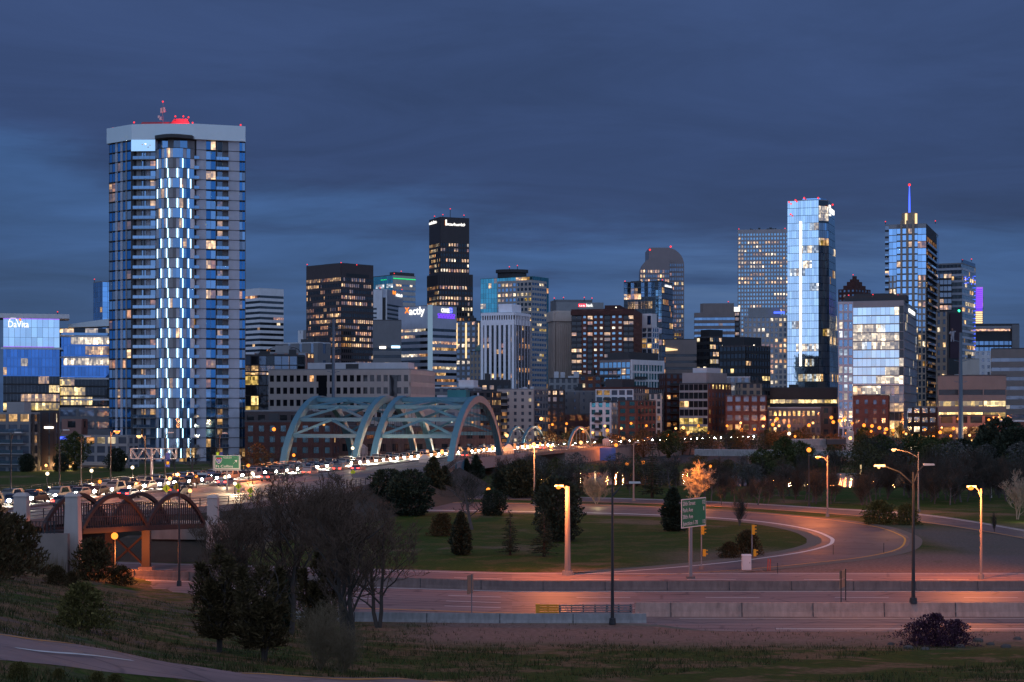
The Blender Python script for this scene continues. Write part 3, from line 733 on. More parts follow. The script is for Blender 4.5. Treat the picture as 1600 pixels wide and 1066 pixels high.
# brown footbridge over the highway
A, M_, B_ = Vector((-42.6, 165)), Vector((-39.1, 178)), Vector((-35.2, 190)); perp = Vector((-.96, .27))*4.4
fb = thing('footbridge', 'brown steel footbridge with round arched sides over the highway', 'footbridge', (*A, 4))
zA, zM, zB = 5.9, 5.3, 4.7
b = MB()
for (p, q, za, zb_) in ((A, M_, zA, zM), (M_, B_, zM, zB)):
    b.hexa([(*(p+perp), za-.75), (*p, za-.75), (*q, zb_-.75), (*(q+perp), zb_-.75), (*(p+perp), za-.45), (*p, za-.45), (*q, zb_-.45), (*(q+perp), zb_-.45)], 'bridge_brown')
b.build('deck', fb)
for off in (Vector((0, 0)), perp):
    for (p, q, za, zb_) in ((A, M_, zA, zM), (M_, B_, zM, zB)):
        b, f_ = arch_rib(p+off, q+off, za-.3, zb_-.3, 3.4, .34, .40, 'bridge_brown', 20, .15)
        o = b.build('arch_rib', fb)
        c = MB(); L_ = (q-p)
        c.bar((*(p+off), za-.45), (*(q+off), zb_-.45), .25, .5, 'bridge_brown')
        for k in range(1, 27):
            t = k/27; u = p+off+L_*t; zt_ = f_(t).z; z_ = za*(1-t)+zb_*t; lean = (t-.5)*.9*L_.normalized()
            top_ = min(zt_, z_+2.2); c.bar((*u, z_-.4), (*(u+lean*.3), top_), .10, .10, 'bridge_brown')
            if k > 1: c.bar((*u, z_+.9 if zt_ > z_+.9 else zt_), (*(u-L_/27), z_+.9 if zt_ > z_+.9 else zt_), .07, .07, 'bridge_brown')
        c.build('side_panel', fb)
        c = MB(); c.bar((*(p+off+L_*.1), za+2.2-.1), (*(q+off-L_*.1), zb_+2.1), .09, .09, 'bridge_brown'); c.build('handrail', fb)
pr = MB()
for off in (Vector((0, 0)), perp):
    q = M_+off; pr.box(q.x-.42, q.x+.42, q.y-.42, q.y+.42, -.2, 4.6, 'bridge_brown'); pr.box(q.x-.75, q.x+.75, q.y-.75, q.y+.75, -.2, .7, 'barrier_concrete')
q, u = M_, M_+perp; pr.bar((q.x, q.y, 4.3), (u.x, u.y, .6), .2, .2, 'bridge_brown'); pr.bar((q.x, q.y, .6), (u.x, u.y, 4.3), .2, .2, 'bridge_brown'); pr.build('pier', fb)
b = MB(); b.box(-58, A.x-.3, 160.6, 161.4, 1.0, 5.5, 'abutment'); o = b.build('abutment_wall'); tag(o, 'stained concrete abutment wall beside the tall near pylon', 'wall')
b = MB(); b.prism([(-42.5, 195), (-33.5, 194), (-33.0, 199), (-42.5, 200)], 2.3, 4.2, 'abutment'); b.prism([(-50, 191.5), (-31.5, 190.5), (-31, 199.5), (-50, 200)], -.3, 2.4, 'embankment', [(-46, 196.0), (-33, 195.0), (-33, 199), (-46, 199.5)]); o = b.build('abutment_wall'); tag(o, 'pale concrete abutment under the far end of the footbridge', 'wall')
railing('railing', 'dark railing on the abutment wall left of the tall pylon', [(-58, 160.9), (A.x-1.3, 160.9)], 5.5, 1.2, .35, rails=(.1, .95))

# concrete river bridge on the right, with its dark opening
cb = thing('concrete_bridge', 'pale concrete bridge crossing behind the river trees', 'bridge', (gpx(1190, 540), 540, 0))
b = MB(); b.hexa([(gpx(1085, 520), 520, 3.0), (gpx(1500, 545), 545, 1.9), (gpx(1500, 557), 557, 1.9), (gpx(1085, 532), 532, 3.0), (gpx(1085, 520), 520, 4.9), (gpx(1500, 545), 545, 3.4), (gpx(1500, 557), 557, 3.4), (gpx(1085, 532), 532, 4.9)], 'barrier_pale'); b.build('deck', cb)
for px in (1100, 1180, 1270, 1360, 1450): 
    b = MB(); d = 527+(px-1085)*.06; x = gpx(px, d); b.box(x-1.1, x+1.1, d, d+9, -.2, 3.0, 'barrier_pale'); b.build('pier', cb)
b = MB(); b.hexa([(gpx(1236, 585), 585, 0), (gpx(1292, 590), 590, 0), (gpx(1292, 600), 600, 0), (gpx(1236, 595), 595, 0), (gpx(1236, 585), 585, 7.0), (gpx(1292, 590), 590, 7.0), (gpx(1292, 600), 600, 7.0), (gpx(1236, 595), 595, 7.0)], 'barrier_pale'); b.build('abutment', cb)
b = MB(); b.box(gpx(1292, 588), gpx(1326, 588), 588, 598, 5.2, 7.0, 'mech_dark'); b.build('span', cb)
railing('railing', 'thin dark railing on top of the pale concrete river bridge', [(gpx(1085, 521), 521), (gpx(1290, 534), 534)], 4.7, 1.3, 3)
b = MB(); x = gpx(930, 570); b.box(x, x+7, 570, 574, 0, 4.4, 'blue_mural'); o = b.build('mural_wall'); tag(o, 'dark blue painted wall below the viaduct by the pylon', 'wall')

# barriers on the highway
def jersey(name, label, line, h, mat, w0=.6, w1=.22, group=None):
    r = thing(name, label, 'barrier', (line[0][0], line[0][1], 0), group=group); b = MB()
    for a, c in zip(line, line[1:]):
        b.hexa([(a[0], a[1]-w0/2, 0), (c[0], c[1]-w0/2, 0), (c[0], c[1]+w0/2, 0), (a[0], a[1]+w0/2, 0), (a[0], a[1]-w0*.32, h*.35), (c[0], c[1]-w0*.32, h*.35), (c[0], c[1]+w0*.32, h*.35), (a[0], a[1]+w0*.32, h*.35)], mat)
        b.hexa([(a[0], a[1]-w0*.318, h*.35), (c[0], c[1]-w0*.318, h*.35), (c[0], c[1]+w0*.318, h*.35), (a[0], a[1]+w0*.318, h*.35), (a[0], a[1]-w1/2, h), (c[0], c[1]-w1/2, h), (c[0], c[1]+w1/2, h), (a[0], a[1]+w1/2, h)], mat)
    b.build('concrete_wall', r); j = MB(); k = 0
    for a, c in zip(line, line[1:]):
        k += 1
        if k % 2 == 0: j.box(a[0]-.03, a[0]+.03, a[1]-w0/2-.012, a[1]-w0*.30, .02, h*.34, 'mech_dark'); j.box(a[0]-.025, a[0]+.025, a[1]-w0*.32-.01, a[1], h*.36, h*.99, 'mech_dark')
    if j.f: j.build('joint', r)['kind'] = 'stuff'
    return r
jersey('concrete_barrier', 'long grey concrete barrier down the middle of the highway', lane(161, -90, 150, 3.0), .92, 'barrier_concrete')
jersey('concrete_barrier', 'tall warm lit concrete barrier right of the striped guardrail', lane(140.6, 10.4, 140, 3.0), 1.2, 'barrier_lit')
jersey('concrete_barrier', 'low pale concrete barrier in front of the guardrail, along the bare verge', [(x, 136.4+shift(x)*.3) for x in frange(-22, 14.0, 3.0)], .78, 'barrier_pale')
gr = thing('crash_guardrail', 'dark stacked guardrail with a yellow nose beside the barriers', 'guardrail', (2.2, 141.4, 0))
b = MB()
for z in (.22, .42, .62, .82): b.box(4.0, 10.2, 141.05, 141.2, z, z+.12, 'metal_grey')
for x in frange(3.0, 10.2, 1.0): b.box(x, x+.12, 141.2, 141.7, 0, .95, 'metal_dark')
b.build('rail', gr)
b = MB()
for z in (.22, .42, .62, .82): b.box(2.1, 3.97, 141.0, 141.22, z, z+.15, 'paint_yellow')
b.box(2.0, 2.35, 140.9, 141.5, .1, 1.0, 'paint_yellow'); b.build('nose', gr)
# ---------------------------------------------------------------- the tall apartment tower on the left
def plan_pts(*pd): return [Vector((gpx(p, d), d)) for p, d in pd]
Pn = plan_pts((170, 573.5), (208, 565), (246, 564.6), (304, 564.2), (383, 569))
bk = plan_pts((379.5, 596), (196, 600))
zt = zpx(219, 565); zb = -3.0; FH = 3.37; NF = 33
tw = thing('apartment_tower', 'tallest slim glass and cream apartment tower with white light strips', 'tower', (Pn[1].x, 565, zb))
fL, fB, fC, fR = Face(Pn[0], Pn[1], zb, zt), Face(Pn[1], Pn[2], zb, zt), Face(Pn[2], Pn[3], zb, zt), Face(Pn[3], Pn[4], zb, zt)
b = MB(); b.prism(Pn+bk, zb, zt, 'wall_charcoal')
b.v = [(x, y+(.9 if y < 580 else 0), z) for x, y, z in b.v]; b.build('inner_block', tw)
zl = [zt-FH*(j+1) for j in range(NF)]                         # floor levels, top storey first
wal = MB(); slb = MB(); panes = []
def col_wall(f, pa, pb, mat, off=0.0):
    ua, ub = f.u(pa), f.u(pb); f.box(wal, ua, ub, zb, zt, -.8, off, mat)
def col_glass(f, pa, pb, opts, n=1, p_lit=.1, sill=.25, lits=('lit_warm', 'lit_amber', 'lit_dim'), off=-.12, wallm=None, skip_top=0):
    ua, ub = f.u(pa), f.u(pb)
    for j, z in enumerate(zl):
        if j < skip_top: continue
        on = rng.random() < p_lit
        for k in range(n):
            u0, u1 = ua+(ub-ua)*k/n+.05, ua+(ub-ua)*(k+1)/n-.05
            panes.append((f, u0, u1, z+sill, z+FH-.38, rng.choice(lits) if on and rng.random() < .75 else rng.choice(opts), off))
    for k in range(n+1):
        u = ua+(ub-ua)*k/n; f.box(wal, u-.05, u+.05, zb, zt, -.3, -.02, 'metal_grey')
G = ('glass_navy', 'glass_navy', 'glass_steel', 'glass_navy', 'glass_dark')
# left flank
col_glass(fL, 170.3, 180, G, 2, .09); col_wall(fL, 180, 183.5, 'wall_lilac'); col_glass(fL, 183.5, 188, G, 1, .12); col_wall(fL, 188, 191.5, 'wall_lilac')
col_glass(fL, 191.5, 196, G, 1, .12); col_wall(fL, 196, 198, 'wall_grey'); col_glass(fL, 198, 204.5, G, 1, .14); col_wall(fL, 204.5, 208, 'wall_charcoal', -.3)
# balcony bay
col_wall(fB, 208, 212.5, 'wall_charcoal', -.9); col_wall(fB, 212.5, 220, 'wall_grey', -.7); col_glass(fB, 220, 228, ('glass_dark', 'glass_steel', 'glass_black'), 2, .12, off=-.62)
col_wall(fB, 228, 234.5, 'wall_lilac', -.55); col_glass(fB, 234.5, 243, ('glass_steel', 'glass_dark'), 1, .30, off=-.3, lits=('lit_warm', 'lit_amber')); col_wall(fB, 243, 246, 'wall_lilac', -.1)
# right flank
col_wall(fR, 304.3, 307, 'wall_charcoal', -.6); col_wall(fR, 307, 322, 'wall_lilac'); col_glass(fR, 322, 337, ('glass_navy', 'glass_navy', 'glass_steel'), 2, .24, lits=('lit_warm', 'lit_amber', 'lit_warm'))
col_wall(fR, 337, 339, 'wall_charcoal', -.1); col_glass(fR, 339.5, 348, ('glass_black', 'glass_dark'), 1, .55, off=-.6, lits=('lit_warm', 'lit_amber', 'lit_warm', 'lit_dim'))
col_wall(fR, 348, 357, 'wall_midgrey', -.75); col_wall(fR, 357, 374, 'wall_lilac'); col_glass(fR, 374, 383, G, 2, .05)
for f in (fL, fB, fR):
    pass
for fs in ((fL, fB), (fR,)):                                  # thin dark slab edges, one per storey and side
    me = None
    for z in zl:
        if me is None:
            slb = MB()
            for f in fs: f.box(slb, -.02, f.W+.02, z-.09, z+.09, -.7, .10, 'wall_charcoal')
            o = slb.build('floor_edge', tw); me = o.data; z00 = z
        else: o = link('floor_edge', me, tw); o.location = (0, 0, z-z00)
# balconies
for f, pa, pb in ((fB, 208.5, 244), (fR, 337.5, 357.2), (fR, 303, 311)):
    me = None
    for j, z in enumerate(zl[1:-1]):
        if me is None:
            q = MB(); ua, ub = f.u(pa), f.u(pb); f.box(q, ua, ub, z-.13, z+.13, 0, 1.1, 'wall_midgrey'); f.box(q, ua+.05, ub-.05, z+.15, z+1.12, .98, 1.04, 'glass_steel')
            for k in range(5): u = ua+(ub-ua)*k/4; f.box(q, max(ua, u-.03), min(ub, u+.03), z+.13, z+1.16, 1.05, 1.09, 'metal_grey')
            o = q.build('balcony', tw); me = o.data; z00 = z
        else: o = link('balcony', me, tw); o.location = (0, 0, z-z00)
# curved middle bay with the shimmering panels and light strips
cu = fC.W; NS = 12
def arc(u): 
    s = u/cu; return fC.p0+fC.d*u+fC.n*(1.1+3.4*math.sin(math.pi*s))
bay = MB(); STR = {0: (255, 269.5, 287, 300), 1: (248, 265, 289.5), 2: (267, 282, 297)}
order = [0, 1, 2, 0, 1, 2, 0, 1, 2, 0, 1, 2, 0, 1, 2, 0, 1, 2, 0, 1, 2, 0, 1, 2, 0, 1, 2, 0, 1, 2, 0, 1, 2]
pm = ['wall_lilac', 'wall_midgrey', 'wall_lilac', 'glass_steel', 'wall_grey', 'wall_lilac', 'glass_steel', 'wall_white', 'glass_navy']; tw_strips = 0; smesh = None
for j, z in enumerate(zl):
    if j == 0:
        for k in range(6):
            a, c = arc(cu*k/6)-fC.n*1.2, arc(cu*(k+1)/6)-fC.n*1.2; bay.poly([(*a, z), (*c, z), (*c, z+FH-.4), (*a, z+FH-.4)], ('glass_dark', 'glass_steel', 'wall_midgrey')[k % 3])
        continue
    sd = random.Random(order[j-1]*13+5)
    for k in range(NS):
        ua, ub = cu*k/NS, cu*(k+1)/NS; a, c = arc(ua), arc(ub); mt = sd.choice(pm)
        if rng.random() < .035: mt = 'lit_warm'
        nrm = Vector(((c-a).y, -(c-a).x)).normalized()*(.12 if sd.random() < .5 else 0); a = a+nrm; c = c+nrm
        bay.hexa([(*a, z), (*c, z), (*(c-fC.n*3), z), (*(a-fC.n*3), z), (*a, z+FH-.1), (*c, z+FH-.1), (*(c-fC.n*3), z+FH-.1), (*(a-fC.n*3), z+FH-.1)], mt)
    zs = z+FH-.1
    ring = [arc(cu*k/NS)+fC.n*.2 for k in range(NS+1)]; bay.prism([p for p in ring]+[fC.p1-fC.n, fC.p0-fC.n], zs, zs+.2, 'mech_dark')
    for px in STR[order[j-1]]:
        if j > 31 or tw_strips >= 100 or j < 2: continue
        u = fC.u(px); p = arc(u)+fC.n*.16; tw_strips += 1
        if smesh is None:
            q = MB(); q.box(-.16, .16, -.14, .1, .08, FH-.16, 'strip_white'); smesh = q.mesh('light_strip')
        o = link('light_strip', smesh, tw); o.location = Vector((p.x, p.y, z))-Vector(tw.location)
bay.build('curved_bay', tw); wal.build('wall', tw)
for f, u0, u1, za, zc, mt, off in sorted(panes, key=lambda p: -p[3]-(40 if p[5].startswith('lit') else 0))[:100]:
    o = link('window', pane_mesh(mt), tw); o.location = f.at(u0, za, off)-Vector(tw.location); o.rotation_euler = (0, 0, f.rz); o.scale = (u1-u0, 1, zc-za)
q = MB()
for f, u0, u1, za, zc, mt, off in sorted(panes, key=lambda p: -p[3]-(40 if p[5].startswith('lit') else 0))[100:]: q.poly([f.at(u0, za, off), f.at(u1, za, off), f.at(u1, zc, off), f.at(u0, zc, off)], mt)
q.build('window', tw)['kind'] = 'stuff'
# crown band, glazed corner room, roof gear
surf('crown_metal', (.60, .70, .76), .45, .05, .2, stain=.04, metal=.2)
def ring_crown(z0, z1, out):
    pts = [fL.at(0, 0, out), fL.at(fL.W, 0, out).lerp(fB.at(0, 0, out), .5), fC.at(0, 0, out+.5), fR.at(0, 0, out+.5), fR.at(fR.W, 0, out), Vector((*bk[0], 0)), Vector((*bk[1], 0))]
    q = MB(); q.prism([Vector((p.x, p.y)) for p in pts], z0, z1, 'crown_metal'); return q
ring_crown(zt, zpx(195, 565), .9).build('crown_band', tw)
q = MB(); pts = [arc(cu*k/8)+fC.n*2.5 for k in range(9)]; q.prism(pts+[fC.p1, fC.p0], zt-.25, zt+.9, 'mech_dark'); q.build('canopy', tw)
q = MB(); fB.box(q, -.3, fB.u(244), zl[0]-.6, zt-.1, -.4, 1.3, 'glass_bright'); o = q.build('corner_glazing', tw)
for k, (px, py) in enumerate(((224, 227), (229, 226), (233, 231), (236, 228))):
    u = fB.u(px); q = MB(); q.ball(fB.at(u, fB.z(py, u), 1.36), .22, 'lit_white', 8, 5); q.build('room_light', tw)
zr = zpx(195, 565)
def rb(px0, px1, py0, d0, d1, mat, name):
    q = MB(); q.box(gpx(px0, d0), gpx(px1, d0), d0, d1, zr-.5, zpx(py0, d0), mat); return q.build(name, tw)
surf('roof_red', (.34, .05, .07), .7)
q = MB(); q.prism(plan_pts((215, 571), (298, 571), (298, 584), (215, 584)), zr-.2, zpx(190, 572), 'roof_red', plan_pts((222, 573), (290, 573), (290, 582), (222, 582))); q.build('roof_house', tw)
q = MB(); q.prism(plan_pts((262, 570), (300, 570), (300, 580), (262, 580)), zr, zpx(186, 572), 'roof_red', plan_pts((272, 572), (292, 572), (292, 579), (272, 579))); q.build('roof_house', tw)
q = MB(); x = gpx(254.5, 572); q.tube([(x, 572, zr-1), (x, 572, zpx(160, 572))], .12, 'metal_grey', 6); mast = q.build('antenna_mast', tw)
for px, y0, y1 in ((252.6, 169, 177), (256.6, 168, 176), (251, 183, 188), (248.5, 181, 185)):
    q = MB(); x = gpx(px, 572); q.box(x-.35, x+.35, 571.5, 572, zpx(y1, 572), zpx(y0, 572), 'metal_pale'); q.build('panel_antenna', mast)
for px, py, m_ in ((254.5, 159, 0), (274, 182, 3), (286.5, 182, 3), (294.5, 183.5, 2), (301, 192, 1), (209.5, 191.5, 1), (176.5, 200.5, 1), (376, 195.5, 1)):
    q = MB(); x = gpx(px, 571.5); q.ball((x, 571.5, zpx(py, 571.5)), .30, 'red_beacon', 8, 6); o = q.build('beacon', tw)
    if m_: q = MB(); q.tube([(x, 571.5, zpx(py, 571.5)-m_-.6), (x, 571.5, zpx(py, 571.5))], .08, 'metal_dark', 5); q.build('post', o)
l = bpy.data.lights.new('red_roof_light', 'POINT'); l.energy = 2600; l.color = (1, .05, .08); l.shadow_soft_size = .5; lo = bpy.data.objects.new('red_roof_light', l); col.objects.link(lo); lo.parent = tw
lo.location = Vector((gpx(286, 571), 569.5, zpx(180, 571)))-Vector(tw.location)
# ---------------------------------------------------------------- downtown, from the left edge to the right
WARM = ('lit_warm', 'lit_warm', 'lit_amber', 'lit_white'); OFF = ('lit_warm', 'lit_white', 'lit_yellow'); COOL = ('lit_white', 'lit_cool', 'lit_white')

# glass office with the lit sign, far left
b = Bld('glass_office', 'blue glass office with an illuminated name on its brighter upper block', foot(5, 90, 93, 700, 86, 20), zpx(497, 700), -2)
b.core('glass_black')
f = b.left; zsp = f.z(543, f.W/2); zm = f.z(588, f.W/2)
b.facade(f, 2.2, 3.7, 0, .0, .04, glass='glass_bright', lits=('lit_cool', 'lit_white'), z0=zsp, mull=.10, run=.8, floorvar=False)
b.facade(f, 1.4, 3.9, 0, .12, .26, wall='glass_deep', glass='glass_deep', lits=('lit_white', 'lit_warm'), z0=zm, z1=zsp-.8, mull=.10, run=.85)
b.facade(f, 1.4, 3.9, 0, .16, .36, wall='wall_black', glass='glass_black', lits=('lit_yellow', 'lit_yellow', 'lit_warm'), z1=zm, mull=.10, run=.85)
f.box(b.wall, -1, f.W+1, zsp-.8, zsp, 0, .5, 'wall_white'); b.facade(b.right, 2.5, 3.9, 0, 0, .1, glass='glass_dark', mull=.1)
q = MB(); f.box(q, -2.5, f.W+4, f.z1-.3, f.z(490, 0), -18, 1.6, 'wall_white'); q.build('roof_slab', b.root)
q = MB(); f.box(q, 0, f.W, f.z1-.75, f.z1-.45, .3, .6, 'led_violet'); f.box(q, 0, f.W*.9, zsp+.1, zsp+.35, .45, .6, 'led_violet'); q.build('light_line', b.root)
b.sign(f, 'DaVita', 'sign_white', 13, 45, 501.5, 511.5, .4)
ua = f.u(16); q = MB(); 
for k in range(10):
    t0, t1 = math.pi*k/10, math.pi*(k+1)/10; c = f.u(20.5); z_ = f.z(501, 0); r_ = 1.5
    q.bar(f.at(c-r_*math.cos(t0), z_+r_*.8*math.sin(t0), .4), f.at(c-r_*math.cos(t1), z_+r_*.8*math.sin(t1), .4), .3, .35, 'sign_white')
q.ball(f.at(f.u(31.5), f.z(499.5, 0), .4), .55, 'sign_orange'); q.build('logo', b.root)
b.beacon(90, 488, 701); b.done()
b = Bld('glass_office', 'dark blue glass office wing with white floor bands and a roof terrace', foot(88, 176, 178, 716, 86, 20), zpx(525, 716), -2)
b.core('glass_black'); f = b.left; zm = f.z(590, f.W/2)
b.facade(f, 1.5, 4.2, 0, .16, .36, wall='glass_deep', glass='glass_deep', lits=('lit_white', 'lit_warm', 'lit_white'), z0=zm, mull=.09, run=.85)
b.facade(f, 1.5, 4.2, 0, .16, .34, wall='wall_black', floorvar=False, glass='glass_black', lits=('lit_yellow', 'lit_yellow', 'lit_warm'), z1=zm, mull=.09, run=.85)
for py in (525, 558, 591, 624): f.box(b.wall, -.2, f.W, f.z(py, 0)-.5, f.z(py, 0)+.2, 0, .8, 'wall_white')
q = MB(); f.box(q, f.W*.0, f.W, f.z1, f.z(512, 0), -10, -3, 'glass_black'); f.box(q, f.W*.05, f.W*.3, f.z1, f.z(513, 0), -3.1, -2.9, 'lit_warm'); f.box(q, f.W*.5, f.W*.72, f.z1+.6, f.z(512, 0), -3.1, -2.9, 'lit_white'); f.box(q, f.W*.86, f.W, f.z1+.6, f.z(512, 0), -3.1, -2.9, 'lit_white'); q.build('terrace_room', b.root)
q = MB(); q.hexa([f.at(f.W*.2, f.z(512, 0), 1), f.at(f.W, f.z(508.5, 0), 1), f.at(f.W, f.z(508.5, 0), -12), f.at(f.W*.2, f.z(512, 0), -12), f.at(f.W*.2, f.z(507, 0), 1), f.at(f.W, f.z(496, 0), 1), f.at(f.W, f.z(496, 0), -12), f.at(f.W*.2, f.z(507, 0), -12)], 'crown_metal'); q.build('sloped_crown', b.root)
q = MB(); f.box(q, 0, f.W, f.z1+.1, f.z1+1.2, .5, .6, 'glass_steel'); q.build('terrace_rail', b.root); b.done()
b = block('glass_tower', 'slim far blue glass tower just left of the tall apartment tower', 146, 160, 176, 440, 1300, 40, S(bw=4, fh=4, pier=0, sill=0, lit=.02, glass='glass_blue', mull=.15, wall='wall_grey'), roofm='roof_grey', finish=False); b.beacon(147.5, 437, 1300, 2); b.done()
b = block('parking_garage', 'grey garage podium with louvred openings beside the tall tower', 92, 176, 178, 639, 640, 86, S(bw=7, fh=5.2, pier=.16, sill=.42, lit=.0, wall='wall_midgrey', glass='glass_dark'), depth=30, roofm='roof_grey')
b = block('small_house', 'small pinkish stucco roof house above the grey garage', 97, 128, 136, 657, 596, 70, S(bw=6, fh=6, pier=.6, sill=.5, lit=0, wall='wall_rose', glass='glass_black'), roofm='wall_rose')
# apartments, far left
AP = S(bw=3.6, fh=3.1, pier=.25, sill=.30, lit=.16, wall='wall_midgrey', glass='glass_dark', lits=WARM)
b = block('apartment_block', 'grey apartment block with long balconies at the left edge', -60, 48, 62, 647, 470, 78, AP, depth=20, roofm='roof_grey', finish=False)
b.facade(b.right, 4, 3.1, .7, .1, .05, wall='wall_charcoal'); b.balconies(b.left, 10, b.left.W-1.5, 3.1, b.zb+4, b.zt-2.4, 1.6, 'wall_grey'); b.penthouse(.05, .8, .1, .35, 3.4, 'wall_grey'); b.units(2, frac=.1); b.done()
b = block('apartment_block', 'dark brown cladded stair block with a glowing wall strip near the left edge', 58, 84, 92, 645, 478, 60, S(bw=4, fh=3.1, pier=.75, sill=.1, lit=.06, wall='wall_brown', glass='glass_dark', lits=WARM), finish=False)
q = MB(); f = b.right; z_ = f.z(668, 1); b.left.box(q, b.left.W-3.2, b.left.W+.2, b.left.z(669.5, 0), b.left.z(666.5, 0), .3, .6, 'strip_warm'); q.build('light_strip', b.root); b.done()
b = block('apartment_block', 'grey apartment block with an arcade of lit shop fronts', 84, 200, 216, 683, 500, 80, but(AP, lit=.12, wall='wall_grey'), depth=16, roofm='roof_grey', finish=False, zb=-2)
f = b.left
q = MB(); f.box(q, 0, f.W, -2, f.z(727, 20), 0, 3, 'wall_tan'); f.box(q, 0, f.W, f.z(727, 20), f.z(722, 20), -.5, 3.4, 'wall_beige'); q.build('arcade', b.root)
for k in range(9):
    q = MB(); u0 = 1.2+k*2.45; f.box(q, u0, u0+1.6, -1.4, f.z(730, 20), 2.9, 3.05, ('glass_black', 'lit_warm', 'lit_yellow', 'glass_dark')[k % 4]); q.build('shop_window', b.root)
q = MB(); f.box(q, .2, 5.6, f.z(689.5, 3), f.z(680, 3), .5, .9, 'wall_midgrey'); f.box(q, .9, 4.6, f.z(686.5, 3), f.z(682.5, 3), .88, 1.0, 'led_blue'); f.box(q, .8, 2.3, f.z(684.6, 3), f.z(683.6, 3), .95, 1.05, 'sign_white'); q.build('screen_sign', b.root); b.done()

# behind and right of the tall tower
RB = S(bw=3.2, fh=3.9, pier=0, sill=.52, lit=.07, wall='wall_cream', glass='glass_black', lits=WARM)
b = block('office_tower', 'white and black banded office tower right of the tall apartment tower', 372, 406, 443, 451, 1250, 42, but(RB, wall='wall_white', fh=4.1, top=5), roofm='roof_white', depth=25)
b = block('office_block', 'low black glass block with bright yellow windows right of the tall tower', 380, 470, 476, 556, 690, 84, S(bw=3, fh=4, pier=.06, sill=.1, lit=.42, wall='wall_black', glass='glass_black', lits=('lit_yellow', 'lit_warm')), depth=25, finish=False)
b.facade(b.left, 6, 6, .05, .1, 0, z0=b.zt-7, z1=b.zt, wall='wall_charcoal', glass='glass_dark'); b.units(3); b.done()
b = block('office_block', 'low reddish brown office block with arched roof frames', 398, 480, 490, 552, 830, 80, S(bw=5, fh=4.5, pier=.3, sill=.5, lit=.03, wall='wall_rose', glass='glass_dark'), depth=22, roofm='roof_grey', finish=False)
b.penthouse(.1, .9, .35, .62, 4, 'wall_grey')
for t in (.33, .52, .70):
    q = MB(); f = b.left; u = f.W*t; P_ = [f.at(u+7*math.cos(a_)*.5, f.z1+.3+2.6*math.sin(a_), -3) for a_ in [math.pi*k/8 for k in range(9)]]; q.tube(P_, .25, 'mech_dark', 6); q.build('roof_arch', b.root)
b.done()
b = block('office_block', 'plain grey rooftop block before the dark brown tower', 443, 497, 516, 536, 900, 60, S(bw=9, fh=9, pier=.75, sill=.4, lit=.08, wall='wall_midgrey', glass='glass_dark'), roofm='roof_white', units=4)
b = block('office_block', 'small white roof block beside the dark brown tower', 466, 474, 482, 517, 1150, 50, S(bw=9, fh=9, pier=.9, sill=.8, lit=0, wall='wall_white', glass='glass_dark'), roofm='roof_white')
b = block('office_tower', 'broad dark brown office tower with scattered amber windows', 479, 533, 583, 412, 1100, 45, S(bw=1.7, fh=3.9, pier=.22, sill=.42, lit=.50, run=.6, wall='wall_brown', glass='glass_black', lits=('lit_warm', 'lit_amber', 'lit_dim'), top=9), finish=False)
f = b.right; f.box(b.wall, f.W*.15, f.W*.86, f.z1-8.4, f.z1-6.2, .25, .32, 'wall_black')
for px, py, dd in ((480, 414, 1124), (533, 411, 1100), (557.5, 414.5, 1109), (581, 417, 1119)): b.beacon(px, py, dd)
b.units(5, 1, 2.2); b.done()
b = block('office_tower', 'teal and beige office tower with a green light line', 574, 614, 649, 430, 1700, 42, S(bw=3.5, fh=4.2, pier=0, sill=.0, lit=.14, glass='glass_teal', lits=('lit_cool', 'lit_yellow'), mull=.15, wall='teal_metal'), S(bw=3.5, fh=5.4, pier=0, sill=.62, lit=.08, wall='wall_cream', glass='glass_dark', lits=WARM, top=9), finish=False)
f = b.right; q = MB(); f.box(q, 0, f.W, f.z(435.5, 0), f.z(434.5, 0), .4, .7, 'led_green'); q.build('light_line', b.root)
q = MB(); f.box(q, 2, f.W*.98, f.z1, f.z1+3.4, -8, -1, 'roof_dark'); q.build('roof_house', b.root)
for k in range(8):
    q = MB(); f = b.left; f_u = f.W*(.55+.06*(k % 4)); q.ball(f.at(f_u+.5, f.z1-4-12*(k//4), .4), .5, 'led_green', 6, 4); q.build('light', b.root)
b.beacon(616, 428, 1700); b.beacon(627, 424.5, 1706); b.done()
b = Bld('office_tower', 'slim white pier tower with an orange and white rooftop sign', foot(574, 605, 629, 1300, 74), zpx(453, 1300), -2)
b.core('wall_black'); f = b.left
b.facade(f, 3, 3.4, 0, .55, .03, 'wall_white', 'glass_black', WARM, u1=f.u(589), top=14)
f.box(b.wall, f.u(589.5), f.u(598), -2, b.zt, 0, 1.2, 'wall_white'); f.box(b.wall, f.u(598), f.u(603.5), b.zt-6, b.zt, 0, .6, 'wall_lilac'); f.box(b.wall, f.u(603.5), f.W, -2, b.zt, 0, 1.2, 'wall_white')
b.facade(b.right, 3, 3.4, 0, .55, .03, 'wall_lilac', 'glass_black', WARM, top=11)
b.sign(b.right, 'N', 'sign_orange', 613, 617, 454.5, 460.5, .6, .25); g = b.right; wordmark(g, b.root, g.u(617.6), g.u(627.5), g.z(460.5, 0), g.z(455.5, 0), 'sign_white', 3, .6); b.roof('roof_white'); b.beacon(594, 450.5, 1300); b.beacon(628, 453, 1310); b.done()
b = block('office_block', 'brown banded office block left of the corner glass office', 583, 585, 627, 501, 980, 4, but(RB, wall='wall_midgrey', top=16, lit=.30, fh=4.4, sill=.58), depth=25, finish=False)
f = b.right; q = MB(); f.box(q, f.u(593), f.u(603), f.z(545, 0), f.z(541.5, 0), .3, .6, 'strip_warm'); f.box(q, f.u(611.5), f.u(625), f.z(544, 0), f.z(540.5, 0), .3, .6, 'strip_white'); q.build('lit_sign', b.root); b.done()
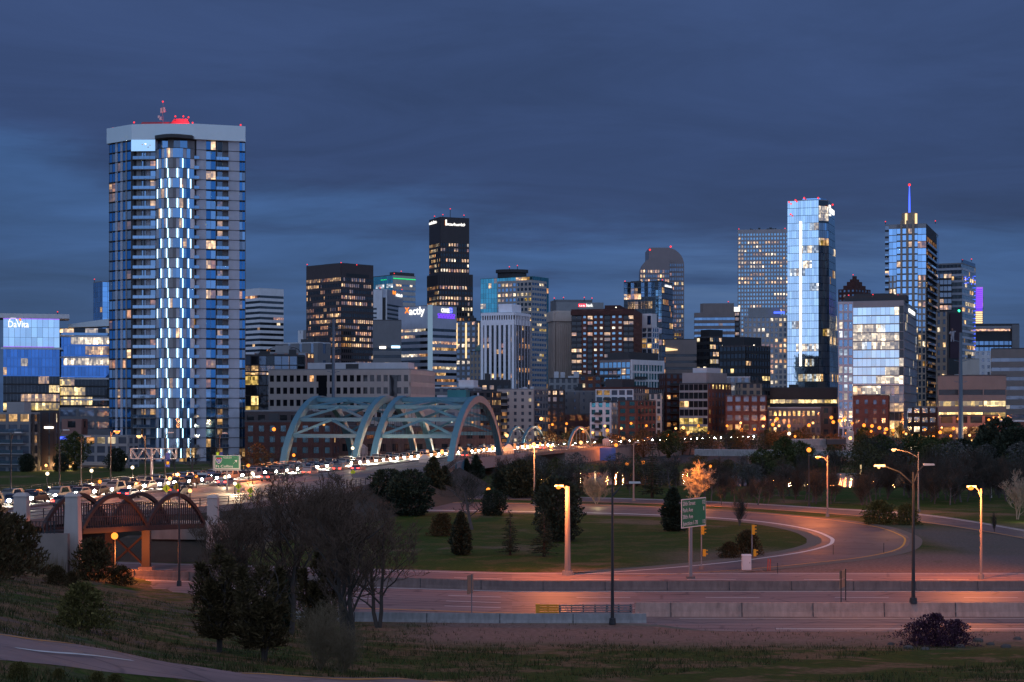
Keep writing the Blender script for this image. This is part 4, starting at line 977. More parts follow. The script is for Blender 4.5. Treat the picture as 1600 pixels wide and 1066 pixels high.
b = Bld('office_tower', 'banded office block with a glowing glass corner and two rooftop signs', foot(623, 672, 713, 1000, 46), zpx(478, 1000), -2)
b.core('glass_black')
st = S(bw=1.8, fh=3.85, pier=0, sill=.54, lit=.48, wall='wall_lilac', glass='glass_black', lits=('lit_warm', 'lit_warm', 'lit_amber', 'lit_white'), top=13.5, run=.8)
b.facade(b.left, **st, u1=b.left.W-2); b.facade(b.right, **st, u0=2)
q = MB(); q.tube([(b.C.x, b.C.y+1.2, -2), (b.C.x, b.C.y+1.2, b.zt+.6)], 1.5, 'corner_glow', 14); q.build('glass_corner', b.root)
b.roof('roof_grey', plan=[b.C, b.R, b.B, b.L])
f = b.left; b.sign(f, 'X', 'sign_orange', 633.5, 640, 480.5, 489.5, .4, .25); b.sign(f, 'actly', 'sign_white', 640.2, 664, 479.5, 491.5, .4, .25)
f = b.right; b.sign(f, 'CHASE', 'sign_white', 689, 701.5, 482, 488.5, .4, .25)
q = MB(); u = f.u(703.3); z_ = f.z(485.3, u)
for k in range(4):
    a0 = k*math.pi/2; q.bar(f.at(u+1.2*math.cos(a0+.3), z_+1.35*math.sin(a0+.3), .5), f.at(u+1.2*math.cos(a0+1.3), z_+1.35*math.sin(a0+1.3), .5), .5, .75, 'sign_blue')
q.build('logo', b.root); q = MB(); u0, u1 = f.u(683.5), f.u(710); za, zc = f.z(496, u0), f.z(491, u0); f.box(q, u0, u1, za-.4, za, .3, .5, 'sign_violet'); f.box(q, u0, u1, zc, zc+.4, .3, .5, 'sign_violet')
for k in range(6): u2 = u0+(u1-u0)*k/6; w6 = (u1-u0)/6; q.bar(f.at(u2, zc, .5), f.at(u2+w6/2, za, .5), .4, .5, 'sign_violet'); q.bar(f.at(u2+w6/2, za, .5), f.at(u2+w6, zc, .5), .4, .5, 'sign_violet')
q.build('zigzag_light', b.root); b.done()
# tall dark tower
b = Bld('office_tower', 'tallest black brown office tower with two white signs at its top', foot(671, 688, 733, 1250, 24), zpx(340, 1250), -2)
b.core('wall_black'); st = S(bw=2.2, fh=3.95, pier=.36, sill=.42, lit=.48, wall='wall_darkbrown', glass='glass_black', lits=('lit_warm', 'lit_warm', 'lit_amber', 'lit_white'), top=19)
zs = zpx(428, 1250); b.facade(b.left, **st, z0=zs); b.facade(b.right, **st, z0=zs)
st2 = but(st, top=9); lo_ = [Face(b.left.p0+Vector((-1.5, -1.8)), b.C+Vector((-.8, -2.6)), -2, zs), Face(b.C+Vector((-.8, -2.6)), b.R+Vector((2.8, -1.2)), -2, zs)]
q = MB(); q.prism([lo_[0].p1, lo_[1].p1, b.B+Vector((2.5, 1)), lo_[0].p0], -2, zs-.3, 'wall_black'); q.build('lower_block', b.root)
for f in lo_:
    b.facade(f, **st2)
    for k in range(int(f.W/2)): f.box(b.wall, k*2+.2, k*2+.5, zs-8.5, zs-.8, .25, .5, 'wall_black')
g = b.left; wordmark(g, b.root, g.u(671.5), g.u(683), g.z(352, 0), g.z(347, 0), 'sign_white', 5); g = b.right; wordmark(g, b.root, g.u(698.3), g.u(726.5), g.z(352, 0), g.z(347.2, 0), 'sign_white', 8); q = MB(); g.box(q, g.u(695.6), g.u(697.8), g.z(352, 0), g.z(343, 0), .4, .6, 'sign_white'); g.box(q, g.u(695.2), g.u(695.7), g.z(352, 0), g.z(344, 0), .4, .6, 'sign_orange'); q.build('logo', b.root)
for px, py, m_ in ((679, 338.5, 1), (692, 336, 1), (703.5, 327, 12), (725, 337, 1)): b.beacon(px, py, 1256, m_)
b.roof('wall_black'); b.done()
b = block('hotel_tower', 'grey brown hotel tower with uplit columns behind the banded office', 712, 744, 757, 502, 1080, 70, S(bw=4, fh=3.7, pier=.45, sill=.4, lit=.16, wall='wall_midgrey', glass='glass_dark', lits=WARM), finish=False)
for px in (714, 728.5, 747):
    f = b.left if px < 744 else b.right; q = MB(); u = f.u(px); f.box(q, u-.5, u+.5, f.z(560 if px > 720 else 545, u), f.z(505, u), .3, .55, 'uplight'); q.build('uplit_column', b.root)
b.units(3); b.done()
b = block('office_block', 'brown stone block with a small green dome behind the white striped tower', 735, 752, 772, 549, 960, 40, S(bw=4, fh=3.6, pier=.5, sill=.45, lit=.10, wall='wall_tan', glass='glass_dark', lits=WARM), finish=False)
q = MB(); q.tube([(b.C.x+2, b.C.y+8, b.zt), (b.C.x+2, b.C.y+8, b.zt+2), (b.C.x+2, b.C.y+8, b.zt+4.2), (b.C.x+2, b.C.y+8, b.zt+5.2)], [6, 5.6, 3.4, .4], 'copper_green', 16); q.build('dome', b.root); b.done()
# white striped hotel
b = Bld('apartment_tower', 'white tower striped with tall pale piers and dark window strips', foot(752, 804, 828, 880, 66), zpx(489, 880), -2)
b.core('wall_black')
for f, n_ in ((b.left, 7), (b.right, 5)):
    zt_ = b.zt; f.box(b.wall, 0, f.W, zt_-6.3, zt_-3.6, 0, .6, 'wall_bright'); f.box(b.wall, 0, f.W, zt_-1.2, zt_, 0, .6, 'wall_bright'); bwid = f.W/n_
    for k in range(n_+1):
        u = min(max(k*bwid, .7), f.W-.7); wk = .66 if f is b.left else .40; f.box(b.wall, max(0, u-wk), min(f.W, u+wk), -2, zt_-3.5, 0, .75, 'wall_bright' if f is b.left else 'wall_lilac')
    for k in range(n_*2): f.box(b.wall, k*bwid/2+.2, k*bwid/2+.8, zt_-3.7, zt_-1.1, 0, .5, 'wall_bright')
    b.facade(f, bwid, 3.15, .52, .28, .15, 'wall_charcoal', 'glass_black', ('lit_warm', 'lit_amber'), top=6.4, pp=.1)
b.penthouse(.15, .75, .15, .55, 5.0, 'wall_bright'); b.roof('roof_white'); b.done()
# teal crowned tower
b = Bld('office_tower', 'teal glass office tower with a dark disc roof and beige window grid', foot(751, 832, 857, 1300, 58), zpx(432, 1300), -2)
b.core('glass_black'); st = S(bw=2.6, fh=3.95, pier=0, sill=0, lit=.06, glass='glass_teal', mull=.12, wall='teal_metal', lits=WARM)
b.facade(b.left, **st); b.facade(b.right, **st); f = b.left
pl = [f.p0+f.d*f.u(781)+f.n*3.5, b.C+f.n*3.5+b.right.n*1.5, b.C+b.right.d*(b.right.u(851))+b.right.n*1.5, b.B]
g1, g2 = Face(pl[0], pl[1], -2, zpx(438, 1300)), Face(pl[1], pl[2], -2, zpx(438, 1300)); q = MB(); q.prism([pl[1], pl[2], (b.B+b.C)/2, (b.L+b.C)/2], -2, g1.z1-.2, 'wall_beige'); q.build('beige_block', b.root)
gs = S(bw=3.4, fh=3.95, pier=.34, sill=.40, wall='wall_beige', glass='glass_steel', top=2)
b.facade(g1, **gs, lit=.5, lits=('lit_yellow', 'lit_white', 'lit_warm')); b.facade(g2, **but(gs, pier=.1, sill=.5), lit=.12, lits=('lit_yellow', 'lit_white'))
c_ = (b.C+b.B)/2; q = MB(); e_ = [Vector((gpx(800, 1310)+11.5*math.cos(2*math.pi*k/20), 1318+7*math.sin(2*math.pi*k/20))) for k in range(20)]
q.prism(e_, b.zt, zpx(425, 1300), 'wall_charcoal'); q.prism([p*1.0+(p-Vector((gpx(800, 1310), 1318)))*.12 for p in e_], zpx(424, 1300), zpx(419, 1300), 'wall_charcoal'); q.build('disc_roof', b.root)
for px, py in ((796, 417.5), (808.5, 415.5)): b.beacon(px, py, 1300, 2)
b.roof('teal_metal', .2); b.units(3, 2, 4.5); b.done()
# ribbed concrete block and the bank roofs
b = Bld('concrete_tower', 'blank ribbed beige concrete tower beside the brick apartments', foot(857, 867, 896, 900, 14), zpx(487, 900), -2)
b.core('wall_concrete')
for f in (b.left, b.right):
    f.box(b.wall, 0, f.W, b.zt-5.2, b.zt, 0, 1.1, 'wall_concrete')
    for k in range(int(f.W/1.15)): f.box(b.wall, k*1.15+.1, k*1.15+.62, -2, b.zt-5.3, 0, .45, 'wall_concrete')
b.right.box(b.wall, 0, .25, -2, b.zt-5.2, .45, .5, 'wall_black'); b.roof('wall_concrete'); b.done()
b = block('office_block', 'wide low grey rooftop block carrying a red and white bank sign', 857, 872, 975, 487, 1180, 10, S(bw=7, fh=7, pier=.9, sill=.85, lit=0, wall='wall_grey', glass='glass_dark'), roofm='roof_grey', finish=False)
f = b.right; f.box(b.wall, f.u(943), f.u(965), f.z(488, 20), f.z(485, 20)+1.2, .3, 2.0, 'brick_brown'); q = MB(); u0, u1 = f.u(904), f.u(915); f.box(q, u0, u1, f.z(479.5, u0), f.z(475, u0), -.2, .2, 'sign_red'); q.build('sign_panel', b.root)
f.box(b.wall, f.u(870), f.u(943), f.z1-.2, f.z(472.5, 10), -3, .1, 'wall_grey')
lettering('us', 'sign_white', b.root, f.at(u0+.6, f.z(479, u0), .45), f.rz, u1-u0-1.2, 1.6, depth=.15); lettering('bank', 'sign_white', b.root, f.at(f.u(916), f.z(479.3, u0), .45), f.rz, f.u(926)-f.u(916), 2.2, depth=.2)
for px, py in ((866, 466.5), (880.5, 465.5), (894, 471), (913, 465.5), (925, 466.5)): b.beacon(px, py, 1190, 1)
b.penthouse(.0, .55, .2, .8, 9, 'wall_midgrey'); b.done()
# brick apartment tower
b = Bld('apartment_tower', 'wide red brick apartment tower with dark balcony columns', foot(893, 990, 1004, 860, 80), zpx(484, 860), -2)
b.core('brick_dark'); f = b.left; BK = [(893, 909, 1), (909, 918, 0), (918, 926, 1), (926, 944, 0), (944, 954, 1), (954, 974, 0), (974, 990, 1)]
for pa, pb, bal in BK:
    ua, ub = max(0, f.u(pa)), min(f.W, f.u(pb))
    if bal:
        b.facade(f, 2.3, 2.85, .08, .28, .22, 'wall_charcoal', 'glass_black', ('lit_warm', 'lit_amber', 'lit_warm'), pp=.1, u0=ua, u1=ub, top=3)
        b.balconies(f, ua+.2, ub-.2, 2.85, -2, b.zt-3, .9, 'wall_black', 'mech_dark')
    else: b.facade(f, 3.0, 2.85, .52, .58, .16, 'brick_red', 'glass_pale', ('lit_warm', 'lit_white', 'lit_amber'), pp=.5, u0=ua, u1=ub, top=3)
b.facade(b.right, 3, 2.85, .6, .5, .04, 'brick_red', 'glass_dark', WARM, top=3); f.box(b.wall, -.3, f.W+.3, b.zt-2.6, b.zt-.4, .5, 1.1, 'brick_dark'); b.roof('brick_dark'); b.penthouse(.2, .8, .25, .5, 3, 'brick_dark'); b.beacon(962.5, 481, 862, 0, .6, 'strip_warm'); b.done()
b = block('office_tower', 'black mirror glass tower with amber top floors by the curved roof tower', 975, 1034, 1051, 440, 1120, 66, S(bw=2.4, fh=3.9, pier=0, sill=.06, lit=.18, glass='glass_black', wall='wall_black', lits=('lit_amber', 'lit_warm', 'lit_dim'), mull=.10), S(bw=2.4, fh=3.9, pier=0, sill=.1, lit=.12, glass='glass_dark', wall='wall_black', lits=('lit_amber', 'lit_warm'), mull=.1), finish=False, core='glass_black')
f = b.left; b.facade(f, 2.4, 3.9, 0, 0, .0, glass='glass_steel', z0=b.zt-10, z1=b.zt, mull=.1, pp=.1); b.facade(f, 2.4, 3.9, 0, 0, .9, glass='glass_black', lits=('lit_amber', 'lit_warm'), z0=b.zt-18, z1=b.zt-13, u0=f.W*.1, u1=f.W*.75)
b.facade(f, 2.4, 3.9, 0, 0, 0, glass='glass_pale', z0=f.z(500, 0), z1=f.z(455, 0), u0=f.u(1024.5), u1=f.u(1034), pp=.2)
g = b.right; wordmark(g, b.root, g.u(1038.5), g.u(1048.5), g.z(447, 0), g.z(443.3, 0), 'sign_white', 4); b.units(3, 1, 3)
for px, py in ((976.5, 440), (1035, 438)): b.beacon(px, py, 1121)
b.done()
# tower with the rounded double roof
cr = thing('curved_tower', 'brown granite tower with a rounded double curved roof', 'tower', (gpx(1045, 1400), 1400, -2))
def vault(x0, x1, d0, d1, zt_, rl, rr, mat, name):
    """block whose roofline is rounded left (rl) and right (rr), seen from the front"""
    X0, X1 = gpx(x0, d0), gpx(x1, d0); P = [(X0, -2)]; 
    for k in range(9):
        a_ = math.pi*k/16; P.append((X0+rl*(1-math.sin(a_)) if False else X0+rl*(1-math.cos(a_)), zt_-rl+rl*math.sin(a_)))
    for k in range(9):
        a_ = math.pi*k/16; P.append((X1-rr+rr*math.sin(a_), zt_-rr+rr*math.cos(a_)))
    P.append((X1, -2)); q = MB(); n_ = len(P); q.v = [(x, d0, z) for x, z in P]+[(x, d1, z) for x, z in P]; q.mi(mat)
    q.f.append(tuple(range(n_-1, -1, -1))); q.m.append(0); q.f.append(tuple(n_+i for i in range(n_))); q.m.append(0)
    for i in range(n_): j = (i+1) % n_; q.f.append((i, j, n_+j, n_+i)); q.m.append(0)
    q.f = [tuple(reversed(f_)) for f_ in q.f]; return q.build(name, cr)
surf('granite_brown', (.20, .155, .16), .35, .12, .2, spec=.6)
zc1, zc2 = zpx(387, 1400), zpx(403, 1390); vault(1014, 1069, 1400, 1440, zc1, .5, 15, 'granite_brown', 'main_vault'); vault(1000.5, 1046, 1385, 1400, zc2, 13, .5, 'granite_brown', 'front_vault')
f = Face((gpx(1000.5, 1385), 1385), (gpx(1046, 1385), 1385), -2, zc2-9); g = Face((gpx(1046, 1400), 1400), (gpx(1068, 1400), 1400), -2, zc1-12)
b = MB(); cnt = 0
for ff, nx in ((f, 12), (g, 6)):
    for j in range(34):
        z_ = ff.z1-3.9*(j+1)
        if z_ < 5: break
        p_ = rng.choice((.05, .15, .3, .6))
        for i in range(nx):
            u0 = ff.W*(i+.15)/nx; u1 = ff.W*(i+.85)/nx; mt = rng.choice(('lit_warm', 'lit_yellow', 'lit_amber')) if rng.random() < p_ else 'glass_dark'
            if cnt < 100:
                o = link('window', pane_mesh(mt), cr); o.location = ff.at(u0, z_, .2)-Vector(cr.location); o.scale = (u1-u0, 1, 2.3); cnt += 1
            else: b.poly([ff.at(u0, z_, .2), ff.at(u1, z_, .2), ff.at(u1, z_+2.3, .2), ff.at(u0, z_+2.3, .2)], mt)
b.build('window', cr)['kind'] = 'stuff'
for px, py in ((1015.5, 390.5), (1048, 385.5)):
    q = MB(); q.ball((gpx(px, 1400), 1400, zpx(py, 1400)), .8, 'red_beacon', 8, 6); q.build('beacon', cr)
b = block('apartment_tower', 'slim white slab tower with a raised plain top before the black glass tower', 1003, 1019, 1029, 512, 900, 60, S(bw=2.6, fh=2.9, pier=.18, sill=.22, lit=.4, wall='wall_white', glass='glass_steel', lits=('lit_warm', 'lit_dim')), roofm='roof_white', finish=False)
q = MB(); f = b.left; f.box(q, 0, f.W, b.zt, f.z(490.5, 0), -6, .3, 'wall_white'); f.box(q, f.W*.55, f.W*.9, f.z(508, 0), f.z(494, 0), .3, .34, 'glass_deep'); q.build('raised_top', b.root); b.done()
b = block('office_block', 'low pink granite block with a glowing slanted ledge', 1040, 1086, 1092, 531, 930, 76, S(bw=3, fh=3.7, pier=0, sill=.6, lit=.10, wall='wall_pink', glass='glass_black', lits=('lit_yellow', 'lit_white'), top=8), finish=False)
q = MB(); f = b.left; q.hexa([f.at(0, f.z(549, 0), .9), f.at(f.W*.36, f.z(547.5, 0), .9), f.at(f.W*.36, f.z(547.5, 0), .2), f.at(0, f.z(549, 0), .2), f.at(0, f.z(543, 0), .9), f.at(f.W*.36, f.z(546, 0), .9), f.at(f.W*.36, f.z(546, 0), .2), f.at(0, f.z(543, 0), .2)], 'uplight'); q.build('lit_ledge', b.root); b.done()
b = block('office_tower', 'stepped pink granite office tower with window bands', 1085, 1091, 1148, 490, 1200, 10, S(bw=3, fh=4, pier=0, sill=.55, lit=.10, wall='wall_pink', glass='glass_steel', lits=WARM, top=3), roofm='wall_pink', finish=False)
q = MB(); f = b.right; q.prism([f.at(f.u(1099), 0, -1).xy, f.at(f.u(1147), 0, -1).xy, f.at(f.u(1147), 0, -20).xy, f.at(f.u(1094), 0, -20).xy, f.at(f.u(1094), 0, -5).xy], b.zt, f.z(474, 10), 'wall_pink'); q.build('upper_step', b.root); b.beacon(1138, 472, 1205); b.done()
b = block('office_tower', 'narrow black office tower with lit floors left of the black slab', 1089, 1109, 1146, 527, 860, 38, S(bw=2.2, fh=3.7, pier=.06, sill=.42, lit=.26, wall='wall_black', glass='glass_black', lits=('lit_yellow', 'lit_warm', 'lit_white')), finish=False); b.penthouse(.05, .6, .1, .8, 4, 'wall_black'); b.done()
b = block('office_tower', 'black glass slab with few yellow windows left of the glass towers', 1124, 1165, 1203, 541, 800, 44, S(bw=2.2, fh=3.7, pier=.08, sill=.40, lit=.13, wall='wall_black', glass='glass_black', lits=('lit_yellow', 'lit_warm', 'lit_dim')), finish=False)
b.penthouse(.02, .75, .1, .9, 4.5, 'wall_black'); b.beacon(1178, 540, 801, 0, .55, 'strip_warm'); b.done()
# tallest pale grid tower
b = block('office_tower', 'tall flat pale granite tower dotted with a grid of small windows', 1153, 1156, 1232, 360, 1680, 3, S(bw=3.0, fh=4.0, pier=.42, sill=.44, lit=.30, wall='wall_granite', glass='glass_pale', lits=('lit_warm', 'lit_white', 'lit_warm'), top=3.5), depth=35, roofm='wall_granite', finish=False, core='wall_granite')
b.units(9, 1.5, 4, frac=.06)
for px, py in ((1154.5, 358.5), (1226.5, 357.5)): b.beacon(px, py, 1681)
b.done()
b = block('office_tower', 'beige grid tower with a grey crown and blue roof light', 1162, 1168, 1230, 497, 1130, 6, S(bw=2.8, fh=3.6, pier=.42, sill=.36, lit=.22, wall='wall_beige', glass='glass_dark', lits=('lit_warm', 'lit_white', 'lit_amber')), roofm='roof_grey', finish=False)
f = b.right; b.penthouse(.1, .85, .1, .7, 7, 'wall_grey'); q = MB(); f.box(q, f.u(1209), f.u(1226), f.z(490, 30), f.z(487, 30), .2, .6, 'led_blue'); q.build('lit_sign', b.root); b.done()
b = block('office_block', 'small block with a white sign between the granite and grid towers', 1147, 1148, 1156, 481, 1250, 4, S(bw=3, fh=3.7, pier=.3, sill=.4, lit=.5, wall='wall_darkbrown', glass='glass_black', lits=WARM), finish=False); q = MB(); f = b.right; f.box(q, 0, f.W, f.z(487, 0), f.z(480, 0), .3, .7, 'sign_white'); q.build('lit_sign', b.root); b.done()
# glass tower with the vertical line of light
gt = thing('glass_tower', 'tall bright blue glass tower with a vertical line of white light', 'tower', (gpx(1279, 900), 900, -2)); D0 = 900
g0 = plan_pts((1230, 906), (1279, 900), (1297, 904), (1312, 930), (1245, 950)); g1 = plan_pts((1230.5, 907), (1279, 902), (1294, 905), (1303.5, 926), (1247, 946))
zt_ = zpx(312, 902); zk = zpx(345, 902); q = MB(); q.prism(g0, -2, zt_-.4, 'glass_black', g1); q.build('inner_block', gt)
panes = []
def slant(f0, f1, z0, z1, nx, fh, fn, mesh):
    A0, B0, A1, B1 = Vector((*f0[0], -2)), Vector((*f0[1], -2)), Vector((*f1[0], zt_)), Vector((*f1[1], zt_)); ny = int((z1-z0)/fh)
    nrm = (B0-A0).cross(Vector((0, 0, 1))).normalized()*.12
    P = lambda s, z: (A0.lerp(B0, s)).lerp(A1.lerp(B1, s), (z+2)/(zt_+2))+nrm
    for j in range(ny):
        p_ = rng.choice((.0, .04, .08, .2, .5)); on = False
        for i in range(nx):
            if rng.random() > .72: on = rng.random() < p_
            z = z0+j*fh; panes.append(([P((i+.03)/nx, z+.1), P((i+.97)/nx, z+.1), P((i+.97)/nx, z+fh-.12), P((i+.03)/nx, z+fh-.12)], fn(on, i, j, ny)))
lw = lambda *k: rng.choice(k)
slant((g0[0], g0[1]), (g1[0], g1[1]), 4, zt_, 14, 4.1, lambda on, i, j, n: lw('lit_cool', 'lit_white') if (on and j < n-3) or j in (n-4,) and i > 9 else 'glass_bright', None)
slant((g0[1], g0[2]), (g1[1], g1[2]), 4, zk, 5, 4.1, lambda on, i, j, n: lw('lit_warm', 'lit_white', 'lit_yellow') if on else 'glass_steel' if (i+j) % 5 == 0 else 'glass_dark', None)
slant((g0[1], g0[2]), (g1[1], g1[2]), zk, zt_, 5, 4.1, lambda on, i, j, n: 'lit_white' if j < 2 else 'glass_blue', None)
slant((g0[2], g0[3]), (g1[2], g1[3]), 4, zt_-4, 8, 4.1, lambda on, i, j, n: lw('lit_warm', 'lit_white') if on and rng.random() < .5 else 'glass_pale', None)
panes.sort(key=lambda p: -p[0][2].z-(40 if p[1].startswith('lit') else 0))
for P_, mt in panes[:100]:
    q = MB(); q.poly(P_, mt); q.build('window', gt)
q = MB()
for P_, mt in panes[100:]: q.poly(P_, mt)
q.build('window', gt)['kind'] = 'stuff'
q = MB(); d_ = 903.6; q.box(gpx(1249.3, d_), gpx(1251.7, d_), d_-.6, d_+.4, zpx(572, d_), zpx(346, d_), 'strip_warm'); q.build('light_strip', gt)
q = MB(); q.prism([p.lerp(Vector((gpx(1268, 920), 925)), .0) for p in g1], zt_-.4, zt_+.1, 'roof_grey'); q.prism(plan_pts((1254, 906), (1282, 903), (1292, 908), (1290, 935), (1256, 940)), zt_, zpx(310, 904), 'glass_blue'); q.build('roof', gt)
q = MB(); f = Face(g1[2], g1[3], 0, 1); f.box(q, f.W*.10, f.W*.26, zpx(327, 915), zpx(323, 915), .2, .6, 'sign_white'); f.box(q, f.W*.22, f.W*.85, zpx(334, 915), zpx(327, 915), .2, .6, 'sign_white'); f.box(q, f.W*.15, f.W*.3, zpx(339, 915), zpx(336.5, 915), .2, .6, 'sign_white'); q.build('roof_sign', gt)
for px, py in ((1233, 316), (1243, 313), (1256.5, 309.5), (1278.5, 309.5), (1301, 320), (1235.5, 335)):
    q = MB(); q.ball((gpx(px, 903), 903, zpx(py, 903)), .5, 'red_beacon', 8, 6); q.build('beacon', gt)
# brick stepped tower
br = Bld('brick_tower', 'dark red brick tower stepping up to a small pyramid top', foot(1311, 1336, 1360, 462, 1200, 45), zpx(462, 1200), -2) if False else block('brick_tower', 'dark red brick tower stepping up to a small pyramid top', 1310, 1336, 1360, 452, 1200, 45, S(bw=4, fh=3.6, pier=.5, sill=.5, lit=.12, wall='brick_dark', glass='glass_dark', lits=WARM), roofm='brick_dark', finish=False)
for k, (a0, a1, py) in enumerate(((.10, .80, 446), (.18, .66, 440), (.26, .55, 436), (.32, .46, 431))): br.penthouse(a0, a1, a0, a1, zpx(py, 1205)-br.zt, 'brick_dark', 'upper_step')
br.beacon(1333, 430, 1205); br.done()
# broad glass office on the right
b = Bld('glass_office', 'broad bright glass office with many lit white floors', foot(1310, 1412, 1432, 700, 72), zpx(470, 700), -2)
b.core('glass_black'); f = b.left; us = f.u(1333)
b.facade(f, 2.0, 3.7, .30, .24, .30, 'wall_lilac', 'glass_steel', ('lit_cool', 'lit_white'), u1=us, top=1, pp=.4)
b.facade(f, 1.9, 3.7, 0, .10, .42, 'metal_grey', 'glass_bright', COOL, u0=us, u1=f.u(1405), mull=.07, top=2.6, z0=f.z(601, us), run=.82)
b.facade(f, 1.9, 3.7, 0, .06, .5, 'metal_grey', 'glass_black', ('lit_warm', 'lit_white', 'lit_dim'), u0=us, z1=f.z(601, us)-.6, mull=.07)
b.facade(f, 1.9, 3.7, 0, .06, .1, 'metal_grey', 'glass_black', COOL, u0=f.u(1405), mull=.07, z0=f.z(601, us), top=2)
f.box(b.wall, us, f.W, f.z(602, us), f.z(600.5, us), 0, .5, 'wall_white')
b.facade(b.right, 1.9, 3.7, 0, .06, .08, 'metal_grey', 'glass_blue', COOL, mull=.07, top=1)
q = MB(); f.box(q, us-4, f.W+1, b.zt-.2, f.z(462, us), -14, -2.5, 'mech_dark'); f.box(q, us, f.u(1395), f.z(462, us), f.z(458.5, us), -12, -4, 'mech_dark'); q.build('roof_screen', b.root)
q = MB(); g = b.right; g.box(q, g.W*.3, g.W*.75, g.z(483, 0), g.z(477.5, 0), .3, .7, 'sign_white'); q.build('lit_sign', b.root); b.roof('roof_grey', .2)
for px, py in ((1326, 462), (1364, 461), (1403, 462)): b.beacon(px, py, 704)
b.done()
# hotel tower with the blue spire
b = Bld('hotel_tower', 'tall beige and blue glass hotel tower with a glowing blue spire', foot(1383, 1447, 1466, 860, 70), zpx(350, 860), -2)
b.core('glass_black'); f = b.left; zm = f.z(432, 0)
for pa, pb, bal in ((1383, 1389, 1), (1389, 1401, 0), (1401, 1407, 2), (1407, 1410, 3), (1410, 1416, 2), (1416, 1419.5, 3), (1419.5, 1425, 2), (1425, 1429, 3), (1429, 1434, 2), (1434, 1447, 0)):
    ua, ub = max(0, f.u(pa)), min(f.W, f.u(pb))
    if bal == 1: b.facade(f, 3, 3.4, 0, .3, .08, 'wall_charcoal', 'glass_dark', WARM, u0=ua, u1=ub, pp=.3); b.balconies(f, ua, ub, 3.4, 20, b.zt-6, 1.0, 'wall_charcoal', 'glass_steel')
    elif bal == 3: f.box(b.wall, ua, ub, -2, f.z(346, 0), 0, .7, 'wall_tan')
    elif bal == 2: b.facade(f, 2.6, 3.4, .06, .22, .10, 'wall_midgrey', 'glass_blue', WARM, u0=ua, u1=ub, pp=.2, top=2)
    else:
        b.facade(f, 1.9, 3.4, 0, .08, .06, 'metal_grey', 'glass_blue', WARM, u0=ua, u1=ub, z0=zm, mull=.07, top=2); b.facade(f, 2.2, 3.4, .38, .25, .22, 'wall_tan', 'glass_steel', WARM, u0=ua, u1=ub, z1=zm, pp=.4)
g = b.right; b.facade(g, 3.5, 3.4, .08, .2, .22, 'wall_charcoal', 'glass_black', ('lit_amber', 'lit_warm'), u1=g.W*.8, top=6); b.balconies(g, .3, g.W*.78, 3.4, 0, b.zt-7, 1.2, 'wall_midgrey', 'glass_steel'); g.box(b.wall, g.W*.8, g.W, -2, zm, 0, .7, 'wall_tan'); g.box(b.wall, g.W*.8, g.W, zm, b.zt-2, 0, .5, 'glass_blue')
b.roof('roof_grey', .3); q = MB(); x, y = gpx(1421, 872), 872; q.tube([(x, y, b.zt), (x, y, zpx(333.5, 872))], 4.0, 'wall_tan', 16); q.build('drum', b.root)
for k in (-1, 1): q = MB(); q.box(x+k*2.6-.5, x+k*2.6+.5, y-4.0, y-3.2, b.zt+.5, zpx(335, 872), 'uplight'); q.build('uplit_column', b.root)
q = MB(); q.tube([(x, y, zpx(335, 872)), (x, y, zpx(310, 872)), (x, y, zpx(290, 872))], [.55, .42, .18], 'led_blue', 8); sp_ = q.build('spire', b.root); q = MB(); q.ball((x, y, zpx(289, 872)), .7, 'red_beacon'); q.build('red_lamp', sp_)
for px, py in ((1383.5, 347), (1461.5, 346)): b.beacon(px, py, 866)
b.done()
b = block('office_tower', 'dark brown tower with a tall mural banner of a player in white', 1463, 1480, 1503, 487, 800, 30, S(bw=3, fh=3.6, pier=.5, sill=.4, lit=.10, wall='wall_tan', glass='glass_dark', lits=WARM), S(bw=30, fh=90, pier=.2, sill=.05, lit=0, wall='wall_darkbrown', glass='wall_black'), finish=False)
g = b.right; surf('mural_ink', (.035, .02, .035)); surf('mural_white', (.38, .37, .42)); surf('mural_skin', (.25, .15, .12)); q = MB(); g.box(q, g.W*.15, g.W*.92, g.z(560, 3), g.z(490, 3), .3, .45, 'mural_ink'); mu = q.build('mural_banner', b.root)
q = MB(); um = g.u(1486.5); zz_ = lambda py: g.z(py, um)
def limb(a, c, r0, r1, mt): q.tube([g.at(um+a[0], zz_(a[1]), .5), g.at(um+c[0], zz_(c[1]), .5)], [r0, r1], mt, 8)
limb((0, 513.5), (0, 517), .5, .55, 'mural_skin'); limb((0, 518), (.1, 526), 1.15, .85, 'mural_white'); limb((-.9, 518.5), (-1.7, 522), .4, .3, 'mural_white'); limb((-1.7, 522), (-.6, 524), .3, .25, 'mural_skin'); limb((.9, 518.5), (2.2, 518), .4, .3, 'mural_white'); limb((-.4, 526), (-.7, 534), .55, .3, 'mural_white'); limb((.5, 526), (.9, 534), .55, .3, 'mural_white'); q.build('mural_figure', mu)
q = MB(); f = b.left; f.box(q, f.W*.62, f.W*.78, f.z(622, 0), f.z(585, 0), .4, .7, 'uplight'); q.build('uplit_column', b.root); q = MB(); q.ball(g.at(g.W*.8, b.zt+.6, 0), .6, 'signal_green'); q.build('green_light', b.root)
q = MB(); g.box(q, g.W*.45, g.W*1.15, g.z(595, 0), g.z(585, 0), .4, 1.2, 'wall_white'); q.build('white_box', b.root); b.done()
b = block('glass_tower', 'pale glass tower dotted with tiny blue lights, right of the spire tower', 1466, 1503, 1524, 412, 940, 62, S(bw=2.4, fh=3.5, pier=0, sill=.36, lit=.14, wall='wall_lilac', glass='glass_bright', lits=('lit_warm', 'lit_white'), mull=.08), finish=False, roofm='roof_grey')
f = b.left; f.box(b.wall, 0, f.u(1484), f.z(428, 0), b.zt+.5, 0, .1, 'glass_pale') if False else None
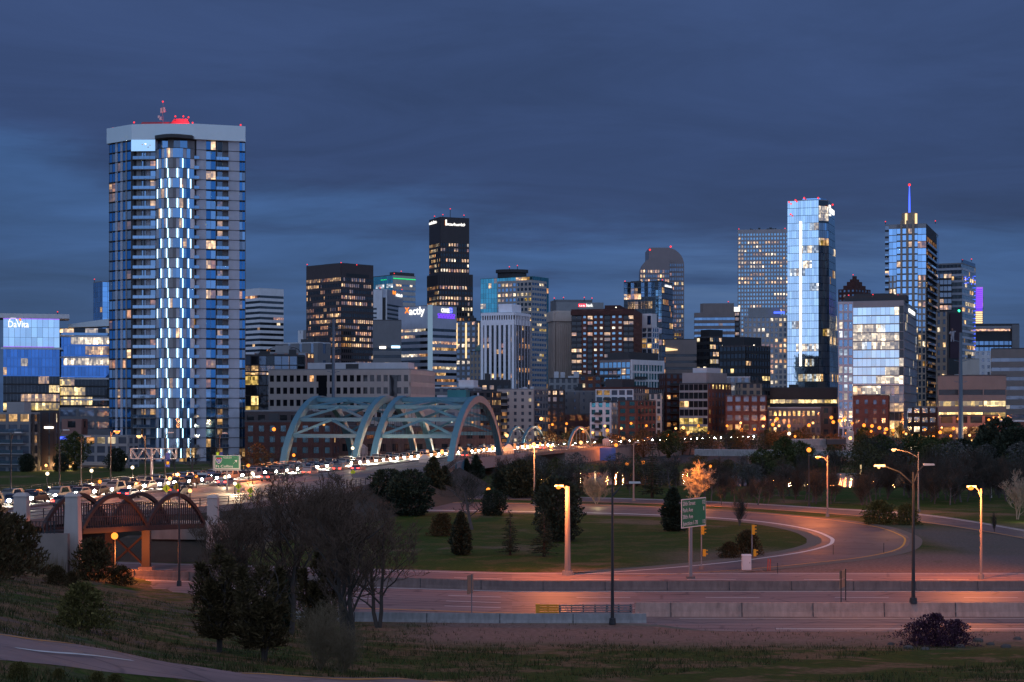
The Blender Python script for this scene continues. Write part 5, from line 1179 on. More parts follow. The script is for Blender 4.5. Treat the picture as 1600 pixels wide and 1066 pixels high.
g = b.right; q = MB(); g.box(q, 0, g.W, b.zt, g.z(405, 0), -.4, 0, 'glass_steel'); q.build('glass_fin', b.root)
for k in range(26): q = MB(); q.ball(g.at(g.W*.9, g.z(432+k*6, g.W*.9), .5), .32, 'led_blue', 6, 4); q.build('blue_light', b.root)
for k in range(8): q = MB(); q.ball(g.at(g.W*rng.uniform(.1, .8), g.z(rng.uniform(430, 442), 2), .5), .3, 'led_blue', 6, 4); q.build('blue_light', b.root)
b.beacon(1518, 405.5, 950); b.done()
b = block('apartment_tower', 'darker lower wing with warm windows left of the pale glass tower', 1462, 1468, 1487, 428, 925, 14, S(bw=2.4, fh=3.5, pier=.1, sill=.3, lit=.24, wall='wall_charcoal', glass='glass_dark', lits=('lit_amber', 'lit_warm')), roofm='roof_grey')
b = block('office_tower', 'thin tower edge glowing violet at the top and yellow below', 1518, 1530, 1536, 457, 1150, 74, S(bw=4, fh=3.6, pier=0, sill=.35, lit=.1, wall='wall_grey', glass='glass_dark'), finish=False)
f = b.left; q = MB(); n_ = 26
for k in range(n_): z_ = f.z(452+k*3.2, 0); f.box(q, f.W*.35, f.W*.95, z_-1.0, z_, .3, .7, 'sign_violet' if k < 11 else 'uplight')
q.build('lit_fins', b.root)['kind'] = 'stuff'; q = MB(); f.box(q, f.W*.42, f.W*.98, f.z(481, 0), f.z(449, 0), .1, .45, 'led_violet'); q.build('violet_panel', b.root); b.done()
b = block('hotel_tower', 'black office slab with a lit beam along its roof edge, far right', 1522, 1590, 1592, 507, 1000, 84, S(bw=3, fh=3.5, pier=.14, sill=.34, lit=.10, wall='wall_charcoal', glass='glass_steel', lits=WARM, top=10), finish=False, depth=25)
f = b.left; q = MB(); f.box(q, -.5, f.W*.82, f.z(514, 0), f.z(510, 0), .2, 2.5, 'wall_grey'); q.build('roof_beam', b.root); q = MB(); f.box(q, 0, f.W*.8, f.z(517.5, 0), f.z(514.5, 0), .3, .5, 'lit_amber'); q.build('lit_soffit', b.root); f.box(b.wall, f.W*.84, f.W, -2, b.zt-.2, .26, 1.6, 'wall_midgrey'); b.done()
b = block('office_block', 'white older block with small dark windows below the violet tower edge', 1523, 1525, 1549, 550, 900, 5, S(bw=3.2, fh=3.6, pier=.55, sill=.5, lit=.06, wall='wall_white', glass='glass_dark', lits=WARM), roofm='roof_white')
b = block('office_block', 'cream theatre like block with a sloped end beside the steel mast', 1498, 1502, 1530, 562, 860, 6, S(bw=12, fh=20, pier=.9, sill=.8, lit=0, wall='wall_cream', glass='wall_cream'), roofm='roof_grey', units=2)
b = block('parking_garage', 'long beige office block with glowing yellow floor bands, right side', 1466, 1470, 1572, 588, 680, 4, S(bw=9, fh=4.3, pier=.05, sill=.52, lit=.50, wall='wall_taupe', glass='glass_black', lits=('lit_yellow', 'lit_yellow', 'lit_warm'), top=5.5, run=.8), depth=25, roofm='roof_dark')
b = block('office_block', 'pink grey banded office block at the right edge', 1549, 1556, 1680, 546, 760, 6, S(bw=4, fh=4.3, pier=.0, sill=.6, lit=.16, wall='wall_taupe', glass='glass_dark', lits=('lit_warm', 'lit_white', 'lit_yellow'), top=4), depth=25)
# ---------------------------------------------------------------- nearer rows of houses, offices and lofts behind the viaduct
b = block('office_building', 'long beige office building with rows of square dark windows behind the arches', 420, 640, 678, 578, 640, 80, S(bw=2.7, fh=4.9, pier=.36, sill=.40, lit=.02, wall='wall_beige', glass='glass_black', lits=('lit_amber',), top=1.6, pp=.4, head=.08), S(bw=1.7, fh=5.0, pier=.42, sill=.36, lit=.02, wall='wall_beige', glass='glass_dark', lits=('sign_red', 'lit_amber'), top=1.6, pp=.4), finish=False, roofm='roof_grey')
f = b.left; q = MB(); f.box(q, f.u(476), f.u(634), b.zt+.1, f.z(567, 0), -14, -4, 'roof_white'); q.build('penthouse', b.root)
q = MB()
for pa, pb in ((504, 518), (536, 556)): f.box(q, f.u(pa), f.u(pb), b.zt+.6, f.z(569, 0), -4, -3.9, 'mech_dark')
q.build('louvre', b.root)
for pa, pb in ((498, 511), (609, 621)): f.box(b.wall, f.u(pa), f.u(pb), f.z(650, 0), f.z(587, 0), .05, .5, 'glass_black')
b.done()
b = block('parking_garage', 'low brown parking building with small lit openings behind the left arch', 383, 556, 566, 643, 560, 84, S(bw=4, fh=6, pier=.35, sill=.55, lit=.25, wall='wall_brown', glass='glass_black', lits=('lit_dim', 'lit_amber'), top=1.2), depth=14, roofm='roof_grey', zb=-1)
b = block('loft_building', 'low dark red brick loft row with white framed windows behind the left arch foot', 383, 520, 530, 660, 520, 82, S(bw=3.4, fh=3.6, pier=.5, sill=.42, lit=.06, wall='brick_dark', glass='glass_pale', lits=('lit_amber', 'lit_warm'), top=1.0), depth=14, units=5, zb=-1)
b = block('loft_building', 'low brick row with dark openings seen through the right arch', 530, 775, 782, 668, 545, 86, S(bw=4.2, fh=4.0, pier=.5, sill=.4, lit=.10, wall='brick_brown', glass='glass_black', lits=('lit_dim', 'lit_amber'), top=1.2), depth=14, units=6, um='roof_grey')
b = block('loft_building', 'grey flat roofed row with white roof boxes above the right arch', 596, 742, 750, 628, 700, 86, S(bw=4, fh=3.4, pier=.3, sill=.45, lit=.22, wall='wall_grey', glass='glass_dark', lits=('lit_amber', 'lit_warm'), top=.8), depth=30, roofm='roof_white', finish=False, units=6, um='roof_white')
b.penthouse(.1, .8, .1, .3, 5, 'teal_metal', 'roof_house'); b.penthouse(.0, .8, .5, .62, 4, 'mech_dark', 'roof_house'); b.done()
b = block('loft_building', 'grey upper storey row with white roof box left of the balcony flats', 664, 742, 752, 606, 760, 82, S(bw=4, fh=3.4, pier=.4, sill=.45, lit=.2, wall='wall_midgrey', glass='glass_dark', lits=('lit_amber',)), depth=20, roofm='roof_white', finish=False)
b.penthouse(.1, .8, .04, .34, 3.6, 'wall_white', 'roof_house'); b.done()
FL = S(bw=3.2, fh=3.2, pier=.42, sill=.35, lit=.28, wall='wall_charcoal', glass='glass_black', lits=('lit_warm', 'lit_amber', 'lit_dim'))
b = block('apartment_block', 'black clad apartment block with narrow white window strips', 728, 768, 782, 613, 730, 78, FL, depth=16, finish=False)
f = b.left; q = MB()
for px, py in ((746, 614), (763, 630), (746, 645)): f.box(q, f.u(px), f.u(px+2.5), f.z(py+8, 0), f.z(py, 0), .26, .5, 'wall_white')
q.build('panel_strip', b.root); b.done()
b = block('apartment_block', 'dark flat roofed apartment block with amber top windows before the striped tower', 740, 790, 797, 595, 800, 80, but(FL, top=2.2, lit=.34), depth=16, units=3)
b = block('apartment_block', 'pale stucco apartment block with brightly lit corner balconies', 777, 834, 856, 609, 760, 66, S(bw=3.4, fh=3.15, pier=.62, sill=.52, lit=.28, wall='wall_beige', glass='glass_dark', lits=('lit_warm', 'lit_white', 'lit_dim'), top=.9), S(bw=3.2, fh=3.15, pier=.3, sill=.35, lit=.18, wall='wall_midgrey', glass='glass_dark', lits=WARM), roofm='roof_grey', finish=False)
f = b.left; f.box(b.glz, 1, 5.2, 0, b.zt-1.5, .3, .34, 'wall_black'); b.balconies(f, .8, 5.4, 3.15, 1.5, b.zt-1.2, 1.3, 'wall_beige', 'metal_grey'); 
for k in range(5): q = MB(); z_ = 1.7+k*3.15; f.box(q, 2.6+(k % 2), 4.9, z_+.3, z_+2.2, .35, .4, ('lit_amber', 'lit_warm', 'lit_dim', 'lit_warm', 'lit_amber')[k]); q.build('lit_door', b.root)
b.balconies(b.right, .5, 5, 3.15, 1.5, b.zt-2, 1.2, 'wall_grey', 'glass_steel'); b.units(5, .8, 1.6, 'roof_white', frac=.08); b.done()
b = block('apartment_block', 'black apartment block with amber windows beside the stucco flats', 852, 878, 882, 610, 775, 84, but(FL, wall='wall_black', lit=.32), depth=16, units=2)
b = block('warehouse', 'plain olive grey block with a low white annex', 879, 905, 932, 612, 790, 40, S(bw=6, fh=3.6, pier=.8, sill=.6, lit=.12, wall='wall_midgrey', glass='glass_dark', lits=('lit_amber',)), roofm='roof_grey', units=3)
b = block('apartment_block', 'dark roofed flats with blue white rooms peeping between the towers', 858, 905, 912, 592, 850, 82, but(FL, lit=.2, wall='wall_grey'), depth=16, units=4, um='roof_white')
b = block('apartment_block', 'small red brick block with bluish windows behind the white flats', 905, 940, 962, 588, 830, 74, S(bw=4.4, fh=3.6, pier=.4, sill=.45, lit=.2, wall='brick_red', glass='glass_pale', lits=('lit_amber', 'lit_white')), units=2)
b = block('retail_block', 'low red brick shop row under the olive grey block', 874, 935, 940, 648, 775, 84, S(bw=4, fh=5, pier=.3, sill=.5, lit=.15, wall='brick_dark', glass='glass_black', lits=('lit_amber',)), depth=10)
# white flats with teal glass
b = Bld('apartment_block', 'big white framed apartment block with teal glass and a dark penthouse', foot(937, 985, 1036, 820, 50), zpx(562, 820), -2)
b.core('wall_charcoal'); f, g = b.left, b.right
b.facade(f, 2.6, 3.3, .12, .2, .10, 'wall_pink', 'glass_pale', ('lit_warm', 'lit_dim'), top=1.2); b.balconies(f, .5, f.W*.62, 3.3, 0, b.zt-2, 1.6, 'wall_charcoal', 'mech_dark')
b.facade(g, 2.4, 4.2, .14, .26, .10, 'wall_white', 'glass_teal', ('lit_dim', 'lit_warm'), top=2.4, pp=.5, u0=0, u1=g.W*.97); b.balconies(g, g.W*.08, g.W*.42, 4.2, 2, b.zt-5, 1.5, 'wall_charcoal', 'mech_dark')
for u in (0, g.W*.5, g.W-.8): g.box(b.wall, u, u+.8, -2, b.zt, .45, .9, 'wall_white')
b.roof('roof_dark'); b.penthouse(.05, .95, .1, .8, zpx(551, 830)-b.zt, 'mech_dark'); b.done()
b = block('apartment_block', 'dark brick apartment block with many iron balconies', 1030, 1040, 1069, 585, 800, 18, S(bw=3, fh=3.3, pier=.4, sill=.4, lit=.08, wall='brick_dark', glass='glass_dark', lits=('lit_amber', 'lit_warm')), finish=False)
b.balconies(b.right, 2, 8.2, 3.3, 2, b.zt-2, 1.3, 'wall_charcoal', 'metal_dark'); b.done()
b = block('apartment_block', 'white apartment row with dark balconies and a black roof house', 931, 990, 1036, 607, 760, 66, S(bw=3.4, fh=3.3, pier=.22, sill=.3, lit=.12, wall='wall_white', glass='glass_dark', lits=('lit_warm', 'lit_white', 'lit_dim'), top=.8, pp=.4), S(bw=3.0, fh=3.3, pier=.35, sill=.35, lit=.08, wall='wall_midgrey', glass='glass_dark', lits=WARM), finish=False)
b.balconies(b.left, 4, 8, 3.3, 1.3, b.zt-2, 1.3, 'wall_charcoal', 'mech_dark'); b.balconies(b.left, 11, 15, 3.3, 1.3, b.zt-2, 1.3, 'wall_charcoal', 'mech_dark'); b.penthouse(.0, .4, .3, .75, 4.4, 'mech_dark', 'roof_house'); b.roof('brick_dark', .7, .5); b.done()
b = block('apartment_block', 'white stepped corner flats with dark balconies and lit bedroom', 922, 955, 968, 629, 735, 74, S(bw=3.4, fh=3.4, pier=.45, sill=.35, lit=.25, wall='wall_white', glass='glass_teal', lits=('lit_dim', 'lit_amber')), finish=False); b.balconies(b.left, 2.2, 5, 3.4, 1.4, b.zt-2, 1.2, 'wall_charcoal', 'mech_dark'); b.done()
b = block('apartment_block', 'red brick corner block with teal windows in front of the white flats', 966, 995, 1024, 627, 725, 60, S(bw=4.2, fh=3.5, pier=.4, sill=.42, lit=.10, wall='brick_red', glass='glass_teal', lits=('lit_amber',), pp=.3), finish=False); b.balconies(b.right, 1.5, 5, 3.5, 1.3, b.zt-2, 1.2, 'wall_charcoal', 'metal_dark'); b.done()
b = block('apartment_block', 'narrow pale stone row with tall windows right of the red brick corner', 1015, 1018, 1034, 616, 770, 4, S(bw=2.4, fh=3.5, pier=.5, sill=.3, lit=.12, wall='wall_cream', glass='glass_black', lits=WARM), depth=12)
# offices right of the middle
b = block('office_building', 'glass and brick corner office with yellow lit floors', 1062, 1106, 1142, 600, 760, 56, S(bw=2.6, fh=3.9, pier=.04, sill=.26, lit=.42, wall='wall_grey', glass='glass_black', lits=('lit_yellow', 'lit_yellow', 'lit_warm'), run=.8), S(bw=3.4, fh=3.9, pier=.55, sill=.42, lit=.18, wall='brick_red', glass='glass_dark', lits=('lit_yellow', 'lit_warm')), finish=False)
b.penthouse(.05, .95, .1, .95, 5.2, 'wall_grey', 'setback_floor'); b.penthouse(.2, .8, .2, .7, 7.5, 'roof_white', 'roof_house'); b.done()
b = block('office_building', 'grey set back office with a flat thin roof right of the corner office', 1128, 1134, 1172, 590, 800, 10, S(bw=3, fh=3.8, pier=.4, sill=.4, lit=.14, wall='wall_grey', glass='glass_dark', lits=WARM), roofm='roof_white')
b = block('loft_building', 'dark brown loft building with pale window frames left of the trees', 1134, 1140, 1198, 619, 750, 6, S(bw=3.6, fh=4.2, pier=.35, sill=.4, lit=.12, wall='brick_dark', glass='glass_dark', lits=('lit_dim', 'lit_amber')), depth=20)
b = block('apartment_block', 'beige topped flats peeping over the dark brown loft', 1150, 1158, 1190, 600, 790, 12, S(bw=3.2, fh=3.3, pier=.4, sill=.4, lit=.28, wall='wall_tan', glass='glass_dark', lits=('lit_yellow', 'lit_amber')), units=2)
b = block('office_building', 'long maroon office building with one greenish lit floor band', 1197, 1203, 1308, 607, 820, 4, S(bw=3.2, fh=4.4, pier=.04, sill=.55, lit=.30, wall='wall_darkbrown', glass='glass_pale', lits=('lit_yellow', 'lit_white', 'lit_dim'), top=5.5, run=.85), depth=25, units=2)
b = block('school_building', 'pale pink low building with rows of yellow lit windows behind the orange trees', 1200, 1206, 1282, 638, 760, 4, S(bw=2.1, fh=4.0, pier=.42, sill=.40, lit=.55, wall='wall_pink', glass='glass_dark', lits=('lit_yellow', 'lit_warm'), top=1.2), depth=15, roofm='roof_white')
b = block('warehouse', 'small pink brick warehouse end right of the pale pink building', 1282, 1300, 1318, 637, 775, 40, S(bw=5, fh=5, pier=.6, sill=.5, lit=.1, wall='wall_rose', glass='glass_dark', lits=WARM), roofm='wall_rose')
b = block('loft_building', 'dark red brick loft building with a water tank house on its roof', 1333, 1388, 1414, 619, 700, 66, S(bw=4.2, fh=4.2, pier=.62, sill=.5, lit=.12, wall='brick_red', glass='glass_dark', lits=('lit_dim', 'lit_white', 'lit_amber'), top=1.5), finish=False, roofm='brick_dark')
f = b.left; q = MB(); f.box(q, f.u(1361), f.u(1372), b.zt, f.z(603, 20), -10, -4, 'wall_tan'); q.build('roof_house', b.root); q = MB(); f.box(q, f.u(1366), f.u(1374), f.z(604, 20), f.z(593, 20), -9, -4.5, 'lit_yellow'); q.build('lit_lantern', b.root)
q = MB(); f.box(q, f.u(1392), f.u(1396), b.zt, f.z(606, 20), -6, -2, 'wall_white'); q.build('roof_box', b.root); b.penthouse(.1, .9, .05, .25, 3, 'brick_dark', 'parapet'); b.done()
b = block('loft_building', 'low brown brick loft row with pale framed windows left of the steel mast', 1402, 1408, 1476, 637, 720, 4, S(bw=3.2, fh=4.0, pier=.3, sill=.42, lit=.14, wall='brick_brown', glass='glass_pale', lits=('lit_amber', 'lit_white')), depth=18, roofm='roof_grey')
b = block('retail_block', 'low orange lit shop front building right of the steel mast', 1468, 1472, 1560, 650, 655, 4, S(bw=5, fh=4.5, pier=.2, sill=.35, lit=.42, wall='wall_rose', glass='glass_black', lits=('lit_amber', 'lit_dim')), depth=14)
b = block('loft_building', 'red brick warehouse with an arched lit window at the right edge', 1562, 1568, 1660, 659, 600, 4, S(bw=4.5, fh=5, pier=.6, sill=.45, lit=.3, wall='brick_red', glass='glass_dark', lits=('lit_warm', 'lit_yellow'), top=2), depth=14, roofm='roof_white')
# steel transmission masts
def mast(label, px, d, py0, py1, r0, r1):
    x = gpx(px, d); r = thing('transmission_mast', label, 'mast', (x, d, -1)); z0, z1 = -1, zpx(py1, d); b_ = MB(); b_.tube([(x, d, z0), (x, d, z1)], [r0, r1], 'mast_blue', 10); b_.build('pole', r)
    for k, t in enumerate((.62, .78, .93)):
        z_ = z0+(z1-z0)*t; q_ = MB(); q_.tube([(x-2.2, d, z_+.5), (x, d, z_), (x+2.2, d, z_+.5)], .13, 'mast_blue', 6); q_.build('cross_arm', r)
surf('mast_blue', (.10, .14, .19), .5, .1, .3)
mast('thick blue grey steel transmission mast before the orange shop fronts', 1501, 560, 700, 520, 1.0, .45)
mast('blue grey steel transmission mast before the beige office building', 521, 600, 640, 498, .75, .5)
# ---------------------------------------------------------------- plants
def leafm(name, a, b, c, trans=.0):
    m, t, o = mk(name); g = t.new('ShaderNodeNewGeometry')
    r_ = t.math('FRACT', t.math('ADD', g.outputs['Random Per Island'], t.math('MULTIPLY', t.new('ShaderNodeObjectInfo').outputs['Random'], .37)))
    cc = t.ramp(r_, [(0, a), (.55, b), (1, c)])
    p = t.new('ShaderNodeBsdfPrincipled', inp={'Base Color': cc, 'Roughness': .7, 'Specular IOR Level': .2}); t.l.new(p.outputs[0], o.inputs[0])
leafm('needles', (.012, .020, .014), (.024, .038, .024), (.050, .064, .038)); leafm('needles_brown', (.034, .024, .010), (.060, .044, .018), (.105, .072, .032))
leafm('leaves_green', (.020, .034, .012), (.045, .065, .020), (.085, .100, .034)); leafm('leaves_olive', (.028, .034, .014), (.055, .060, .024), (.095, .092, .040)); leafm('leaves_plum', (.030, .010, .022), (.060, .022, .045), (.10, .045, .075))
leafm('leaves_grey', (.045, .048, .046), (.085, .090, .085), (.14, .145, .14)); leafm('leaves_lamplit', (.085, .045, .016), (.14, .075, .026), (.20, .11, .04))  # the second leaf colour has the orange lamplight painted in
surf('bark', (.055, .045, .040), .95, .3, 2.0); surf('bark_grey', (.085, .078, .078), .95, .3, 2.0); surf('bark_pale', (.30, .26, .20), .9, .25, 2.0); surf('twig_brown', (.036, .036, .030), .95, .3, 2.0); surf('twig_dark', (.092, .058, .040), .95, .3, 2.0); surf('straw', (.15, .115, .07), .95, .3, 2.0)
def grow(seed, h, spread, levels, kids, bark, twig, trunks=1, split=2, lean=.15, up=.35, wob=.28, r0=.022, first=.28, tmin=.0011):
    """a leafless tree of height h: (trunk mesh with limbs, crown mesh of twigs)"""
    rd = random.Random(seed); A, Bm = MB(), MB(); top = [0.0]
    def branch(p, d, ln, r, lv):
        n = 4 if lv < 2 else 3; pts = [p]; q = p.copy(); dd = d.copy()
        for k in range(n):
            dd = (dd+Vector((rd.gauss(0, wob), rd.gauss(0, wob), rd.gauss(0, wob*.7)+up*.12)) * (.6 if lv == 0 else 1)).normalized() if lv else (dd+Vector((rd.gauss(0, wob*.35), rd.gauss(0, wob*.35), .22))).normalized()
            q = q+dd*(ln/n); pts.append(q.copy())
        top[0] = max(top[0], q.z)
        r = max(r, tmin*h); rads = [max(tmin*h*.8, r*(1-.55*k/n)) for k in range(n+1)] if lv < levels else [r*(1-.45*k/n) for k in range(n+1)]
        (A if lv < split else Bm).tube(pts, rads, bark if lv < split else twig, 7 if lv == 0 else (5 if lv < split else 3), False)
        if lv >= levels: return
        for k in range(kids[lv]):
            t = first+(1-first)*(k+rd.random())/kids[lv] if lv == 0 else .2+.8*(k+rd.random())/kids[lv]
            i = min(n-1, int(t*n)); s = pts[i].lerp(pts[i+1], t*n-i); az = rd.uniform(0, 2*math.pi); out = Vector((math.cos(az), math.sin(az), 0))
            sd = (pts[i+1]-pts[i]).normalized(); nd = (sd*(.55)+out*spread*rd.uniform(.7, 1.25)+Vector((0, 0, up))).normalized()
            branch(s, nd, ln*rd.uniform(.45, .75)*(1.05-.25*t), rads[i]*rd.uniform(.42, .62), lv+1)
    for k in range(trunks):
        az = rd.uniform(0, 6.28); d = Vector((math.cos(az)*lean, math.sin(az)*lean, 1)).normalized()
        branch(Vector((math.cos(az)*.012*h*(trunks > 1), math.sin(az)*.012*h*(trunks > 1), -.02*h)), d, h*.55, h*r0*(.8 if trunks > 1 else 1), 0)
    s = h/top[0]
    for M in (A, Bm): M.v = [(x*s, y*s, z*s) for x, y, z in M.v]
    return A.mesh('trunk', smooth=True), Bm.mesh('crown')
def cloud(seed, n, prof, size, mat, lump=.35, fill=.45, up=.3, stretch=1.0):
    """leaf tufts spread through a crown of unit height whose half width at height t is prof(t)"""
    rd = random.Random(seed); b = MB(); off = Vector((rd.random()*50, rd.random()*50, rd.random()*50))
    k = 0
    while k < n:
        t = rd.random(); a = rd.uniform(0, 2*math.pi); R0 = prof(t)
        if rd.random() > R0/.5+.12: continue
        lumpf = 1+lump*1.6*mnoise.noise(Vector((math.cos(a)*1.7, math.sin(a)*1.7, t*4.5))+off); q = rd.random()**fill; r_ = R0*lumpf*q
        if mnoise.noise(Vector((math.cos(a)*r_*9, math.sin(a)*r_*9, t*9))+off) < -.30: continue
        c = Vector((math.cos(a)*r_, math.sin(a)*r_, t)); s = size*rd.uniform(.6, 1.4)
        d1 = Vector((math.cos(a)+rd.gauss(0, .6), math.sin(a)+rd.gauss(0, .6), up+rd.gauss(0, .6))).normalized(); d2 = d1.cross(Vector((rd.gauss(0, 1), rd.gauss(0, 1), rd.gauss(0, 1)))).normalized()
        b.poly([c-d2*s*.35, c+d1*s*stretch*.5-d2*s*.12, c+d1*s*stretch, c+d1*s*stretch*.5+d2*s*.42], mat); k += 1
    return b.mesh('crown')
def spruce(seed, n, mat, w=.22):
    """a conifer of unit height with whorls of drooping boughs"""
    rd = random.Random(seed); b = MB()
    for lv in range(22):
        t = .10+.88*lv/22; L = w*(1-t)**.8*rd.uniform(.8, 1.15)+.01
        for k in range(max(4, int(9*(1-t)+3))):
            a = rd.uniform(0, 6.28); d = Vector((math.cos(a), math.sin(a), -.22)); l2 = L*rd.uniform(.65, 1.2)
            for i in range(int(n*l2/.2)):
                s = rd.random()**.7; p = Vector((0, 0, t))+d*l2*s+Vector((0, 0, .10*l2*s*s)); e = Vector((rd.gauss(0, 1), rd.gauss(0, 1), rd.gauss(-.3, .5))).normalized(); g = .016*rd.uniform(.7, 1.6); e2 = e.cross(d).normalized()
                b.poly([p-e2*g*.4, p+e*g*2.0, p+e2*g*.4+e*g*.4], mat)
    return b.mesh('crown')
def pole_trunk(h, r, mat='bark'):
    b = MB(); b.tube([(0, 0, -.05*h), (0.01*h, 0, h*.5), (0, 0.01*h, h)], [r*1.25, r*.8, r*.2], mat, 6); return b.mesh('trunk', smooth=True)
PT = {}
T1 = pole_trunk(.9, .022); T2 = pole_trunk(.6, .018)
PT['juniper'] = [(T1, cloud(s, 5200, lambda t: .25*(math.sin(math.pi*min(1, t*.93+.07))**.6)*(1.12-.72*t), .055, 'needles', .38, .4, .9, 1.2)) for s in (1, 2, 3)]
def plumes(seed, n, mat):
    """an old juniper of unit height: several ragged upright plumes on a bare forked stem"""
    rd = random.Random(seed); b = MB(); lobes = [(0, 0, 1.0, .15)]+[(rd.uniform(.10, .22)*math.cos(a), rd.uniform(.10, .22)*math.sin(a), rd.uniform(.50, .95), rd.uniform(.09, .16)) for a in (.4, 1.5, 2.6, 3.7, 4.9, 5.8)]
    off = Vector((seed*3.1, 0, 0))
    for k in range(n):
        lx, ly, lh, lr = rd.choice(lobes); t = rd.uniform(.02, 1); a = rd.uniform(0, 6.28); z0 = .12; pr = lr*(math.sin(math.pi*min(1, .10+t*.90))**.6)*(1.25-.65*t)*(1+.7*mnoise.noise(Vector((math.cos(a)*2, math.sin(a)*2, t*7+lx*40))+off)); r_ = pr*rd.random()**.4
        c = Vector((lx*(.5+.8*t)+math.cos(a)*r_, ly*(.5+.8*t)+math.sin(a)*r_, z0+(lh-z0)*t))
        if mnoise.noise(c*9+off) < -.12: continue
        d1 = Vector((math.cos(a)*.55+rd.gauss(0, .35), math.sin(a)*.55+rd.gauss(0, .35), rd.uniform(-.1, 1.0))).normalized(); d2 = d1.cross(Vector((rd.gauss(0, 1), rd.gauss(0, 1), rd.gauss(0, 1)))).normalized(); s = rd.uniform(.018, .055)
        b.poly([c-d2*s*.22, c+d1*s*.6-d2*s*.12, c+d1*s*1.5, c+d1*s*.6+d2*s*.25], mat)
    return b.mesh('crown')
PT['juniper_brown'] = [(grow(s, .9, .35, 1, (7,), 'bark', 'bark', trunks=3, lean=.12, up=.7, r0=.02, first=.2)[0], plumes(s, 12000, 'needles_brown')) for s in (4, 5)]
PT['spruce'] = [(T1, spruce(s, 26, 'needles')) for s in (6, 7)]
PT['roundcon'] = [(T2, cloud(s, 5200, lambda t: .42*math.sin(math.pi*min(1, .12+t*.86))**.55, .06, 'needles', .4, .4, .6, 1.1)) for s in (8, 9)]
PT['leafy'] = [(T2, cloud(s, 4200, lambda t: .40*math.sin(math.pi*min(1, max(.02, t*1.15-.12)))**.6 if t > .12 else .03, .05, 'leaves_green', .55, .5, .3, 1.0)) for s in (10, 11)]
PT['olive'] = [(T2, cloud(s, 3000, lambda t: .42*math.sin(math.pi*min(1, max(.02, t*1.12-.09)))**.6 if t > .1 else .03, .042, 'leaves_olive', .6, .6, .3, 1.0)) for s in (12, 13)]
PT['blossom'] = [(T2, cloud(s, 3000, lambda t: .46*math.sin(math.pi*min(1, max(.02, t*1.1-.08)))**.6 if t > .1 else .03, .04, 'leaves_grey', .6, .6, .3, 1.0)) for s in (14,)]
PT['lamplit'] = [(T2, cloud(s, 2800, lambda t: .42*math.sin(math.pi*min(1, max(.02, t*1.12-.09)))**.6 if t > .1 else .03, .042, 'leaves_lamplit', .6, .6, .3, 1.0)) for s in (15, 16)]
leafm('leaves_gold', (.050, .046, .014), (.105, .092, .026), (.17, .14, .045))
PT['bush'] = [(T2, cloud(s, 3800, lambda t: .62*math.sqrt(max(0, 1-t*t))+.02, .07, 'leaves_gold', .45, .45, .8, 1.3)) for s in (17, 18)]
PT['darkbush'] = [(T2, cloud(s, 3200, lambda t: .60*math.sqrt(max(0, 1-t*t))+.02, .07, 'needles_brown', .5, .45, .9, 1.5)) for s in (19, 20)]
PT['plumbush'] = [(T2, cloud(s, 2600, lambda t: .70*math.sqrt(max(0, 1-t*t))+.02, .075, 'leaves_plum', 1.1, .45, .8, 1.2)) for s in (21,)]
PT['bare'] = [grow(s, 1.0, .80, 4, (9, 6, 5, 4), 'bark_grey', 'twig_brown', r0=.020) for s in (31, 32, 33)]
PT['thinbare'] = [grow(s, 1.0, .55, 4, (14, 6, 5, 4), 'bark_grey', 'twig_brown', up=.5, r0=.013, first=.10, tmin=.0013) for s in (38, 39, 40)]
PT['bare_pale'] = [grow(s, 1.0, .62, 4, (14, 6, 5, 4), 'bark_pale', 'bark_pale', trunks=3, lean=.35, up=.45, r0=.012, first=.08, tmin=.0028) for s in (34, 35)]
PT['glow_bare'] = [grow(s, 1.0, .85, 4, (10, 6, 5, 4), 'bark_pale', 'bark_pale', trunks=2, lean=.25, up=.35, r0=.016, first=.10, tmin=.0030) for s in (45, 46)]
PT['wispy'] = [grow(s, 1.0, .55, 3, (16, 7, 6), 'bark_grey', 'twig_brown', trunks=4, lean=.35, up=.7, r0=.009, first=.06) for s in (36, 37)]
PT['big_bare'] = [grow(s, 1.0, .72, 5, (6, 5, 4, 4, 3), 'bark', 'twig_dark', trunks=t_, lean=l_, up=.32, r0=.020, first=.28, wob=.26, tmin=.0015) for s, t_, l_ in ((41, 3, .30), (42, 2, .16), (43, 2, .30))]
PT['thicket'] = [grow(s, 1.0, .8, 3, (12, 7, 5), 'straw', 'straw', trunks=9, lean=.55, up=.3, r0=.010, first=.05) for s in (44,)]
def plant(kind, label, px, d, h, wf=1.0, var=0, group=None, name=None, z=None, rz=None, cat=None):
    x = gpx(px, d); z = gz(x, d) if z is None else z; a, c = PT[kind][var % len(PT[kind])]; shrub = kind in ('bush', 'darkbush', 'plumbush', 'wispy', 'thicket')
    r = thing(name or ('shrub' if shrub else 'conifer' if kind in ('juniper', 'juniper_brown', 'spruce', 'roundcon') else 'bare_tree' if kind in ('bare', 'thinbare', 'bare_pale', 'big_bare') else 'leafy_tree'), label, cat or ('shrub' if shrub else 'tree'), (x, d, z), rng.uniform(0, 6.28) if rz is None else rz, group)
    for nm, me in (('trunk', a), ('crown', c)):
        o = link(nm, me, r); o.scale = (h*wf, h*wf, h)
    return r
def d_at(px, py):
    """distance at which the ground meets a photo row in a photo column"""
    d = 40.0
    while d < 700:
        if gz(gpx(px, d), d) >= zpx(py, d): return d
        d += .5
    return d
def planted(kind, label, px, py, hpx, wf=1.0, var=0, group=None, name=None, cat=None, rz=None):
    d = d_at(px, py); return plant(kind, label, px, d, hpx*d/F, wf, var, group, name, None, rz, cat)
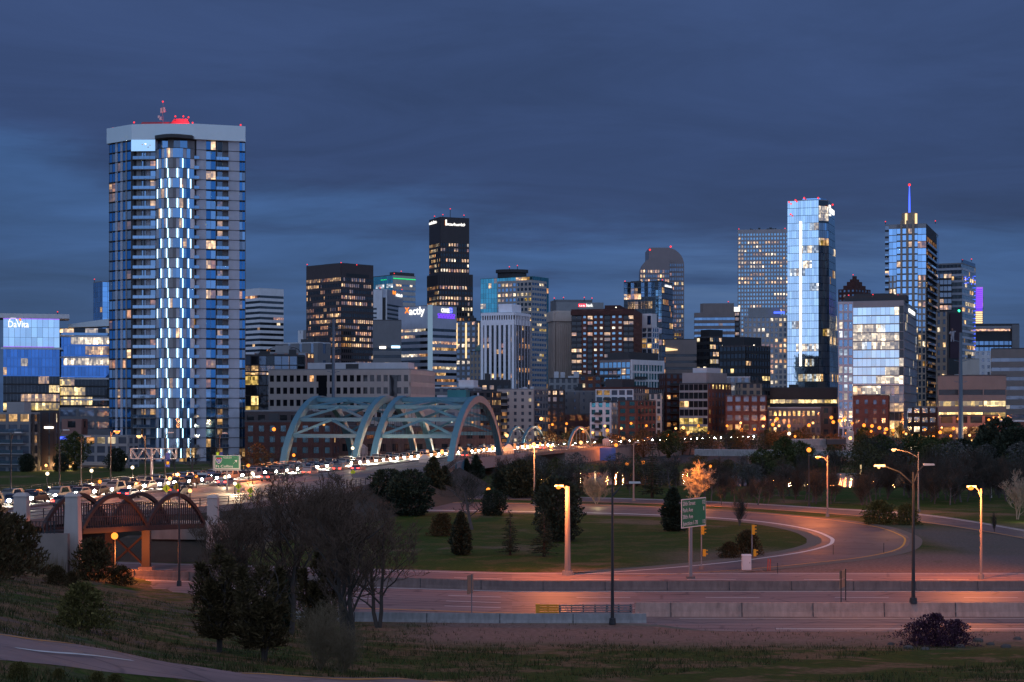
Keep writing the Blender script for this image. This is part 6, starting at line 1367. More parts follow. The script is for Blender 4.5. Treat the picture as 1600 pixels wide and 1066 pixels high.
# foreground left: conifers and bare trees in a clump
g = 'trees of the near clump'
planted('juniper_brown', 'broad dark juniper leftmost in the near clump', 343, 1020, 165, .95, 0, g); planted('juniper_brown', 'dark juniper in the middle of the near clump', 412, 1035, 165, 1.0, 1, g)
planted('juniper_brown', 'narrower dark juniper right of the other two in the near clump', 497, 1010, 145, .85, 0, g); planted('juniper', 'small dark juniper behind the middle of the near clump', 440, 985, 105, .9, 1, g)
planted('big_bare', 'big leafless tree at the right of the near clump with wide branches', 548, 1022, 290, .92, 0, g, rz=.4); planted('big_bare', 'tall leafless tree behind the junipers of the near clump', 452, 992, 270, .9, 1, g, rz=2.0)
planted('big_bare', 'leafless tree leaning left over the green sign in the near clump', 385, 985, 232, .9, 2, g, rz=4.0); planted('big_bare', 'thin leafless tree between the two largest of the near clump', 510, 975, 240, .85, 1, g, rz=5.2); planted('big_bare', 'leafless tree at the far right of the near clump with drooping twigs', 592, 982, 205, 1.05, 2, g, rz=1.1); planted('big_bare', 'slim leafless tree at the left of the near clump above the junipers', 352, 985, 190, .8, 0, g, rz=3.1)
planted('thicket', 'pale tangle of dry twigs at the foot of the near clump', 500, 1048, 120, .8, 0, g); planted('thicket', 'low dry twig thicket under the big leafless tree', 535, 1052, 85, .9, 0, g, rz=1.5)
# left bank
g = 'shrubs on the left bank'
planted('darkbush', 'large dark bush at the left edge below the footbridge wall', 22, 900, 92, .75, 0, g); planted('darkbush', 'dark bush leaning left beside the stone pylon wall', -22, 905, 110, .75, 1, g); planted('darkbush', 'dark leafy bush at the foot of the tall pylon', 148, 908, 64, .85, 1, g)
planted('bush', 'yellow green shrub alone on the left bank', 128, 985, 72, .85, 0, g); planted('darkbush', 'low rounded brown bush halfway down the left bank', 88, 915, 30, .9, 0, g); planted('darkbush', 'small brown bush beside the rounded one on the left bank', 112, 918, 24, .9, 1, g)
planted('bush', 'small weed bush at the lower left road verge', 30, 1062, 26, 1.1, 1, g); planted('bush', 'tiny weed bush on the verge by the road dashes', 92, 1064, 18, 1.0, 0, g); planted('bush', 'tiny weed bush on the verge under the road dashes, further right', 152, 1070, 20, 1.0, 1, g); planted('bush', 'tiny weed bush rightmost on the near road verge', 180, 1072, 18, 1.2, 0, g)
planted('darkbush', 'dark bush at the highway end of the left bank', 190, 915, 30, 1.0, 0, g)
# grass island inside the ramp
g = 'evergreens on the grass inside the ramp'
planted('juniper', 'small cone shaped evergreen on the grass under the bare tree', 720, 868, 66, 1.05, 0, g); planted('spruce', 'thin dark spruce on the grass between two others', 797, 868, 74, 1.15, 0, g); planted('spruce', 'full dark spruce on the grass left of the concrete pole', 850, 870, 78, 1.35, 1, g)
planted('roundcon', 'big dark round evergreen behind the spruces', 872, 846, 100, .82, 0, g); planted('juniper', 'egg shaped dark evergreen left of the green guide sign', 1052, 830, 66, 1.25, 1, g); planted('darkbush', 'dark round shrub left of the bare tree on the grass', 690, 838, 34, .9, 1, g)
planted('bare', 'spreading leafless tree on the grass by the ramp, left of the orange globe lamp', 738, 828, 112, 1.25, 0, 'bare trees by the ramp'); planted('wispy', 'small pinkish leafless shrub at the ramp inside bend', 1155, 822, 46, .9, 0, 'bare trees by the ramp')
planted('darkbush', 'dark sprawling brush behind the white cabinet', 1168, 868, 38, .85, 0, 'shrubs by the ramp'); planted('darkbush', 'lower dark brush left of the white cabinet', 1140, 872, 24, 1.1, 1, 'shrubs by the ramp')
planted('bush', 'wide olive shrub on the outer side of the ramp bend', 1374, 819, 36, 1.15, 0, 'shrubs by the ramp'); planted('bush', 'smaller olive shrub right of the wide one by the ramp bend', 1418, 820, 32, .9, 1, 'shrubs by the ramp')
planted('plumbush', 'plum coloured flowering shrub in the lower right corner', 1462, 1012, 52, .85, 0, None)
planted('plumbush', 'lower plum coloured shrub just left of the taller one', 1437, 1008, 36, 1.0, 0, None, rz=2.2); planted('plumbush', 'spreading plum coloured shrub just right of the taller one', 1492, 1010, 40, 1.0, 0, None, rz=4.1)
planted('wispy', 'tiny leafless sapling on the bare ground at right', 1554, 832, 34, .6, 1, 'bare trees by the ramp')
# dark evergreens along the viaduct
g = 'evergreens along the viaduct'
for k, (px, py, h_, kd, lb) in enumerate(((606, 800, 66, 'roundcon', 'dark round evergreen behind the near clump branches, left one'), (642, 806, 70, 'roundcon', 'dark round evergreen behind the near clump branches, right one'), (677, 782, 66, 'juniper', 'dark pointed evergreen in front of the capped pylon'), (695, 778, 48, 'juniper', 'shorter dark evergreen right of the capped pylon'),
        (729, 752, 34, 'juniper', 'small dark evergreen under the right arch foot'), (744, 752, 40, 'juniper', 'small dark evergreen beside the blue bridge girder'), (793, 775, 48, 'roundcon', 'dark evergreen below the second capped pylon'), (815, 778, 58, 'roundcon', 'dark evergreen left of the tall pale lamp post'), (905, 778, 54, 'spruce', 'dark spruce left of the pale vase shaped tree'), (1019, 778, 84, 'spruce', 'tall dark spruce left of the orange lit tree'), (885, 758, 26, 'juniper', 'tiny dark evergreen by the concrete wall'), (842, 790, 40, 'juniper', 'dark evergreen at the foot of the lamp post'), (770, 806, 40, 'roundcon', 'dark low evergreen left of the globe lamp'))):
    planted(kd, lb, px, py, h_, 1.15 if kd != 'juniper' else 1.2, k, g)
planted('leafy', 'bright yellow green tree lit by a lamp behind the round evergreen', 861, 790, 46, .8, 0); planted('bare_pale', 'pale lit vase shaped leafless tree by the park road', 932, 788, 54, 1.1, 0); planted('glow_bare', 'leafless tree glowing orange under a lamp', 1086, 788, 70, 1.05, 0, None, 'bare_tree'); planted('glow_bare', 'pale lit leafless tree at the right edge', 1590, 812, 80, .8, 1, None, 'bare_tree')
planted('bare', 'leafless tree right of the big arch girder', 790, 775, 72, .9, 1, 'bare trees in the river park')
# park band between the ramp and the river
zones = [(1060, 1180, 'left of the park lamps'), (1180, 1300, 'behind the pale pole pair'), (1300, 1420, 'behind the olive shrubs'), (1420, 1540, 'left of the bright right lamp'), (1540, 1640, 'near the right edge')]
bands = [(1075, 1600, 772, 790, 48, 82, ('bare', 'thinbare', 'bare', 'wispy', 'thinbare'), 74), (1075, 1600, 745, 765, 45, 78, ('bare', 'olive', 'thinbare', 'bare', 'leafy', 'blossom'), 60)]
words_ = {'bare': 'leafless grey brown tree', 'thinbare': 'slim leafless brown tree', 'wispy': 'wispy many stemmed bare shrub', 'olive': 'thin olive leaved tree', 'leafy': 'dark green leafy tree', 'blossom': 'grey blossoming tree'}
for x0, x1, y0, y1, h0, h1, kinds, n_ in bands:
    for k in range(n_):
        px = x0+(x1-x0)*(k+rng.uniform(.1, .9))/n_
        if 1308 < px < 1346 or 1396 < px < 1412: continue
        py = rng.uniform(y0, y1); kd = kinds[k % len(kinds)]
        zn = next((z_[2] for z_ in zones if z_[0] <= px < z_[1]), 'near the right edge')
        hf = .62 if px < 1215 else .8 if px < 1300 else 1
        planted(kd, f"{words_[kd]} {'in the park' if y0 > 770 else 'by the water'} {zn}", px, py, rng.uniform(h0, h1)*hf, rng.uniform(.85, 1.3), k, 'park trees by the river')
for k in range(26):
    px = 775+k*11.2+rng.uniform(-4, 4); kd = ('bare', 'thinbare', 'olive', 'bare', 'thinbare', 'blossom')[k % 6]; zn = ('below the second capped pylon', 'left of the tall pale lamp post', 'under the retaining wall', 'around the pale vase tree', 'left of the tall dark spruce', 'around the orange lit tree')[min(5, int((px-770)/52))]
    if abs(px-932) < 12 or abs(px-1086) < 22: continue
    planted(kd, f"{words_[kd]} {zn}", px, rng.uniform(752, 776), rng.uniform(34, 58), rng.uniform(.9, 1.3), k, 'trees below the retaining wall')
for px, d, h_, kd, lb in ((1225, 395, 11, 'leafy', 'large dark green leafy tree in front of the concrete bridge'), (1250, 400, 10, 'leafy', 'dark green leafy tree beside the bright park lamp'), (1190, 410, 8, 'leafy', 'dark green leafy tree left of the concrete bridge middle'), (1350, 430, 11, 'olive', 'broad grey olive tree right of the concrete bridge'), (1390, 440, 10, 'olive', 'grey olive tree behind the left lamp arm'), (1160, 380, 6, 'blossom', 'grey blossoming tree below the concrete bridge'), (1480, 400, 7, 'blossom', 'grey blossoming tree right of the pale light pole'),
        (1415, 420, 7.5, 'lamplit', 'orange lit tree beside the left lamp arm'), (1565, 420, 15, 'roundcon', 'tallest dark evergreen mass near the right edge'), (1588, 400, 13, 'roundcon', 'dark evergreen at the right edge above the pale tree'), (1535, 430, 13, 'juniper', 'dark evergreen between the mast and the right edge'), (1505, 410, 10, 'roundcon', 'dark ragged evergreen at the foot of the steel mast'), (1455, 470, 10, 'leafy', 'dark leafy tree left of the steel mast')):
    plant(kd, lb, px, d, h_, 1.0, int(px), 'large trees by the river')
# street trees in front of the lofts, some given orange lamplight as leaf colour
for k in range(44):
    px = 855+k*17+rng.uniform(-6, 6); d = (SP[min(len(SP)-1, max(0, [i for i, p in enumerate(SP) if p.y > 540][0]+k//2))].y+rng.uniform(25, 60)) if px < 1180 else rng.uniform(600, 660)
    kd = ('lamplit', 'bare', 'olive', 'lamplit', 'bare', 'leafy')[k % 6]
    zn = ('by the alone arch', 'before the white flats', 'before the corner office', 'before the dark loft', 'before the pale pink building', 'before the red brick loft', 'around the steel mast', 'by the right edge warehouse')[min(7, max(0, int((px-855)/94)))]
    plant(kd, f"{({'lamplit': 'lamplight coloured', 'bare': 'leafless', 'olive': 'olive leaved', 'leafy': 'dark green'})[kd]} street tree {zn}", px, d, rng.uniform(7, 11.5), rng.uniform(.9, 1.2), k, 'street trees before the lofts', z=0)
for px, d, h_, kd, lb in ((117, 475, 11, 'leafy', 'round green tree before the arcade of shops'), (42, 468, 5, 'roundcon', 'small dark evergreen left of the lit arcade'), (95, 470, 5, 'roundcon', 'small dark evergreen by the lit arcade door'), (182, 470, 6.5, 'roundcon', 'dark evergreen right of the arcade shops'), (300, 440, 10, 'bare', 'leafless tree before the foot of the tall tower'), (330, 445, 9, 'bare', 'leafless tree left of the highway route sign'), (275, 450, 9, 'bare', 'leafless tree below the lit tower strips'), (402, 430, 9, 'lamplit', 'lamplight coloured tree left of the left arch foot'), (425, 420, 7, 'bare', 'leafless tree at the left arch foot'), (360, 430, 7, 'bare', 'leafless tree behind the highway route sign'), (820, 600, 5, 'lamplit', 'orange lit bush left of the twin small arches')):
    plant(kd, lb, px, d, h_, 1.0, int(px), 'trees around the tall tower', z=0)
for k, (px, d, h_) in enumerate(((1040, 664, 9), (1052, 668, 8.5), (1066, 700, 9), (1030, 672, 8), (1208, 648, 9), (1218, 668, 9), (1228, 638, 9.5), (1240, 640, 9), (1262, 642, 8), (1298, 660, 8), (1308, 672, 8), (1150, 745, 8), (1345, 634, 7), (1395, 592, 7), (955, 672, 8), (905, 660, 8))):
    plant('lamplit', f"lamplight coloured tree glowing under the orange lamps {('before the corner office', 'before the pale pink building', 'by the warehouse end', 'at the ends of the lamp rows')[0 if k < 4 else 1 if k < 9 else 2 if k < 11 else 3]}", px, d, h_, 1.15, k, 'glowing street trees', z=0)
# a far belt of treetops in front of the city, too many to count
m_ = MB(); rd = random.Random(99)
for k in range(5200):
    px = rd.uniform(380, 1640); d = rd.uniform(590, 700) if px > 1195 else rd.uniform(690, 705); x = gpx(px, d)
    c = Vector((x, d, rd.random()**.8*(4.5+3.5*mnoise.noise(Vector((px*.03, d*.01, 0)))))); s = rd.uniform(.4, .9); d1 = Vector((rd.gauss(0, 1), rd.gauss(0, 1), rd.gauss(0, 1))).normalized(); d2 = d1.cross(Vector((rd.gauss(0, 1), rd.gauss(0, 1), 1))).normalized()
    m_.poly([c-d2*s*.4, c+d1*s, c+d2*s*.5], 'leaves_olive')
o = m_.build('undergrowth'); tag(o, 'belt of dark bushes below the lofts', 'undergrowth', kind='stuff')
# grass and weeds on the near slopes
m_ = MB(); rd = random.Random(5)
leafm('grass_blade', (.014, .022, .005), (.040, .048, .012), (.15, .10, .05))
def on_road(x, y): return -11.8 < y-(57.5+1.1*(x+17.7)) < .6
for k in range(30000):
    d = 44+92*rd.random()**1.1; px = rd.uniform(-40, 1640); x = gpx(px, d)
    if on_road(x, d): continue
    if mnoise.noise(Vector((x*.25, d*.25, 7))) < -.12 and rd.random() < .8: continue
    if d > 112 and x > -6 and rd.random() < .85: continue
    z = gz(x, d); hh = rd.uniform(.10, .32)*(1.5 if mnoise.noise(Vector((x*.5, d*.5, 2))) > .25 else 1)
    for q in range(3):
        a = rd.uniform(0, 6.28); w_ = Vector((math.cos(a), math.sin(a), 0)); p = Vector((x+rd.gauss(0, .12), d+rd.gauss(0, .12), z-.03)); m_.poly([p-w_*.022, p+w_*.022, p+Vector((rd.gauss(0, .10), rd.gauss(0, .10), hh))], 'grass_blade')
o = m_.build('grass'); tag(o, 'rough grass and weeds on the near slopes', 'grass', kind='stuff')
m_ = MB()
for k in range(500):
    x = rd.uniform(-58, -42.8); p = Vector((x, 160.0-rd.random()*1.8, 1.6)); p.z = gz(p.x, p.y); a = rd.uniform(0, 6.28); w_ = Vector((math.cos(a), math.sin(a), 0))*.05; m_.poly([p-w_, p+w_, p+Vector((rd.gauss(0, .25), rd.gauss(0, .2), rd.uniform(1, 2.6)))], 'straw')
o = m_.build('reeds_grass'); tag(o, 'dry reeds against the abutment wall', 'reeds', kind='stuff')
# stones by the plum shrub
surf('stone', (.085, .075, .072), .9, .3, 1.5)
for k, (px, py, s) in enumerate(((1392, 1008, .35), (1420, 1014, .5), (1446, 1016, .4), (1500, 1012, .45), (1528, 1003, .55), (1548, 1008, .4), (1572, 1012, .5), (1590, 1000, .45))):
    d = d_at(px, py); x = gpx(px, d); b = MB(); s *= .72; b.ball((x, d, gz(x, d)+s*.1), s, 'stone', 9, 6, .6); rd2 = random.Random(k)
    b.v = [(x+(vx-x)*(1+.5*mnoise.noise(Vector((vx*2, vy*2, vz*2+k)))), d+(vy-d)*(1+.5*mnoise.noise(Vector((vx*2+9, vy*2, vz*2)))), vz) for vx, vy, vz in b.v]
    o = b.build('rock'); tag(o, ('small pale rock left of the plum shrub', 'rock in front of the plum shrub left part', 'rock in front of the plum shrub middle', 'rock just right of the plum shrub', 'larger rock on the right slope', 'rock beside the larger one on the right slope', 'rock on the right slope near the corner', 'rock at the right edge of the slope')[k], 'rock', 'rocks by the plum shrub')
# ---------------------------------------------------------------- street lamps
surf('pole_concrete', (.20, .18, .175), .8, .15, 1.0)
emit('lamp_sodium', (1, .27, .035), 2.3); emit('lamp_warm', (1, .47, .15), 3.0); emit('lamp_white', (1, .80, .52), 2.6); emit('lamp_dim', (1, .45, .12), 1.2)
LC = {'lamp_sodium': (1, .24, .05), 'lamp_warm': (1, .36, .10), 'lamp_white': (1, .72, .42)}
def light(parent, p, e, c, r=.25):
    l = bpy.data.lights.new('lamp_light', 'POINT'); l.energy = e; l.color = c; l.shadow_soft_size = r; o = bpy.data.objects.new('lamp_light', l); col.objects.link(o); o.parent = parent; o.location = Vector(p)-Vector(parent.location)
def street_lamp(label, px, d, z0, ztop, arms=(), pole='metal_dark', r0=.13, r1=.08, cat='street lamp', group='street lamps', globe=None, gr=.3, energy=0, base=True, lz=None):
    """pole standing at distance d; arms: (reach to the right in metres, rise, lamp material or None)"""
    x = gpx(px, d); r = thing('street_lamp', label, cat, (x, d, z0), group=group); b = MB()
    if base: b.tube([(x, d, z0), (x, d, z0+.5)], [r0*2.0, r0*1.7], pole, 10)
    b.tube([(x, d, z0), (x, d, z0+(ztop-z0)*.5), (x, d, ztop)], [r0, (r0+r1)/2, r1], pole, 8); b.build('pole', r)
    for reach, rise, lm in arms:
        b = MB(); b.tube([(x, d, ztop-1.0), (x+reach*.45, d, ztop-.25+rise*.5), (x+reach, d, ztop+rise)], [.07, .06, .05], pole, 6); b.build('arm', r)
        s = 1 if reach > 0 else -1; hx = x+reach; hz = ztop+rise; b = MB(); b.hexa([(hx-.1*s, d-.16, hz-.09), (hx+.85*s, d-.12, hz-.07), (hx+.85*s, d+.12, hz-.07), (hx-.1*s, d+.16, hz-.09), (hx-.1*s, d-.10, hz+.10), (hx+.80*s, d-.06, hz+.08), (hx+.80*s, d+.06, hz+.08), (hx-.1*s, d+.10, hz+.10)], 'metal_pale'); hd = b.build('lamp_head', r)
        if lm: b = MB(); b.ball((hx+.42*s, d-.03, hz-.16), gr*.62, lm, 10, 6, .7); b.build('bulb', hd)
        if lm and energy: light(r, (hx+.8*s, d-1.6, hz-.6), energy*.62, LC[lm])
    if globe:
        b = MB(); b.ball((x, d, ztop+gr*.8), gr, globe, 12, 8); b.build('globe', r)
        if energy: light(r, (x+(1.2 if lz else 0), d-.1, ztop+(gr*2.2 if lz is None else lz)), energy, LC[globe])
    return r
zt = lambda py, d: zpx(py, d)
street_lamp('black unlit lamp post on the verge, nearest to the viewer', 957, 135.6, 0, zt(757, 135.6), ((1.45, .15, None),), r0=.15)
street_lamp('dark double armed lamp post on the tall barrier', 1427, 140.6, 1.1, zt(738, 140.6), ((-2.5, .55, 'lamp_warm'), (.95, .65, None)), r0=.17, energy=3800, gr=.2)
q = street_lamp('thick pale concrete lamp post at the highway edge with an orange lamp', 887, 175.5, 0, zt(760, 175.5), ((-.55, .05, 'lamp_sodium'),), pole='pole_concrete', r0=.34, r1=.24, energy=13000, gr=.42)
street_lamp('pale lamp post at right with the brightest orange lamp', 1533, 171.5, 0, zt(764, 171.5), ((-.65, .25, 'lamp_sodium'),), pole='pole_concrete', r0=.16, energy=14000, gr=.5)
street_lamp('tall pale lamp post left of the round evergreen', 835, 303, 0, zt(697, 303), ((-.3, .0, 'lamp_warm'),), pole='pole_concrete', r0=.2, energy=9000, gr=.6)
street_lamp('tall pale unlit lamp post behind the park road', 990, 318, 0, zt(692, 318), ((.3, .1, None),), pole='pole_concrete', r0=.2)
street_lamp('pale lamp post beyond the ramp with an orange lamp on its left', 1293, 271, 0, zt(712, 271), ((-1.2, -.2, 'lamp_sodium'),), pole='pole_concrete', r0=.16, energy=9000, gr=.42)
street_lamp('pale lamp post behind the dark double one with a long left arm', 1435, 284, 0, zt(706, 284), ((-3.8, .4, 'lamp_warm'),), pole='pole_concrete', r0=.17, energy=6000, gr=.5)
street_lamp('lamp post in the river trees with a bright orange star lamp', 1264, 300, 0, zt(706, 300), (), globe='lamp_sodium', gr=.42, energy=5000)
street_lamp('black unlit lamp post at the footbridge end with a bent arm', 280, d_at(280, 931), 1.0, zt(757, 150), ((1.8, .75, None),), r0=.12)
street_lamp('lamp post under the footbridge with a bright orange lamp', 179, 172, .8, zt(842, 172), (), globe='lamp_sodium', gr=.36, energy=2600, lz=-1.3)
street_lamp('short lamp post with an orange globe among the ramp trees', 763, 288, 0, zt(768, 288), (), globe='lamp_sodium', gr=.36, energy=900)
street_lamp('thin park light post with a flat top near the right edge', 1549, 330, 0, zt(728, 330), ((.2, .0, None),), pole='metal_pale', r0=.08)
for px, y0, y1, lb in ((1257, 742, 728, 'short pale lit park post below the bright star lamp'), (1345, 742, 726, 'short pale lit park post right of the twin poles'), (1406, 736, 719, 'short amber lit park post by the left lamp arm'), (1446, 712, 695, 'short amber lit post on the concrete bridge'), (849, 735, 714, 'short post light by the concrete retaining wall'), (930, 760, 737, 'post light standing in the pale vase shaped tree')):
    d = 420 if y1 > 720 else 545; b = MB(); x = gpx(px, d); r = thing('post_light', lb, 'post light', (x, d, 0), group='short park post lights'); b.tube([(x, d, 0), (x, d, zt(y0, d))], .12, 'metal_dark', 6); b.build('post', r); b = MB(); b.tube([(x, d, zt(y0, d)), (x, d, zt(y1, d))], .20, 'uplight', 8); b.build('lit_shaft', r)
light(bpy.data.objects['post_light'], (gpx(933, 300), 298, 2.0), 260, (1, .8, .4)); light(bpy.data.objects['post_light'], (gpx(861, 295), 288, 4.0), 240, (.9, 1, .3)); light(bpy.data.objects['post_light'], (gpx(1088, 300), 303, 6.0), 3600, (1, .27, .035)); light(bpy.data.objects['post_light'], (gpx(1590, 262), 258, 2.0), 220, (1, .8, .5))
# tall black posts along the viaduct, left
for px, py, lm, lb in ((17, 676, None, 'tall black post nearest the left edge on the viaduct'), (93, 672, None, 'tall black post before the screen sign on the viaduct'), (127, 682, None, 'tall black post beside the round green tree'), (173, 674, 'lamp_sodium', 'tall black post with a glowing orange lamp at the tower foot'), (227, 681, 'lamp_warm', 'tall black post with a lit lamp on its left before the tower'), (258, 676, None, 'tall black post with a short right arm before the tower'), (343, 677, None, 'tall black double post above the highway route sign')):
    i = min(range(len(SP)), key=lambda i: abs(CX+SP[i].x/SP[i].y*F-px)); d = SP[i].y+4
    street_lamp(lb, px, d, DECK, zt(py, d), ((.6 if px != 227 else -.6, .0, lm),), r0=.12, energy=2600 if lm else 0, gr=.55, group='tall posts on the viaduct')
# globe lamps: photo column, row, distance, ground height under it, material, light, description
GL = [(74, 740.5, 250, 4.7, 'lamp_white', 600, 'white globe lamp below the lit arcade'), (143, 736, 262, 4.7, 'lamp_white', 600, 'white globe lamp right of the round green tree'), (156, 753, 245, 4.7, 'lamp_sodium', 900, 'orange star lamp between two tall posts'), (207, 731, 300, 4.7, 'lamp_white', 500, 'white globe lamp under the sign truss'), (212, 752, 285, 4.7, 'lamp_sodium', 600, 'orange globe lamp left of the sign truss post'),
      (265.5, 748, 235, 4.7, 'lamp_warm', 900, 'warm globe lamp just above the yellow green sign'), (263, 755, 228, 4.7, 'lamp_white', 1200, 'large white globe lamp by the yellow green sign'), (297, 767, 222, 4.7, 'lamp_warm', 500, 'warm lamp above the second footbridge arch'), (306.5, 744, 270, 4.7, 'lamp_sodium', 300, 'small orange lamp left of the highway route sign'), (352, 746, 275, 4.7, 'lamp_white', 900, 'white globe lamp at the route sign post'), (388, 728, 300, 4.7, 'lamp_sodium', 4000, 'bright orange star lamp right of the route sign'), (394.5, 740, 285, 4.7, 'lamp_white', 900, 'white globe lamp on the near kerb right of the route sign'), (367, 756, 252, 4.7, 'lamp_white', 2500, 'white globe lamp beside the first yellow green diamond'),
      (428, 672, 430, 0, 'lamp_sodium', 1200, 'orange street lamp behind the left arch foot'), (459, 712, 400, 4.7, 'lamp_sodium', 3500, 'small orange lamp under the left arch'), (500, 723, 380, 4.7, 'lamp_sodium', 5000, 'small orange lamp above the bare branches'), (551, 701, 395, 4.7, 'lamp_white', 4500, 'white star lamp at the second arch foot'), (506, 664, 440, 4.7, 'lamp_dim', 0, 'thin amber lamp post inside the left arch'), 
      (782, 700, 480, 4.7, 'lamp_warm', 2500, 'bright warm lamp at the far foot of the right arch'), (792, 682, 620, 4, 'lamp_warm', 600, 'small warm lamp left of the twin small arches'), (843, 671, 640, 4, 'lamp_sodium', 900, 'orange lamp above the twin small arches'), (845.6, 656, 660, 2, 'lamp_warm', 700, 'warm lamp high behind the twin small arches'), (834, 695.5, 520, 4.7, 'lamp_warm', 1500, 'bright lamp just right of the twin small arches'), (861, 699, 535, 4.7, 'lamp_warm', 1800, 'bright warm lamp on the viaduct before the alone arch'), (907.6, 693, 575, 4.7, 'lamp_warm', 2500, 'bright warm lamp inside the alone small arch'), (962.5, 697, 570, 4.7, 'lamp_sodium', 4500, 'bright orange star lamp right of the end pylon'), (974, 686.5, 615, 4.7, 'lamp_warm', 2500, 'warm lamp on the viaduct above the orange star lamp'), (949, 674, 660, 2, 'lamp_sodium', 1200, 'small orange lamp before the brick corner block'),
      (1043, 681, 655, 4.7, 'lamp_sodium', 6000, 'large orange star lamp above the light stream'), (1067.6, 670, 690, 3, 'lamp_warm', 2500, 'warm lamp before the corner office'), (1075, 678, 690, 4, 'lamp_warm', 700, 'small warm globe below the corner office lamp'), (980, 726, 430, 0, 'lamp_sodium', 1500, 'orange star lamp left of the tall dark spruce'), (1005, 724, 440, 0, 'lamp_sodium', 1200, 'orange star lamp touching the tall dark spruce'), (1110, 729, 420, 0, 'lamp_sodium', 300, 'small orange lamp right of the orange lit tree'),
      (1158.7, 673, 735, 4, 'lamp_sodium', 2600, 'orange star lamp at the right end of the light stream'), (1207.5, 665, 640, 0, 'lamp_sodium', 1500, 'small orange lamp before the dark loft'), (1214, 656, 660, 0, 'lamp_sodium', 1800, 'orange lamp in the lamplight coloured trees before the pale pink building'), (1232.7, 667, 630, 0, 'lamp_sodium', 3200, 'large orange lamp in the lamplight coloured trees'), (1264, 666, 630, 0, 'lamp_sodium', 2500, 'orange lamp above the concrete bridge abutment'), (1233, 679, 600, 0, 'lamp_white', 500, 'small white lamp before the leafy bridge tree'), (1302, 661, 650, 0, 'lamp_sodium', 2500, 'orange lamp lowest of the cluster by the warehouse end'), (1299, 654, 670, 0, 'lamp_sodium', 900, 'orange lamp topmost of the cluster by the warehouse end'), (1312, 659, 660, 0, 'lamp_sodium', 900, 'orange lamp rightmost of the cluster by the warehouse end'), (1319, 656, 680, 0, 'lamp_sodium', 600, 'faint orange lamp right of the cluster'),
      (1350, 666, 620, 0, 'lamp_sodium', 1500, 'first of the descending row of orange lamps, from the left'), (1362.5, 667, 610, 0, 'lamp_sodium', 1500, 'second of the descending row of orange lamps'), (1374, 670, 600, 0, 'lamp_sodium', 1500, 'third of the descending row of orange lamps'), (1385, 672, 590, 0, 'lamp_sodium', 1000, 'fourth of the descending row of orange lamps'), (1395.6, 674, 580, 0, 'lamp_sodium', 2500, 'last and brightest of the descending row of orange lamps'), (1328.6, 686, 560, 0, 'lamp_warm', 700, 'warm lamp at the foot of the concrete bridge pylon'),
      (1415.7, 679, 600, 0, 'lamp_warm', 400, 'small warm lamp left of a pair, beyond the bridge'), (1425.7, 681, 600, 0, 'lamp_warm', 400, 'small warm lamp of the pair beyond the bridge'), (1434.7, 683, 600, 0, 'lamp_warm', 500, 'small lamp right of the pair beyond the bridge'), (1469, 677, 610, 0, 'lamp_sodium', 500, 'small orange lamp left of the steel mast'), (1490, 671, 620, 0, 'lamp_sodium', 1200, 'orange lamp touching the steel mast'), (1536, 675, 560, 0, 'lamp_white', 1800, 'white star lamp right of the steel mast'), (1515, 681, 560, 0, 'lamp_warm', 300, 'small warm lamp below the white star lamp'), (1555, 657.6, 640, 0, 'lamp_sodium', 900, 'orange lamp left of two before the banded block'), (1564, 656.7, 640, 0, 'lamp_warm', 1500, 'bright lamp right of two before the banded block'), (1579, 661.5, 600, 0, 'lamp_sodium', 1200, 'orange lamp above the right edge warehouse'), (1453, 683.5, 590, 0, 'lamp_white', 200, 'tiny white lamp left of the steel mast')]
XR = random.Random(31)
AREA = ('before the balcony flats', 'before the white flats', 'before the corner office', 'before the dark loft', 'before the pale pink building', 'by the warehouse end', 'before the red brick loft', 'by the steel mast', 'by the right edge warehouse')
for k in range(36):
    px = 870+k*20.3+XR.uniform(-7, 7); GL.append((px, XR.uniform(655, 690) if px > 1150 else XR.uniform(662, 682), XR.uniform(575, 690) if px > 1190 else 725, 0, XR.choice(('lamp_sodium', 'lamp_sodium', 'lamp_warm')), 0, f"tiny {'amber' if k % 2 else 'orange'} lamp in the street trees {AREA[min(8, int((px-860)/83))]}"))
for px, py, d, z0, lm, en, lb in GL:
    street_lamp(lb, px, d, z0, zt(py, d)-.2, (), r0=.09, r1=.06, globe=lm, gr=.09+.0009*d if en > 400 and d > 400 else .10+.0007*d if en > 400 else .09+.0006*d, energy=en*1.7 if lm != 'lamp_dim' else 0, group='globe lamps', base=False)
# wall lamps of the arcade
for k, (px, py) in enumerate(((72, 728.5), (86, 727), (101, 726), (110, 729), (114, 725))):
    b = MB(); d = 478; x = gpx(px, d); r = thing('wall_lamp', ('leftmost warm arcade lamp', 'second warm arcade lamp from the left', 'third warm arcade lamp, left of the tree middle', 'low warm arcade lamp inside the tree', 'rightmost high warm arcade lamp in the tree')[k], 'wall lamp', (x, d, -2), group='arcade lamps'); b.tube([(x, d, -2), (x, d, zt(py, d))], .06, 'metal_dark', 6); b.build('post', r); b = MB(); b.ball((x, d, zt(py, d)+.2), .42, 'lamp_warm', 8, 6); b.build('globe', r)
    if k in (0, 1, 3): light(r, (x, d-1, zt(py, d)), 700, (1, .6, .25))

